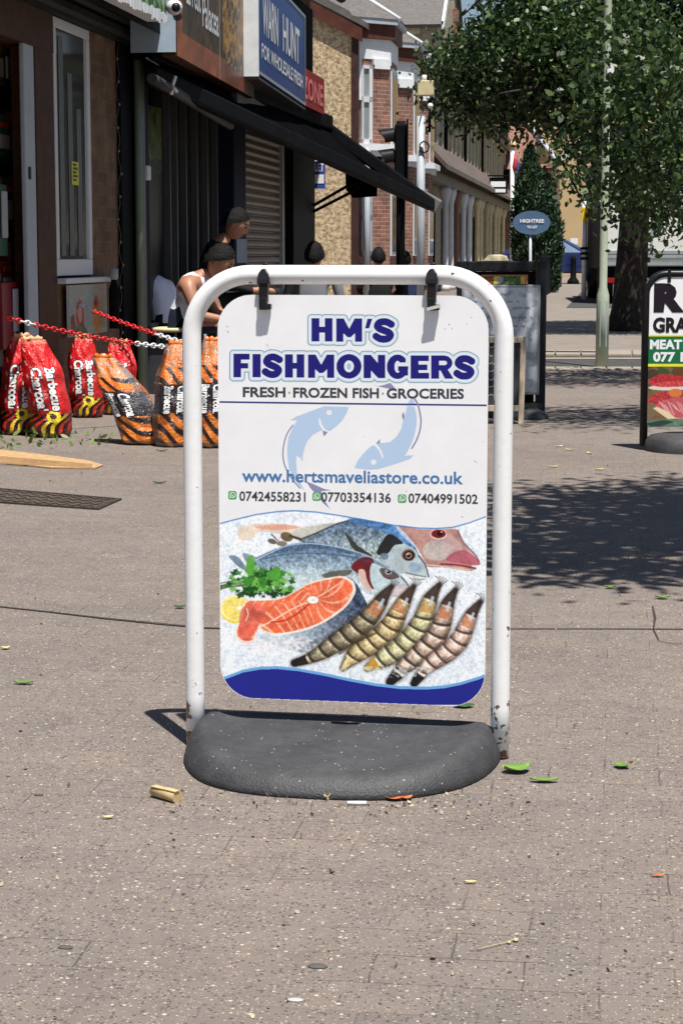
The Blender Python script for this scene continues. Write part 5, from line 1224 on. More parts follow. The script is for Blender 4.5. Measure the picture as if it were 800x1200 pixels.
# main street tree
tb_ = G(736,388); TRD = tb_.dot(FWD); K = TRD/2300
T1 = thing('street_tree', tb_, 'leafy lime tree with a thick dark trunk behind the lamp post', 'tree')
mb = MB(); s_ = 20*K
tp = [tb_+Vector((0,0,-.05)), tb_+Vector((0,0,.12)), PD(737,360,TRD), PD(739,320,TRD), PD(742,270,TRD), PD(744,220,TRD), PD(742,150,TRD), PD(745,60,TRD)]
mb.tube(tp, [s_*1.45,s_*1.2,s_*1.02,s_*.93,s_*.86,s_*.8,s_*.62,s_*.45], 18)
mb.build('trunk', M_bark, T1)
mb = MB()
def pc(px,py,dd=0): return PD(px,py,TRD+dd)
lim = [((744,215),(600,70),.10,.02,-1),((743,190),(540,110),.09,.015,.5),((743,160),(660,20),.10,.02,1),((744,150),(820,40),.1,.02,0),((743,180),(640,190),.07,.012,-1.2),((745,80),(700,-150),.1,.03,0),((745,60),(820,-150),.1,.03,.6),((744,110),(560,-30),.08,.02,-.5)]
for (a,b,r0,r1,dd) in lim:
    pts = branch(mb, pc(*a), pc(*b,dd), r0, r1, sag=.15)
    for q in range(5):
        i = random.randint(2,7); e_ = pts[i]+Vector((random.uniform(-.7,.7),random.uniform(-.7,.7),random.uniform(-.7,.4))); branch(mb, pts[i], e_, r0*.3, .005, n=4)
mb.build('limbs', M_bark, T1)
def PB_(px,py,rpx,rpy,dd=0,dr=None):
    c = PD(px,py,TRD+dd); k=(TRD+dd)/2300; return (c.x,c.y,c.z,rpx*k,(dr if dr else (rpx+rpy)/2*k),rpy*k)
vis = [PB_(770,190,62,80,-1.2),PB_(705,150,55,70,-.8),PB_(650,85,60,62,-.2),PB_(725,60,80,70,-1.4),PB_(690,20,85,60,0),PB_(592,110,46,38,.6),PB_(548,82,46,34,1),PB_(570,60,50,30,.2),PB_(620,75,50,60,-.3),PB_(575,128,38,24,1.2),PB_(530,128,24,14,1.4),PB_(612,35,50,45,.8),PB_(668,196,30,26,-1.5),
       PB_(716,222,34,34,-1.6),PB_(780,250,45,26,-1.3),PB_(628,166,26,12,.8),PB_(607,166,14,9,.8),PB_(565,44,22,10,.5),PB_(815,120,60,120,0),PB_(524,100,14,16,1.4),PB_(780,20,80,80,1.5),PB_(590,60,50,46,1.8),PB_(648,130,50,40,1.6)]
left=[PB_(528,62,22,18,1),PB_(520,84,14,12,1.2),PB_(535,70,30,24,1),PB_(520,100,26,20,1.3),PB_(545,118,34,20,1.2),PB_(530,138,18,10,1.4),PB_(575,95,40,36,.8),PB_(600,135,30,20,.8),PB_(560,40,30,12,.6),PB_(585,150,16,8,.9),PB_(600,30,40,40,0),PB_(640,60,50,60,-.5),PB_(592,8,22,14,.4)]
P1 = np.concatenate([blob_pts(vis, 1500), blob_pts(left, 3600)])
big = [PB_(600,-60,70,30,.5),PB_(690,-90,150,90,.5),PB_(790,-40,120,120,1),PB_(600,-60,80,50,1.5),PB_(760,-220,180,110,0),PB_(860,60,90,130,1)]
P2 = blob_pts(big, 150)
# keep the gaps of sky
def proj(P):
    q = (P-CAM) @ CR; return 400+F*q[:,0]/-q[:,2], 600-F*q[:,1]/-q[:,2]
def gap(P, holes):
    x,y = proj(P); k = np.ones(len(P),bool)
    return P
V = leaves(np.concatenate([P1]), .078); V2 = leaves(P2, .13)
fastmesh('crown', np.concatenate([V,V2])-np.array(tb_), 6, M_leaf, T1)
# nearer roadside trees on the right whose crowns shade the pavement
def side_tree(px0, base, label, blobs, dens, size, extra=None):
    t = thing('street_tree', base, label, 'tree'); b=Vector(base)
    top = Vector((blobs[0][0],blobs[0][1],blobs[0][2]))
    mb = MB(); mb.tube([b+Vector((0,0,-.05)), b+Vector((0,0,.6)), b+Vector((.03,0,1.6)), b.lerp(Vector((b.x,b.y,top.z)),.8)],[.24,.19,.17,.14],14); mb.build('trunk', M_bark, t)
    mb = MB()
    for q in blobs[:8]: branch(mb, b+Vector((0,0,2.4)), (q[0],q[1],q[2]+.2), .07, .015, sag=.2)
    mb.build('limbs', M_bark, t)
    P = blob_pts(blobs, dens)
    if extra: P = np.concatenate([P, blob_pts(extra, 2300)])
    fastmesh('crown', leaves(P, size)-np.array(b), 6, M_leaf, t); return t
def shade(px, py, h):   # point at height h whose shadow falls on ground pixel (px,py)
    g_ = G(px,py); k = h/math.tan(ELEV); return Vector((g_.x+math.sin(HEAD)*k, g_.y-math.cos(HEAD)*k, h))
bl_ = []
for px,py,h,rx,ry in ((700,628,3.6,.55,.75),(800,610,3.8,.7,.95),(655,655,3.3,.42,.30),(740,668,3.4,.7,.25),(900,630,4.0,.9,1.0),(1050,600,4.2,1.1,1.3),(620,648,3.2,.22,.26),(690,590,3.7,.4,.45),(860,585,3.9,.9,.8)):
    c_ = shade(px,py,h); bl_.append((c_.x,c_.y,c_.z,rx,ry,.55))
side_tree(0, (3.0,6.6,0), 'roadside lime tree nearest the camera, shading the pavement right of the fish sign', bl_, 1150, .085)
bl_ = []
for px,py,h,rx,ry in ((650,489,4.2,.5,.75),(720,487,4.4,.6,.85),(800,492,4.2,.7,.8),(900,480,4.6,1,1.2),(700,447,4.8,.9,.55),(800,446,4.8,.9,.6),(630,447,4.6,.5,.5),(560,488,4.0,.35,.5)):
    c_ = shade(px,py,h); bl_.append((c_.x,c_.y,c_.z,rx,ry,.6))
hang = []
for px,py,rpx,rpy in ((722,150,36,64),(690,125,26,36),(745,215,40,30),(785,205,46,50),(735,70,50,44),(712,228,20,18),(668,182,18,12),(800,100,50,80),(770,255,40,22)):
    c_ = PD(px,py,15.4); k_=15.4/2300; hang.append((c_.x,c_.y,c_.z,rpx*k_,.40,rpy*k_))
side_tree(0, (3.1,13.5,0), 'second roadside lime tree from the camera, shading the pavement before the lamp post', bl_, 900, .068, hang)

# conifer
M_con = leaf_mat('conifer_green', (.010,.034,.012), (.040,.085,.030), rough=.6, trans=.1)
gb = G(628,343); Dc = gb.dot(FWD); kc = Dc/2300
T2 = thing('conifer', gb, 'tall dark green double topped conifer behind the oval sign', 'conifer')
MB().tube([gb,gb+Vector((0,0,4.2))],[.14,.03],8).build('trunk', M_bark, T2)
pts=[]; 
def spire(pxc, ytop, ybot, wmax, n):
    t = rng.random(n); y = ytop+(ybot-ytop)*t; w_ = wmax*np.minimum(1,(t*2.6)**.75)*(1-.25*np.clip((t-.6)/.4,0,1)); a = rng.random(n)*2*np.pi; rr_=np.sqrt(rng.random(n))*.3+.7
    wob = 1+.18*np.sin(a*5+t*22)
    for i in range(n):
        c_ = PD(pxc, y[i], Dc); pts.append((c_.x+math.cos(a[i])*w_[i]*kc*rr_[i]*wob[i], c_.y+math.sin(a[i])*w_[i]*kc*rr_[i]*wob[i], c_.z))
spire(621,173,340,20,7000); spire(641,206,340,15,4000); spire(612,215,340,11,2500); spire(630,225,345,26,6500)
Pc = np.array(pts); fastmesh('foliage', leaves(Pc, .13, droop=-1.6, asp=.35)-np.array(gb), 6, M_con, T2)

# ================================================================ STREET FURNITURE
lp = G(704.5,431); Dl = lp.dot(FWD)
t = thing('lamp_post', lp, 'tall pale green grey lamp post with a thicker base, standing before the tree', 'lamp post')
M_lamp = mat('peeling_lamp_paint', srgb(150,164,136)[:3], col2=srgb(176,182,168)[:3], rough=.6, vscale=5)
kl = Dl/2300
mb = MB(); mb.lathe([(7.6*kl,0),(7.4*kl,.5),(7.2*kl,zz:=PD(704,346,Dl).z),(4.6*kl,PD(704,336,Dl).z),(4.4*kl,2.2),(4.0*kl,5.5),(3.4*kl,6.4)], lp, 20); 
m_ = mb; mb.build('column', M_lamp, t)
mb = MB(); mb.ext([lp+RGT*(-.032)-FWD*(7.7*kl-.006)+Vector((0,0,z)) for z in (.18,)]+[lp+RGT*.032-FWD*(7.7*kl-.006)+Vector((0,0,.18)), lp+RGT*.032-FWD*(7.7*kl-.008)+Vector((0,0,.58)), lp-RGT*.032-FWD*(7.7*kl-.008)+Vector((0,0,.58))], FWD*.02); mb.build('access_door', smat('blue_grey_door',160,172,182,k=.8), t, bevel=.004)
mb = MB(); mb.tube([lp+Vector((0,0,6.3)),lp+Vector((.1,-.0,6.8)),lp+Vector((.7,0,7.0))],.03,8); mb.obox(lp+Vector((.95,0,7.0)),(.55,.22,.10)); mb.build('lantern', pale_grey, t)
# small white sign on the pole high in leaves
mb = MB(); mb.ext([PD(711,76,Dl-.05),PD(719,76,Dl-.05),PD(719,86,Dl-.05),PD(711,86,Dl-.05)][::-1],FWD*.01); mb.build('plate', white_p, t)

# traffic light
bt_ = G(468,372); Dt = 24.0
bt_ = PD(469,298,Dt); bt_.z=0
t = thing('traffic_light', bt_, 'black traffic light with hooded lamps seen side on before the bay windows', 'traffic light')
MB().tube([bt_,bt_+Vector((0,0,PD(469,142,Dt).z))],.055,10).build('pole', dark_metal, t)
mb = MB(); zt0,zt1 = PD(467,225,Dt).z, PD(467,146,Dt).z; mb.obox(bt_+RGT*(-.0)+FWD*(-.02)+Vector((0,0,(zt0+zt1)/2)),(.15,.26,zt1-zt0),rz=YAW); hd = mb.build('signal_head', dark_metal, t, bevel=.02)
MB().obox(bt_+RGT*.075+Vector((0,0,(zt0+zt1)/2)),(.012,.46,zt1-zt0+.12),rz=YAW).build('backing_board', dark_metal, t)
for yy_ in (160,184,208):
    c_ = PD(461.5,yy_,Dt); mb = MB(); n=14; vs=[]
    for i in range(n+1):
        a = R(-30+240*i/n); vs += [c_+FWD*(.105*math.cos(a))+Vector((0,0,.105*math.sin(a))), c_-RGT*(.20 if i>0 else .2)*(.55+.45*max(0,math.sin(a)))+FWD*(.10*math.cos(a))+Vector((0,0,.10*math.sin(a)-.02))]
    mb.add(vs,[(2*i,2*i+1,2*i+3,2*i+2) for i in range(n)],0,True); mb.build('hood', black_plastic, hd); 
    MB().lathe([(0,0),(.085,.01)],(0,0,0),4) if False else None
    mb = MB(); mb.ell(c_+RGT*.01,(.02,.09,.09),12,8); mb.build('lens', dark_void, hd)
# pale pole with antenna box
b2 = PD(493,298,25.5); b2.z=0
t = thing('equipment_pole', b2, 'pale grey pole with cream box, bracket and coiled cable beside the traffic light', 'pole')
MB().tube([b2,PD(493,136,25.5)],.052,12).build('pole', pale_grey, t)
mb = MB(); mb.obox(PD(498.5,103.5,25.6),(.21,.12,.19),rz=YAW); mb.build('cream_box', cream, t, bevel=.01)
mb = MB(); mb.tube([PD(503,118,25.6),PD(503,155,25.6)],.018,6); mb.tube([PD(497,88,25.6),PD(497,95,25.6)],.03,8,1); mb.tube([PD(493,152,25.5),PD(504,148,25.6)],.015,6); mb.build('stalk', [dark_metal, white_p], t)
MB().ell(PD(504,124,25.5),(.036,.036,.036)).build('camera_ball', white_p, t)
mb = MB(); c_=PD(497,172,25.4); mb.tube([c_+RGT*.06*math.cos(a)+Vector((0,0,.07*math.sin(a)))+FWD*.01*a for a in np.arange(0,11,.5)],.010,6); mb.build('coiled_cable', black_plastic, t)
# pole with yellow sign
b3 = G(683.5,352); D3 = b3.dot(FWD)
t = thing('sign_post', b3, 'slim white post with a yellow sign and black bands before the truck', 'sign post')
MB().tube([b3,PD(685,236,D3)],.055,10).build('pole', white_paint, t)
mb = MB(); mb.ext([PD(680,259,D3-.1),PD(689,259,D3-.1),PD(688,243,D3-.1),PD(681,243,D3-.1)],FWD*.02); mb.build('yellow_sign', smat('yellow_sign',225,190,40), t)
for yy_ in (291,297,303): MB().tube([PD(684,yy_+1.4,D3),PD(684,yy_-1.4,D3)],.085,10).build('black_band', dark_metal, t)

# truck (rear and near side)
Dk = 38.5
tk0 = PD(702,298,Dk); tk0.z=0
TK = thing('box_truck', tk0, 'white box truck seen from behind, parked on the right beyond the lamp post', 'truck', rz=YAW-R(4.6))
tw = 2.0; zb_,zt_ = PD(702,312,Dk).z, 2.9
mb = MB(); mb.box(0,tw,.0,5.2,zb_,zt_); mb.build('box_body', smat('pale_truck_body',214,214,206,var=.06,vscale=2), TK, world=False, bevel=.02)
mb = MB()
for z in (zb_+.02,zb_+.16,zb_+.24): mb.box(.02,tw-.02,-.03,-.005,z,z+.06)
mb.box(.02,.08,-.03,-.005,zb_,zt_); mb.box(tw/2-.02,tw/2+.02,-.02,-.004,zb_+.3,zt_-.1); mb.build('rear_rail', grey_metal, TK, world=False)
mb = MB(); mb.box(-.02,-.002,.05,5.15,zb_-.05,zt_-.35); mb.build('side_shade_sheet', mat('painted_side_shade',(.02,.021,.026),var=.2), TK, world=False)  # dark sheet over the white side, its shade put into the colour
mb = MB(); mb.box(.1,tw-.1,.15,5.5,.42,zb_-.002); mb.box(.02,tw-.02,-.02,.06,.40,.52); mb.build('chassis', dark_metal, TK, world=False)
for x,y in ((.02,.9),(tw-.3,.9),(.02,5.6),(tw-.3,5.6)):
    w_ = MB(); pr=[(-.14,.2),(-.14,.33),(-.11,.37),(.11,.37),(.14,.33),(.14,.2)]
    vs=[]; n=24
    for a_,r_ in pr:
        for j in range(n): vs.append((x+.14+a_, y+r_*math.cos(2*math.pi*j/n), .37+r_*math.sin(2*math.pi*j/n)))
    k=len(pr); w_.add(vs,[(i*n+j,i*n+(j+1)%n,(i+1)*n+(j+1)%n,(i+1)*n+j) for i in range(k-1) for j in range(n)],0,True)
    wh=w_.build('wheel', black_plastic, TK, world=False); m2=MB(); n2=16
    m2.add([(x+.02+.02*(j2), y+.2*math.cos(2*math.pi*j/n2), .37+.2*math.sin(2*math.pi*j/n2)) for j2 in (0,12) for j in range(n2)],[list(range(n2)),list(range(n2,2*n2))[::-1]]+[(i,n2+i,n2+(i+1)%n2,(i+1)%n2) for i in range(n2)]); m2.build('rim', grey_metal, wh, world=False)
for x in (.12,tw-.4):
    l_=MB(); l_.box(x,x+.28,-.05,-.021,.42,.52); l_.build('rear_light', smat('rear_red',140,20,22,rough=.2), TK, world=False)
mb=MB(); mb.box(.75,1.25,-.03,-.021,.40,.51); mb.build('number_plate', smat('plate_yellow',200,180,60), TK, world=False)
mb=MB(); mb.box(.1,tw-.1,5.3,6.9,.45,2.3); mb.build('cab', white_paint, TK, world=False, bevel=.08)
# hatchback crossing at the end
Dq = 66.
cg = PD(652,298,Dq); cg.z=0
CA = thing('parked_car', cg, 'dark blue car partly hidden between the conifer and the white truck', 'car', rz=YAW)
M_car = smat('dark_blue_paint',34,46,96,rough=.2,var=.05); 
side = [(-2.0,.35),(-2.05,.8),(-1.75,1.0),(-1.2,1.45),(.15,1.48),(.95,1.02),(1.8,.88),(2.0,.65),(2.0,.35)]
mb = MB(); n=len(side); mb.add([(x,-.82+(.12 if z>1.1 else 0),z) for x,z in side]+[(x,.82-(.12 if z>1.1 else 0),z) for x,z in side],[list(range(n)),list(range(n,2*n))[::-1]]+[(i,n+i,n+(i+1)%n,(i+1)%n) for i in range(n)]); mb.build('body', M_car, CA, world=False, bevel=.05)
mb = MB(); 
for q in ([(-1.55,1.03),(-1.12,1.36),(-.6,1.38),(-.6,1.03)],[(-.52,1.03),(-.52,1.38),(.12,1.39),(.72,1.03)]): mb.ext([(x,-.835+.1*(z-1.03)/.35,z) for x,z in q],(0,.02,0))
mb.ext([(.20,-.6,1.43),(.93,-.68,1.06),(.93,.68,1.06),(.20,.6,1.43)],(.02,0,.03)); mb.build('windows', smat('car_glass',120,140,160,rough=.1), CA, world=False)
for x in (-1.3,1.3):
    for y in (-.83,.70):
        w_=MB(); w_.add([(x+.32*math.cos(2*math.pi*j/20),y+d,.32+.32*math.sin(2*math.pi*j/20)) for d in (0,.16) for j in range(20)],[list(range(20)),list(range(20,40))[::-1]]+[(i,20+i,20+(i+1)%20,(i+1)%20) for i in range(20)]); wh=w_.build('wheel',black_plastic,CA,world=False)
        m2=MB(); m2.add([(x+.2*math.cos(2*math.pi*j/14),y-.006+d,.32+.2*math.sin(2*math.pi*j/14)) for d in (0,.17) for j in range(14)],[list(range(14)),list(range(14,28))[::-1]]+[(i,14+i,14+(i+1)%14,(i+1)%14) for i in range(14)]); m2.build('rim',grey_metal,wh,world=False)
mb=MB(); mb.box(1.9,2.02,-.75,-.4,.62,.76); mb.build('headlight', white_p, CA, world=False)

# ================================================================ OTHER PAVEMENT BOARDS
def local_sign(px_l, px_r, py_base, yaw_extra=0):
    a=G(px_l,py_base); b=G(px_r,py_base); return a,b
# meat sign at right
a = G(753,527); Dm = a.dot(FWD); wS = .62
t = thing('pavement_sign', a+RGT*wS/2, 'black framed swing sign advertising meat, cut off by the right edge of the photo', 'pavement sign', rz=YAW)
km = Dm/2300; zT = PD(753,321,Dm).z
pts=[(-wS/2,0,.02),(-wS/2,0,zT-.1)]+[(-wS/2+.1+.1*math.cos(math.pi-math.pi/2*i/8),0,zT-.1+.1*math.sin(math.pi-math.pi/2*i/8)) for i in range(1,9)]+[(wS/2-.1+.1*math.cos(math.pi/2-math.pi/2*i/8),0,zT-.1+.1*math.sin(math.pi/2-math.pi/2*i/8)) for i in range(0,9)]+[(wS/2,0,.02)]
MB().tube(pts,.020,12).build('frame', black_plastic, t, world=False)
mb = MB(); n=40; ol=[]
for j in range(n):
    q=2*math.pi*j/n; ol.append((wS/2*1.0*math.copysign(abs(math.cos(q))**.6,math.cos(q)), (-.26 if math.sin(q)<0 else .12)*abs(math.sin(q))))
rg=[(0.01,.085),(.7,.084),(.88,.075),(.97,.055),(1,.02),(1,0)]
mb.add([(x*r_,y*r_,z) for r_,z in rg for x,y in ol],[(i*n+j,(i+1)*n+j,(i+1)*n+(j+1)%n,i*n+(j+1)%n)[::-1] for i in range(len(rg)-1) for j in range(n)],0,True); mb.build('base', M_rub, t, world=False)
def ml(px,py): p=PD(px,py,Dm); d=p-t.location; return d.dot(RGT), p.z
x0,z1=ml(756,324); x1=-x0; z0=ml(756,500)[1]
MB().ext([(x,-.012,z) for x,z in rrect(x0,x1,z0,z1,.05)],(0,.006,0)).build('panel', panel_white, t, world=False)
pan=t.children[-1]
mcv = Canvas(756,842,429,500,3.0,(120,96,70)); mcv.put(mcv.n1>.5,(84,70,52),.8); 
mcv.ell(778,437,8,6,(60,80,50)); mcv.ell(765,438,7,6,(70,60,46)); mcv.ell(800,436,12,5,(96,66,40))
mcv.poly([(762,446),(775,438),(795,440),(812,442),(812,452),(795,454),(770,453)],(176,48,52),1,.4,'n2',3); mcv.ell(785,454,24,3.2,(216,210,200)); mcv.poly([(764,449),(790,446),(810,448),(806,452),(775,453)],(200,70,74),1,.5,'n2',3)
mcv.put((mcv.Y>457)&(mcv.Y<492),(134,96,70),.6); mcv.poly([(758,472),(772,460),(800,458),(800,466),(780,474),(764,478)],(178,58,62),1,.5,'n2',3); mcv.ell(765,480,6,9,(120,104,80)); mcv.ell(793,460,8,5,(210,120,60))
mcv.poly([(767,478),(800,466),(842,472),(842,490),(795,498)],(226,206,168)); mcv.poly([(770,474),(790,466),(842,462),(842,478),(800,490),(785,482)],(190,90,96),1,.2,'n2',3)
for q in range(18): mcv.line([(774+q*3.5,470+(q%3)*2),(782+q*3.3,480+(q%4)*2)],.9,(244,214,210),.8)
mcv.poly([(758,492),(800,490),(842,497),(842,500),(758,500)],(90,120,104),.9,.3,'n1'); mcv.poly([(758,496),(780,492),(792,494),(775,500),(760,500)],(40,60,54),.9)
mcv.blur(2)
def mfn(k): 
    def f(X,Y):
        z = ml(756,500)[1]+(500-Y)*km*.9985; x = x0+(X-756)*km; return x, np.full(X.shape,-.012-.0006*k), z
    return f
X_,_,Z_ = mfn(1)(mcv.X,mcv.Y); in_=((np.clip(X_,x0+.05,x1-.05)-X_)**2+(np.clip(Z_,z0+.05,z1)-Z_)**2<.0495**2)|((X_>x0+.001)&(X_<x1-.001)&(Z_>z0+.05))
mcv.mesh('meat_picture', mfn(1), M_print, pan, clip=in_)
def mq(px0,px1,py0,py1,k): 
    f=mfn(k); A=np.array
    r_=[]
    for px,py in ((px0,py1),(px1,py1),(px0,py0),(px1,py0)):
        x,y,z=f(A([float(px)]),A([float(py)])); r_.append(Vector((x[0],y[0],z[0])))
    return r_
def mrect(name,px0,px1,py0,py1,k,m): q=mq(px0,px1,py0,py1,k); MB().poly([q[0],q[1],q[3],q[2]]).build(name,m,pan,world=False)
mrect('green_band',756.4,894,394,426,1,smat('deep_green_print',16,104,62,rough=.4)); mrect('yellow_rule',756.4,894,426,429.2,2,smat('yellow_print',226,220,60,rough=.4)); mrect('yellow_rule',756.4,894,392.2,394,2,smat('yellow_print',226,220,60))
for nm,tx,p0,p1,y0_,y1_,m_,b_,ls in (('headline','R',765.5,801.5,331.5,366,smat('near_black_print',34,26,34,rough=.4),.07,1),('headline','GRA',765,806,371.5,389.5,smat('near_black_print',34,26,34),.045,1),('lettering','MEAT',762,799.5,397.5,409,white_p,.045,1),('lettering','077 1',766,801,412,423.5,white_p,.045,1)):
    q=mq(p0,p1,y0_,y1_,3); mb=MB(); add_text(mb,tx,quad_fn(*q),0,b_); mb.build(nm,m_,pan,world=False)
for dx in (-.20,.20):
    mb=MB(); mb.box(dx-.008,dx+.008,-.02,.022,z1-.03,zT+.022); mb.build('hook', black_plastic, t, world=False, bevel=.003)

# big black board sign with whiteboard
a=G(588,489); Db=a.dot(FWD); kb=Db/2300
BB=thing('whiteboard_sign', a, 'large black framed board holding a whiteboard, behind the right leg of the fish sign', 'board sign', rz=YAW)
def bl(px,py): p=PD(px,py,Db); return (p-a).dot(RGT), p.z
def brect(mb,px0,px1,py0,py1,y0,y1,m=0): x0,zb=bl(px0,py1); x1,zt=bl(px1,py0); mb.box(x0,x1,y0,y1,zb,zt,m)
mb=MB(); brect(mb,627,640,306,487,-.03,.05); brect(mb,534,547,306,487,-.03,.05); brect(mb,547.2,626.8,306,318,-.028,.048); mb.build('frame', mat('black_board_frame',(.013,.014,.017),rough=.45,var=.3), BB, world=False, bevel=.006)
mb=MB(); brect(mb,547.2,626.8,318.2,480,.0,.03); mb.build('back_board', dark_metal, BB, world=False)
mb=MB(); brect(mb,539,632,333.5,462,-.05,-.032); wbf=mb.build('whiteboard_frame', grey_metal, BB, world=False, bevel=.006)
wcv=Canvas(0,1,0,1.35,110,(196,203,210)); wcv.put(wcv.n1<.45,(140,146,154),.6); wcv.put(noise2(wcv.X.shape,40,3,8)>.52,(206,212,218),.7); wcv.put((wcv.X<.45)&(wcv.Y<.6),(190,200,212),.5)
x0,zb=bl(542,459); x1,zt=bl(629,337)
wcv.mesh('whiteboard', lambda X,Y:(x0+(x1-x0)*X, np.full(X.shape,-.051), zt+(zb-zt)*Y/1.35), M_print, wbf)
def scribble(mb, xa, xb, z, amp, yy, seed, step=.006, r_=.0016):
    r2=random.Random(seed); x=xa
    while x < xb:
        L=min(.03+.05*r2.random(),xb-x); pts=[]; ph=r2.random()*6
        n=max(int(L/step),3)
        for i in range(n+1): pts.append((x+L*i/n+amp*.3*math.sin(i*2.1), yy, z+amp*(.5*math.sin(i*1.9+ph)+.35*math.sin(i*3.3+ph*2))))
        for i in range(n):
            p,q=pts[i],pts[i+1]; mb.add([(p[0],yy,p[2]-r_),(q[0],yy,q[2]-r_),(q[0],yy,q[2]+r_),(p[0],yy,p[2]+r_)],[(0,1,2,3)])
        x+=L+.014+.02*r2.random()
mb=MB()
for i,(y_,f0,f1) in enumerate(((345,.35,.62),(353,.36,.75),(361,.3,.9),(372,.35,.92),(382,.38,.85),(392,.36,.60),(410,.38,.5))):
    scribble(mb, x0+(x1-x0)*f0*.3, x0+(x1-x0)*f1, bl(0,y_)[1], .012, -.0525, i, r_=.0022)
mb.build('handwriting', smat('blue_marker',48,72,130), wbf, world=False)
pc_=Canvas(0,4,0,1,40,(206,120,90)); pc_.put((pc_.X>.2)&(pc_.X<3.8)&(pc_.Y>.12),(60,84,50)); pc_.put((pc_.X>.2)&(pc_.X<3.8)&(pc_.n2>.58)&(pc_.Y>.12),(120,160,70)); pc_.poly([(1.1,.2),(1.7,.2),(1.7,1),(1.1,1)],(224,208,60)); pc_.poly([(1.4,.3),(1.9,.3),(1.9,.9),(1.4,.9)],(170,176,180)); pc_.poly([(3.4,.2),(3.75,.2),(3.75,1),(3.4,1)],(226,196,80)); pc_.ell(.7,.6,.3,.3,(190,60,50))
q0,zq=bl(563,333); q1,zq1=bl(618,322)
pc_.mesh('food_poster', lambda X,Y:(q0+(q1-q0)*X/4, np.full(X.shape,-.006), zq1+(zq-zq1)*Y), M_print, BB)
mb=MB(); mb.add([(bl(568,0)[0],-.03,bl(0,306.5)[1]),(bl(599,0)[0],-.03,bl(0,306.5)[1]),(bl(596,0)[0],-.02,bl(0,300)[1]),(bl(590,0)[0],0,bl(0,298.5)[1]),(bl(576,0)[0],0,bl(0,298.5)[1]),(bl(571,0)[0],-.02,bl(0,303)[1])]*1,[(0,1,2,3,4,5)])
mm=MB(); mm.ext([(bl(568,0)[0],-.03,bl(0,306)[1]),(bl(599,0)[0],-.03,bl(0,306)[1]),(bl(596,0)[0],-.03,bl(0,300)[1]),(bl(590,0)[0],-.03,bl(0,298.5)[1]),(bl(576,0)[0],-.03,bl(0,298.5)[1])],(0,.07,0)); cp=mm.build('cream_topper', smat('cream_topper',224,214,180), BB, world=False, bevel=.004)
mb=MB(); scribble(mb,bl(577,0)[0],bl(592,0)[0],bl(0,303)[1],.004,-.0315,4,step=.003,r_=.001); mb.build('topper_print', smat('red_print',170,60,50), cp, world=False)
mb=MB(); mb.ell((.10,-.10,.0),(.17,.12,.075),20,10); mb.box(-.23,.23,-.06,.08,0,.09); mb.build('rubber_foot', M_rub, BB, world=False)
# small chalkboard
a=G(593,497); Dh=a.dot(FWD)
CB=thing('chalkboard', a, 'small wooden framed chalkboard with white chalk writing, leaning in front of the whiteboard sign', 'chalkboard', rz=YAW)
def cl_(px,py): p=PD(px,py,Dh); return (p-a).dot(RGT), p.z
def cq(mb,P,y0=-.02,y1=.02): mb.ext([(cl_(x,y)[0],y0+.10*(cl_(x,y)[1]),cl_(x,y)[1]) for x,y in P],(0,y1-y0,0))
for P in ([(606.5,497),(612.8,497),(616.8,395),(610.2,395)],[(563,497),(569.2,497),(573.6,395),(567.2,395)],[(573.8,402),(610,402),(610.1,395.2),(573.8,395.2)],[(569.8,482),(606.8,482),(607.2,475),(570,475)]):
    mb=MB(); cq(mb,P); mb.build('wood_frame', smat('weathered_pale_wood',176,160,140,rough=.8,var=.2,vscale=20), CB, world=False, bevel=.003)
mb=MB(); cq(mb,[(569.8,475),(606.9,475),(610,402),(573.7,402)],-.005,.005); sl_=mb.build('slate', smat('chalk_black',58,60,66,rough=.9,var=.25,vscale=6), CB, world=False)
mb=MB()
for i,y_ in enumerate((407,417,426,435,445,453,463)):
    z=cl_(0,y_)[1]; scribble(mb, cl_(574.5,0)[0], cl_(606.5-.02*(y_-400),0)[0], z, .010, -.0065+.10*z, 20+i, step=.007, r_=.0019)
mb.build('chalk_writing', smat('chalk_white',200,200,200), sl_, world=False)

# ================================================================ CHARCOAL BAGS, CHAINS
def bag_canvas(kind):
    c=Canvas(0,1,0,2.2,110,(206,26,30) if kind=='red' else (44,44,50))
    if kind=='red':
        c.put(c.n1>.6,(224,44,44),.5); fl=c.Y>1.66
        c.put(fl,(26,14,12)); ph=(c.X*1.1+c.Y*1.0)*9.5+.6*np.sin(c.Y*14); s_=np.sin(ph*2.9)
        c.put(fl&(s_>.1),(228,196,40)); c.put(fl&(s_>.1)&(np.sin(ph*.7+1)>.25),(190,40,24)); c.ell(.56,1.72,.17,.13,(236,220,50)); c.ell(.55,1.71,.08,.06,(30,20,14)); c.put((c.Y>2.12),(60,16,14),.6)
        c.put((c.Y<.10),(206,120,90),.8)
    else:
        ph=(c.Y*1.0-c.X*.55)*10+.8*np.sin(c.X*7); s_=np.sin(ph*1.9); fl=(c.Y>1.45)|(c.Y<.85)
        c.put(c.Y<.85,(226,116,40),1,.2); c.put(fl&(c.Y>1.45),(228,130,44)); c.put(fl&(s_>.25)&(c.Y>1.45),(30,22,22)); c.put((c.Y<.85)&(c.Y>.5)&(s_>.4),(36,24,22)); c.put((c.Y>1.45)&(np.abs(s_)<.12),(200,70,30)); c.put((c.X<.14)|(c.X>.9),(70,70,78),.7); c.put((c.Y>2.1),(190,180,170),.5)
        c.put((c.Y<.5)&(c.n1>.52),(150,150,160),.5)
    m1=noise2(c.X.shape,30,4,7); c.put(m1>.62,(250,120,110) if kind=='red' else (150,150,160),.22); c.put(m1<.36,(60,8,10),.30)
    if kind=='red':
        for q in range(5): c.line([(.06+.02*q,.18+.3*q),(.12,.26+.3*q)],.035,(236,220,214),.8)
    return c
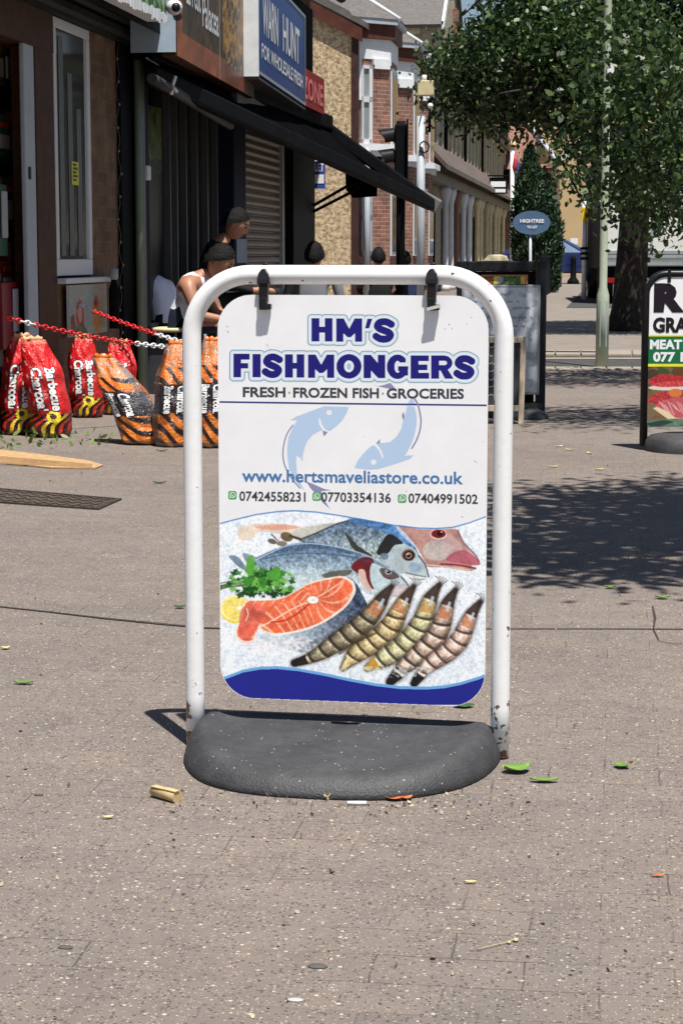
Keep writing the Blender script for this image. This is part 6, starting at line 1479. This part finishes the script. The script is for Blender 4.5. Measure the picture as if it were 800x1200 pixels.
M_bag = vcol_mat('glossy_printed_sack', .32, .16, .5, crumple=.55)
BC = {k: bag_canvas(k) for k in ('red','orange')}
def bag_surface(w_, dp, h, lean, twist, kind, seed, slump=0.):
    """u 0..1 across front (wrapping both ways), v 0 top .. 1 bottom -> local point; front half"""
    r2=np.random.default_rng(seed); ph=r2.random(6)*6
    def S(u, v, side=1, off=0.):
        v=np.asarray(v,float); u=np.asarray(u,float)
        z=h*(1-v); t=np.clip((1-v),0,1)
        neck=np.clip((t-.62)/.38,0,1); ww=w_*(1-.42*neck**1.3)*(1-.16*np.clip((.08-t)/.08,0,1)); dd=dp*(1-neck)**.75*(1-.35*np.clip((.06-t)/.06,0,1)**2)+.006
        sx=np.sign(u-.5)*np.abs(2*u-1); x=ww*.5*np.sin(sx*np.pi/2)**1
        x=ww*.5*sx
        bul=(1-np.abs(sx)**3.2)
        wr=.003*np.sin(u*9+ph[0]+v*7)+.0022*np.sin(v*27+u*5+ph[1])+.0015*np.sin(u*23-v*21+ph[2])+.004*neck*np.sin(u*14+ph[3]+v*18)
        y=-(dd*.5*bul+wr*(bul+.3)+off)*side
        x=x+.004*np.sin(v*15+ph[4])*np.abs(sx)
        zz=z*(1-slump*.15)
        x=x+lean[0]*t**1.6; y=y+lean[1]*t**1.6
        c_,s_=math.cos(twist),math.sin(twist); return x*c_-y*s_, x*s_+y*c_, zz+.0*x
    return S
def make_bag(kind, base, w_, h, dp, lean, twist, label, seed, group, slump=0., text=True):
    t=thing('charcoal_bag', base, label, 'charcoal bag', rz=0, group=group)
    S=bag_surface(w_,dp,h,lean,twist,kind,seed,slump); c=BC[kind]
    o=c.mesh('printed_front', lambda X,Y: S(X,Y/2.2,1), M_bag, t)
    nu,nv=14,30; U,V=np.meshgrid(np.linspace(0,1,nu),np.linspace(0,1,nv)); x,y,z=S(U,V,-1); mb=MB()
    mb.add(list(zip(x.ravel(),y.ravel(),z.ravel())),[(i*nu+j,i*nu+j+1,(i+1)*nu+j+1,(i+1)*nu+j) for i in range(nv-1) for j in range(nu-1)],0,True)
    mb.build('back', smat('sack_red',176,26,28,rough=.3) if kind=='red' else smat('sack_orange',200,100,40,rough=.3), t, world=False)
    ink=MB(); outl=MB()
    cols=(('Barbecue',.56,.80),('Charcoal',.20,.46)) if kind=='red' else (('Charcoal',.58,.80),('Barbecue',.26,.48))
    va,vb=(.28,.72) if kind=='red' else (.40,.67)
    for tx,ua,ub in cols:
        for mbx,bd,off in ((outl,.085,.0018),(ink,.04,.0026)):
            V2,F2,mn,mx=text_2d(tx,bd)
            q=[]
            for X,Y in V2:
                vv=va+(vb-va)*(X-mn[0])/(mx[0]-mn[0]); 
                if bd>.05: vv=va-.008+(vb-va+.016)*(X-mn[0])/(mx[0]-mn[0])
                uu=ua+(ub-ua)*((Y+ .02)/(.74)); xx,yy,zz=S(uu,vv,1,off); q.append((float(xx),float(yy),float(zz)))
            mbx.add(q,F2)
    outl.build('lettering_outline', black_plastic, o, world=False); ink.build('lettering', white_p, o, world=False)
    # gathered handle strip at top
    mb=MB(); vs=[]
    for i in range(9):
        u_=i/8; x,y,z=S(.12+.76*u_,0.0,1); vs+= [(float(x),float(y)-.004,float(z)-.012),(float(x)*1.0,float(y)-.003,float(z)+.018+.006*math.sin(i*2+seed))]
    mb.add(vs,[(2*i,2*i+2,2*i+3,2*i+1) for i in range(8)],0,True); q=mb.build('gathered_top', smat('paper_tan',200,160,120) if kind=='red' else smat('sack_orange2',214,110,44,rough=.35), t, world=False); m3=q.modifiers.new('thickness','SOLIDIFY'); m3.thickness=.006
    return t
def bagat(px,py): return G(px,py)
k12=lambda px,py: G(px,py).dot(FWD)/2300
YW=YAW
make_bag('red', bagat(22,509), 40*k12(22,509)*1.06, .53, .15, (.03,.02), YW+.25, 'red charcoal bag leaning at the left edge of the photo', 1, 'red charcoal bags')
make_bag('red', bagat(62,512), 46*k12(62,512)*1.05, .52, .16, (-.09,.02), YW+.18, 'red charcoal bag with a folded over top, second from the left edge', 2, 'red charcoal bags')
make_bag('red', bagat(103,489), 38*k12(103,489)*1.02, .48, .14, (-.03,.0), YW+.12, 'red charcoal bag standing upright alone, third from the left edge', 3, 'red charcoal bags')
make_bag('red', bagat(141,486), 42*k12(141,486), .44, .13, (-.01,.04), YW-.25, 'red charcoal bag half hidden behind the slumped orange one', 4, 'red charcoal bags')
make_bag('orange', bagat(168,520), 58*k12(168,520), .44, .21, (-.24,.0), YW-.45, 'slumped orange and black charcoal bag with its top flopping left', 5, 'orange and black charcoal bags')
make_bag('orange', bagat(203,523), 48*k12(203,523), .52, .16, (.03,.02), YW+.05, 'orange and black charcoal bag standing just left of the white sign leg', 6, 'orange and black charcoal bags')
make_bag('orange', bagat(250,524), 44*k12(250,524), .54, .16, (-.0,.02), YW-.1, 'orange and black charcoal bag seen between the white sign leg and its panel', 7, 'orange and black charcoal bags')

def chain(name, A, B, sag, label, pattern, link=.042):
    A,B=Vector(A),Vector(B); n=int((B-A).length*1.02/(link*.72)); t=thing(name,A,label,'plastic chain'); cur=None; secs=[]
    for i in range(n):
        u_=(i+.5)/n; p=A.lerp(B,u_); p.z-=sag*4*u_*(1-u_); u2=u_+.01; q=A.lerp(B,u2); q.z-=sag*4*u2*(1-u2); d=(q-p).normalized()
        up=Vector((0,0,1)); s_=d.cross(up).normalized(); n_=s_.cross(d); 
        if i%2: s_,n_=n_,s_
        ring=[]
        for k in range(12):
            a_=2*math.pi*k/12; ring.append(p+d*(link*.5*math.cos(a_))+s_*(link*.28*math.sin(a_)))
        kd=bool(pattern(i))
        if kd!=cur: secs.append((kd,MB())); cur=kd
        secs[-1][1].tube(ring,.0042,6,closed=True)
    for kd,mb in secs: mb.build('red_links' if kd else 'white_links', smat('red_chain',206,40,44,rough=.35) if kd else smat('white_chain',226,226,226,rough=.35), t)
chain('barrier_chain', PD(4,371,10.4), PD(232,409,11.4), .03, 'lower red and white plastic chain running over the charcoal bags', lambda i:not (4<=i<7 or 31<=i<56))
chain('barrier_chain', PD(67,346,12.3), PD(232,406,11.5), .02, 'upper red and white plastic chain tied to the window sill', lambda i: 4<=i<10 and False or (11<=i<30) or i<2)

# dark bin / box and table by the shop
a=G(186,462); t=thing('grey_crate', a, 'dark grey plastic box on the pavement behind the orange charcoal bags', 'plastic box', rz=YAW)
kk=a.dot(FWD)/2300
mb=MB(); w2=24*kk; z2=PD(186,408,a.dot(FWD)).z; mb.add([(-w2,-.0,0),(w2,-.0,0),(w2*.95,.35,0),(-w2*.95,.35,0),(-w2*1.04,-.02,z2),(w2*1.04,-.02,z2),(w2,.37,z2),(-w2,.37,z2)],[(0,1,5,4),(1,2,6,5),(2,3,7,6),(3,0,4,7),(0,3,2,1)]); mb.build('body', smat('charcoal_plastic',62,66,72,rough=.5,k=.8), t, world=False)
mb=MB(); mb.box(-w2*1.08,w2*1.08,-.035,.385,z2,z2+.025); mb.build('lid', smat('charcoal_plastic2',50,52,56,rough=.5,k=.7), t, world=False, bevel=.005)
a=G(162,455); Da=a.dot(FWD); t=thing('low_table', a, 'low table with a dark round top beside the shop wall', 'table', rz=YAW)
zt2=PD(162,397,Da).z; MB().lathe([(0.01,zt2-.03),(.22,zt2-.03),(.23,zt2-.015),(.22,zt2),(.01,zt2)],(0,0,0),28).build('tabletop', dark_metal, t, world=False)
MB().tube([(0,0,zt2-.03),(0,0,.02)],.03,10).build('leg', dark_metal, t, world=False); MB().lathe([(.16,0),(.16,.015),(.04,.03)],(0,0,0),20).build('foot', dark_metal, t, world=False)

# ================================================================ LITTER
card=smat('brown_cardboard',172,140,100,rough=.9,var=.2,vscale=30)
P_=[(-60,528),(0,528),(60,535),(104,541),(121,546),(112,549.5),(60,549),(0,543),(-60,541)]
t=MB(); t.ext([G(x,y,.002) for x,y in P_],(0,0,.006)); 
for k in range(9):
    a_,b_=G(-50,530.5+k*1.3,.009),G(108,544.+k*.45,.009); t.beam(a_,b_,.006,.003)
tag(t.build('cardboard_strip', card),'torn strip of brown cardboard lying on the pavement before the red bags','cardboard')
gr=leaf_mat('fresh_leaf',(.10,.20,.03),(.22,.34,.07),trans=.3)
P=[]
for i in range(70):
    x=random.uniform(-10,130); y=514+random.uniform(-6,14)*(1 if x<70 else .8); g_=G(x,y); P.append((g_.x,g_.y,.012+.02*random.random()))
o=fastmesh('leaf_scraps', leaves(np.array(P),.045,droop=0,asp=.4), 6, gr); tag(o,'scattered green vegetable scraps on the pavement below the red bags','plant scraps',kind='stuff')
def curl_leaf(px,py,L,wd,ang,curl,mt,label,name='fallen_leaf',cat='leaf',h=.004):
    c=G(px,py); n=8; mb=MB(); vs=[]
    for i in range(n+1):
        t_=i/n; w_=wd*math.sin(math.pi*min(max(t_,.03),.97))**.7*.5
        for j in (-1,-.5,0,.5,1):
            x=L*(t_-.5); y=w_*j; z=h+curl*(abs(j)**1.5)*.5+curl*.5*(2*t_-1)**2; vs.append(c+Vector((x*math.cos(ang)-y*math.sin(ang),x*math.sin(ang)+y*math.cos(ang),z)))
    mb.add(vs,[(i*5+j,(i+1)*5+j,(i+1)*5+j+1,i*5+j+1) for i in range(n) for j in range(4)],0,True)
    o=mb.build(name,mt); md=o.modifiers.new('thickness','SOLIDIFY'); md.thickness=.0006; return tag(o,label,cat)
gl1=smat('lime_green_leaf',104,138,60,rough=.5,var=.25,vscale=30); gl2=smat('dark_green_leaf',50,92,48,rough=.45,var=.25,vscale=30); yl=smat('yellow_dry_leaf',206,190,130,rough=.7); orl=smat('orange_dry_leaf',176,98,54,rough=.7,var=.3,vscale=40)
curl_leaf(605,905,.055,.045,.5,.013,gl1,'bright green curled leaf touching the right leg of the fish sign')
curl_leaf(637,917,.052,.020,.1,.006,gl1,'narrow green leaf just right of the curled one by the sign')
curl_leaf(728,900,.032,.026,2.5,.006,gl1,'small green leaf lying alone right of the fish sign base')
curl_leaf(543,829,.045,.032,.2,.004,gl2,'dark green leaf on the ground just behind the rubber base')
curl_leaf(28,802,.045,.020,.0,.006,gl1,'green leaf lying near the left edge of the photo')
curl_leaf(211,713,.030,.020,.3,.006,gl2,'tiny dark green leaf beside the left leg of the fish sign')
curl_leaf(187,567,.055,.025,.1,.008,gl2,'dark green leaf right of the drain cover')
curl_leaf(190,529,.060,.025,.0,.010,gl1,'green leaf below the orange charcoal bags')
curl_leaf(714,690,.032,.022,.2,.008,gl1,'pale green leaf at the lower edge of the tree shadow','fallen_leaf')
curl_leaf(775,702,.040,.026,.2,.008,gl1,'green leaf beside the paving crack at the right')
curl_leaf(551,1036,.018,.006,.1,.002,yl,'pale yellow sliver on the paving below the sign base','leaf_sliver','leaf')
curl_leaf(127,960,.018,.008,.4,.003,yl,'pale yellow scrap left of and below the brown paper roll','leaf_sliver','leaf')
curl_leaf(7,761,.022,.018,.4,.004,yl,'cream scrap at the left edge above the green leaf','leaf_sliver','leaf')
curl_leaf(770,1028,.022,.008,.1,.002,orl,'thin reddish scrap on the paving at the lower right','leaf_sliver','leaf')
curl_leaf(462,938.5,.032,.016,.05,.005,orl,'orange brown dry leaf touching the front of the rubber base')
curl_leaf(476,938,.024,.014,.6,.005,orl,'second orange brown dry leaf against the front of the rubber base','fallen_leaf')
curl_leaf(383,937.5,.012,.006,.8,.008,yl,'tiny yellow scrap against the front of the rubber base','leaf_sliver','leaf')
rr=random.Random(8)
for i,(x,y) in enumerate(((655,524),(667,528),(702,551),(520,910),(690,532),(648,548))):
    if i!=3: curl_leaf(x,y,.045,.018,rr.random()*3,.006,yl,['pale scrap','whitish scrap','pale green scrap','','small pale scrap','light scrap'][i]+' on the pavement '+['nearest the whiteboard sign','between two pale scraps before the meat sign','just left below the meat sign','','in front of the meat sign base','farthest below the whiteboard sign'][i],'leaf_sliver','leaf')
# roll of paper, stubs
c=G(194,937); mb=MB(); d=(G(214,942)-G(175,932)).normalized(); L=.062
pts=[c-d*L/2+Vector((0,0,.011)), c+d*L*.1+Vector((0,0,.012)), c+d*L/2+Vector((0,0,.011))]; mb.tube(pts,[.0095,.0115,.012],12); mb.beam(pts[0]+Vector((0,-.004,.010)),pts[2]+Vector((0,-.004,.011)),.012,.0015); tag(mb.build('paper_roll', smat('tan_paper',190,164,118,rough=.8,var=.15,vscale=60)),'short rolled piece of tan paper left of the rubber base','paper roll')
c=G(418,943.5); mb=MB(); mb.tube([c+RGT*-.017+Vector((0,0,.004)),c+RGT*.017+Vector((0,0,.004))],.0036,10); tag(mb.build('cigarette_stub', smat('paper_white',222,224,228)),'white cigarette stub in front of the rubber base','stub')
c=G(389,1024); mb=MB()
for k in range(5): mb.beam(c+Vector((0,0,.002)),c+Vector((rr.uniform(-.008,.008),rr.uniform(-.008,.008),.006)),.002,.002)
tag(mb.build('twig_scrap', smat('dark_red_twig',96,50,40)),'tiny dark red twig scrap on the paving below the base','twig')
c=G(588,1107); mb=MB(); mb.tube([G(560,1112,.003),G(575,1108,.004),G(590,1105,.003),G(606,1099,.004)],.0008,5); mb.ell(G(604,1101,.003),(.004,.006,.002),8,6); mb.ell(G(596,1104,.003),(.003,.004,.002),8,6); tag(mb.build('seed_stalk', smat('dry_stalk',176,162,124)),'pale dried seed stalk lying near the bottom of the photo','seed stalk')
for i,(x,y,rx,ry) in enumerate(((77,1111,.011,.004),(372,1133,.014,.006),(46,932,.009,.004))):
    c=G(x,y); mb=MB(); mb.lathe([(1,.0),(.9,.0016),(0.01,.002)],(0,0,0),14); mb.v=[(c.x+p[0]*rx,c.y+p[1]*ry*1.6,p[2]+.0005) for p in mb.v]
    tag(mb.build('chewing_gum', mat('old_gum',(.09,.082,.076),rough=.9)),['old dark gum spot at the lower left of the paving','old dark gum spot near the bottom below the sign','old dark gum spot left of the paper roll'][i],'gum spot',group='gum spots on the paving')
c=G(346,1172); mb=MB(); mb.lathe([(1,.0),(.8,.001),(0.01,.0014)],(0,0,0),14); mb.v=[(c.x+p[0]*.012,c.y+p[1]*.007,p[2]+.0005) for p in mb.v]; tag(mb.build('white_splash', smat('splash_white',176,174,172)),'small white splash on the paving at the bottom of the photo','paint splash')

# grit and crumbs on the paving
P=[]; r3=random.Random(5)
for i in range(620):
    if i<260: x=r3.uniform(190,620); y=r3.gauss(945,10) if i<160 else r3.uniform(830,1000)
    else: x=r3.uniform(-20,820); y=r3.uniform(520,1195)
    g_=G(x,y); P.append((g_.x,g_.y,.0015))
grit=leaf_mat('pale_grit',(.10,.08,.06),(.50,.42,.28),rough=.9,trans=0)
o=fastmesh('grit', leaves(np.array(P),.0085,droop=0,asp=.7,r=np.random.default_rng(3)), 6, grit); tag(o,'fine crumbs, grit and dry bits scattered over the paving','grit',kind='stuff')
b5=G(671,333); t=thing('bollard', b5, 'slim dark bollard with a flared foot on the far pavement', 'bollard')
MB().lathe([(.20,0),(.19,.10),(.10,.22),(.085,.75),(.10,.82),(.06,.92),(.01,.94)],b5,14).build('post', dark_metal, t)
# ================================================================ PEOPLE
def person(loc, face, label, J, mats, hair=(.004,.0035,.003), sc=1.0, group=None, stool=None, headrot=(0,0), hat=False, cols=None):
    """J: joints in local space (x = facing direction, y = left, z up)"""
    t = thing('person', loc, label, 'person', rz=face, group=group)
    names = list(J); idx = {n:i for i,n in enumerate(names)}
    E = [('pelvis','belly'),('belly','chest'),('chest','neck'),('neck','head0'),('chest','shL'),('shL','elL'),('elL','wrL'),('chest','shR'),('shR','elR'),('elR','wrR'),
         ('pelvis','hipL'),('hipL','knL'),('knL','anL'),('anL','toL'),('pelvis','hipR'),('hipR','knR'),('knR','anR'),('anR','toR'),('wrL','haL'),('wrR','haR')]
    rad = dict(pelvis=(.15,.11),belly=(.13,.10),chest=(.145,.10),neck=(.052,.052),head0=(.05,.05),shL=(.062,.062),shR=(.062,.062),elL=(.042,.042),elR=(.042,.042),wrL=(.028,.026),wrR=(.028,.026),haL=(.03,.018),haR=(.03,.018),
               hipL=(.088,.088),hipR=(.088,.088),knL=(.058,.058),knR=(.058,.058),anL=(.042,.042),anR=(.042,.042),toL=(.034,.03),toR=(.034,.03))
    me = bpy.data.meshes.new('body'); me.from_pydata([J[n] for n in names],[(idx[a],idx[b]) for a,b in E],[])
    o = bpy.data.objects.new('tmp', me); COL.objects.link(o)
    sk = o.modifiers.new('skin','SKIN'); sk.use_smooth_shade=True; o.modifiers.new('sub','SUBSURF').levels=1
    for i,n in enumerate(names): me.skin_vertices[0].data[i].radius = rad[n]; me.skin_vertices[0].data[i].use_root = (n=='pelvis')
    dg = bpy.context.evaluated_depsgraph_get(); dg.update(); m2 = bpy.data.meshes.new_from_object(o.evaluated_get(dg)); bpy.data.objects.remove(o)
    bv = [tuple(v.co) for v in m2.vertices]; bf=[tuple(p.vertices) for p in m2.polygons]
    mb = MB(); 
    segs = [(Vector(J[a]),Vector(J[b]),b,a) for a,b in E]
    def near(c):
        best=None; bd=9
        for a,b,nb,na in segs:
            d=b-a; l=d.length; u_=max(0,min(1,(c-a).dot(d)/(l*l))); q=(c-(a+d*u_)).length-.05*(na in('pelvis','belly'))
            if q<bd: bd=q; best=(na,nb,u_)
        return best
    V_=[Vector(v) for v in bv]; mb.v=list(bv)
    for f in bf:
        c=sum((V_[i] for i in f),Vector())/len(f); na,nb,u_=near(c); mb.f.append(list(f)); mb.sm.append(True); mb.m.append(cols(na,nb,u_,c))
    # head with face, ears, nose, chin
    h0=Vector(J['head0']); pit=headrot[0]; RM=Matrix.Rotation(headrot[1],3,'Z')@Matrix.Rotation(pit,3,'Y')
    hc=h0+RM@Vector((.022,0,.095)); n,k=24,18; vs=[]
    for i in range(k+1):
        p=math.pi*i/k
        for j in range(n):
            a_=2*math.pi*j/n; x=math.sin(p)*math.cos(a_); y=math.sin(p)*math.sin(a_); z=math.cos(p)
            X=x*.098; Y=y*.075; Z=z*.122
            if z<0: X*= (1+.18*z*(-1 if x>0 else 1.6)*-.2); Y*=1-.30*(-z)**1.3; 
            if z<-.2 and x<0: X*=.75
            if x>.6:
                nz_=math.exp(-((z+.12)/.16)**2-(y/.16)**2); X+=.022*nz_; X-=.008*math.exp(-((z-.08)/.10)**2-((abs(y)-.34)/.16)**2); X+=.006*math.exp(-((z-.24)/.09)**2-(y/.6)**2); X+=.006*math.exp(-((z+.48)/.07)**2-(y/.28)**2); X-=.004*math.exp(-((z+.40)/.03)**2-(y/.3)**2); X+=.008*math.exp(-((z+.85)/.12)**2-(y/.3)**2)
            vs.append(hc+RM@Vector((X,Y,Z)))
    mb.add(vs,[(i*n+j,(i+1)*n+j,(i+1)*n+(j+1)%n,i*n+(j+1)%n) for i in range(k) for j in range(n)],0,True)
    for s_ in (-1,1): mb.ell(hc+RM@Vector((-.008,s_*.077,-.012)),(.018,.007,.028),10,6,0,RM)
    # hands: palm is the skinned end, five tapered fingers
    for s_,hn,wn in ((1,'haL','wrL'),(-1,'haR','wrR')):
        h=Vector(J[hn]); d=(h-Vector(J[wn])).normalized(); sd=d.cross(Vector((0,0,1))); sd=sd.normalized() if sd.length>.1 else Vector((0,1,0)); up=sd.cross(d)
        for q,(o_,L) in enumerate(((-.026,.060),(-.009,.072),(.009,.068),(.026,.052))):
            b=h+sd*o_; mb.tube([b-d*.02,b+d*L*.4,b+d*L*.75-up*.012,b+d*L*.92-up*.034],[.0095,.009,.008,.006],7,0)
        b=h-d*.03+sd*(-.03*s_); mb.tube([b,b+d*.03-sd*.022*s_,b+d*.055-sd*.026*s_-up*.01],[.011,.010,.007],7,0)
    mb.build('body', mats, t, world=False)
    # hair cap
    hm=MB(); vs=[]; n,k=24,10
    for i in range(k+1):
        p=math.pi*.68*i/k
        for j in range(n):
            a_=2*math.pi*j/n; fr=max(0,math.cos(a_)); ca_=math.cos(a_); pp=p*((.74-.28*ca_) if ca_>0 else (.74-.26*ca_)); x=math.sin(pp)*math.cos(a_); y=math.sin(pp)*math.sin(a_); z=math.cos(pp)
            w_=1.0+.035*math.sin(j*5+i*3)+.03*random.uniform(-1,1)+(.05 if (i>=k-2 and fr<.3) else 0); vs.append(hc+RM@Vector((x*.106*w_-.006,y*.087*w_,z*.126*w_+.002)))
    hm.add(vs,[(i*n+j,(i+1)*n+j,(i+1)*n+(j+1)%n,i*n+(j+1)%n) for i in range(k) for j in range(n)],0,True); hm.build('hair', mat('black_hair',hair,rough=.7,var=.4,vscale=60,bump=1.0,bscale=90), t, world=False)
    for s_ in (-1,1): MB().ell(hc+RM@Vector((.083,s_*.030,.008)),(.010,.013,.008),8,6).build('eye', mat('dark_eye',(.02,.015,.012),rough=.2), t, world=False)
    b_=MB()
    for s_ in (-1,1): b_.tube([hc+RM@Vector((.090,s_*.016,.030)),hc+RM@Vector((.089,s_*.034,.035)),hc+RM@Vector((.078,s_*.050,.030))],.004,5)
    b_.build('eyebrows', mat('black_hair',hair), t, world=False)
    MB().tube([hc+RM@Vector((.088,-.024,-.058)),hc+RM@Vector((.096,0,-.055)),hc+RM@Vector((.088,.024,-.058))],.0045,6).build('mouth', mat('lip',(.16,.06,.05)), t, world=False)
    return t
skin = mat('tanned_skin', (.36,.17,.105), rough=.5, var=.08)
vest = smat('white_vest_cotton',222,224,238,rough=.9,var=.05); jeans = smat('dark_blue_denim',40,46,66,rough=.9,k=.8); blk = mat('black_clothes',(.014,.014,.016),rough=.9,var=.3); gry = smat('grey_clothes',120,122,130,rough=.9,k=.7); shoe = mat('dark_shoe',(.02,.018,.016)); navy_c=smat('navy_clothes',40,46,80,rough=.9)
def seated(hz=.42, lean=.30, headf=.10, arms='fwd', rs=1.0):
    cx=lean*1.02
    J=dict(pelvis=(0,0,hz+.08),belly=(lean*.36,0,hz+.08+.17*rs),chest=(lean*.80,0,hz+.08+.36*rs),neck=(cx,0,hz+.08+.48*rs),head0=(cx+headf,0,hz+.08+.53*rs))
    for s_,n in ((1,'L'),(-1,'R')):
        J['sh'+n]=(lean*.84,s_*.185,hz+.08+.41*rs)
        if arms=='fwd': J['el'+n]=(lean+.06,s_*.23,hz+.20*rs); J['wr'+n]=(lean+.26,s_*.14,hz+.14*rs); J['ha'+n]=(lean+.34,s_*.10,hz+.15*rs)
        else: J['el'+n]=(lean*.6,s_*.25,hz+.20); J['wr'+n]=(lean+.15,s_*.18,hz+.10); J['ha'+n]=(lean+.23,s_*.16,hz+.09)
        J['hip'+n]=(.03,s_*.10,hz+.05); J['kn'+n]=(.44,s_*.15,hz+.07); J['an'+n]=(.42,s_*.15,.08); J['to'+n]=(.56,s_*.17,.04)
    return J
def standing():
    J=dict(pelvis=(0,0,.92),belly=(0,0,1.08),chest=(.0,0,1.28),neck=(0,0,1.44),head0=(.01,0,1.50))
    for s_,n in ((1,'L'),(-1,'R')):
        J['sh'+n]=(0,s_*.18,1.38); J['el'+n]=(-.02,s_*.23,1.10); J['wr'+n]=(.06,s_*.22,.86); J['ha'+n]=(.08,s_*.22,.78)
        J['hip'+n]=(0,s_*.09,.88); J['kn'+n]=(.03*s_,s_*.10,.48); J['an'+n]=(.06*s_,s_*.11,.08); J['to'+n]=(.16+.06*s_,s_*.12,.04)
    return J
def dresser(top, bottom, sleeve):   # indices 0 skin 1 top 2 bottom 3 shoe
    def f(a,b,u_,c):
        if b in('neck',): return 1 if u_<.75 else 0
        if b=='head0': return 0
        if a in('chest','belly','pelvis') and b in('belly','chest'): return 1
        if b in('shL','shR'): return 1 if (sleeve>0 or u_<.55) else 0
        if b in('elL','elR'): return 1 if u_<sleeve else 0
        if b in('wrL','wrR'): return 1 if sleeve>1 else 0
        if b in('haL','haR'): return 0
        if b in('toL','toR'): return 3
        return 2
    return f
def stool(loc, h, label, m, seat=True):
    t=thing('stool', loc, label, 'stool'); MB().lathe([(.01,h-.03),(.165,h-.03),(.172,h-.015),(.165,h),(.01,h)],(0,0,0),24).build('seat', m, t, world=False)
    for k in range(4):
        a_=k*math.pi/2+.4; MB().tube([(.10*math.cos(a_),.10*math.sin(a_),h-.03),(.16*math.cos(a_),.16*math.sin(a_),0)],.012,8).build('leg', grey_metal, t, world=False)
    return t
R0 = YAW   # facing photo-right
def put(px, D, dx=0): p=PD(px,298,D); p.z=0; return p
s1=put(202,13.9); stool(s1,.46,'cream topped stool under the man in the white vest',cream)
person(s1, R0-.25, 'man in a white vest sitting bent forward, looking down, beside the white sign frame', seated(.42,.20,.08,'fwd',.66), [skin,vest,jeans,shoe], cols=dresser(1,2,0.0), headrot=(.55,0))
s2=put(200,14.7); stool(s2,.36,'stool behind the man in the white vest',dark_metal)
person(s2, R0+2.6, 'person in a white short sleeved shirt sitting turned away behind the man in the vest', seated(.34,.20,.05,'down',.78), [skin,vest,blk,shoe], cols=dresser(1,2,.75), headrot=(.3,0))
s3=put(236,15.4); stool(s3,.58,'tall stool under the dark dressed man in the shop doorway',dark_metal)
person(s3, R0-.1, 'dark haired man in black clothes leaning forward in the shaded shop front', seated(.56,.16,.05,'fwd',.92), [skin,blk,blk,shoe], cols=dresser(1,2,2), headrot=(.45,0))
s4=put(366,17.5); stool(s4,.38,'stool under the seated person before the closed end pillar',dark_metal)
person(s4, R0+1.5, 'dark haired person in grey clothes sitting before the pebbledash wall', seated(.36,.16,.03,'down',.80), [skin,gry,blk,shoe], cols=dresser(1,2,2))
s5=put(446,24); stool(s5,.36,'stool under the left one of the two seated figures before the brick bay',dark_metal)
person(s5, R0+1.7, 'dark haired person in black sitting before the red brick bay, seen above the sign frame', seated(.34,.16,.02,'down',.78), [skin,blk,blk,shoe], cols=dresser(1,2,2))
s6=put(480,26); stool(s6,.38,'stool under the right one of the two seated figures before the brick bay',dark_metal)
person(s6, R0+1.9, 'shaded person in navy clothes sitting just left of the grey pole', seated(.32,.16,.02,'down',.76), [skin,navy_c,blk,shoe], cols=dresser(1,2,2))
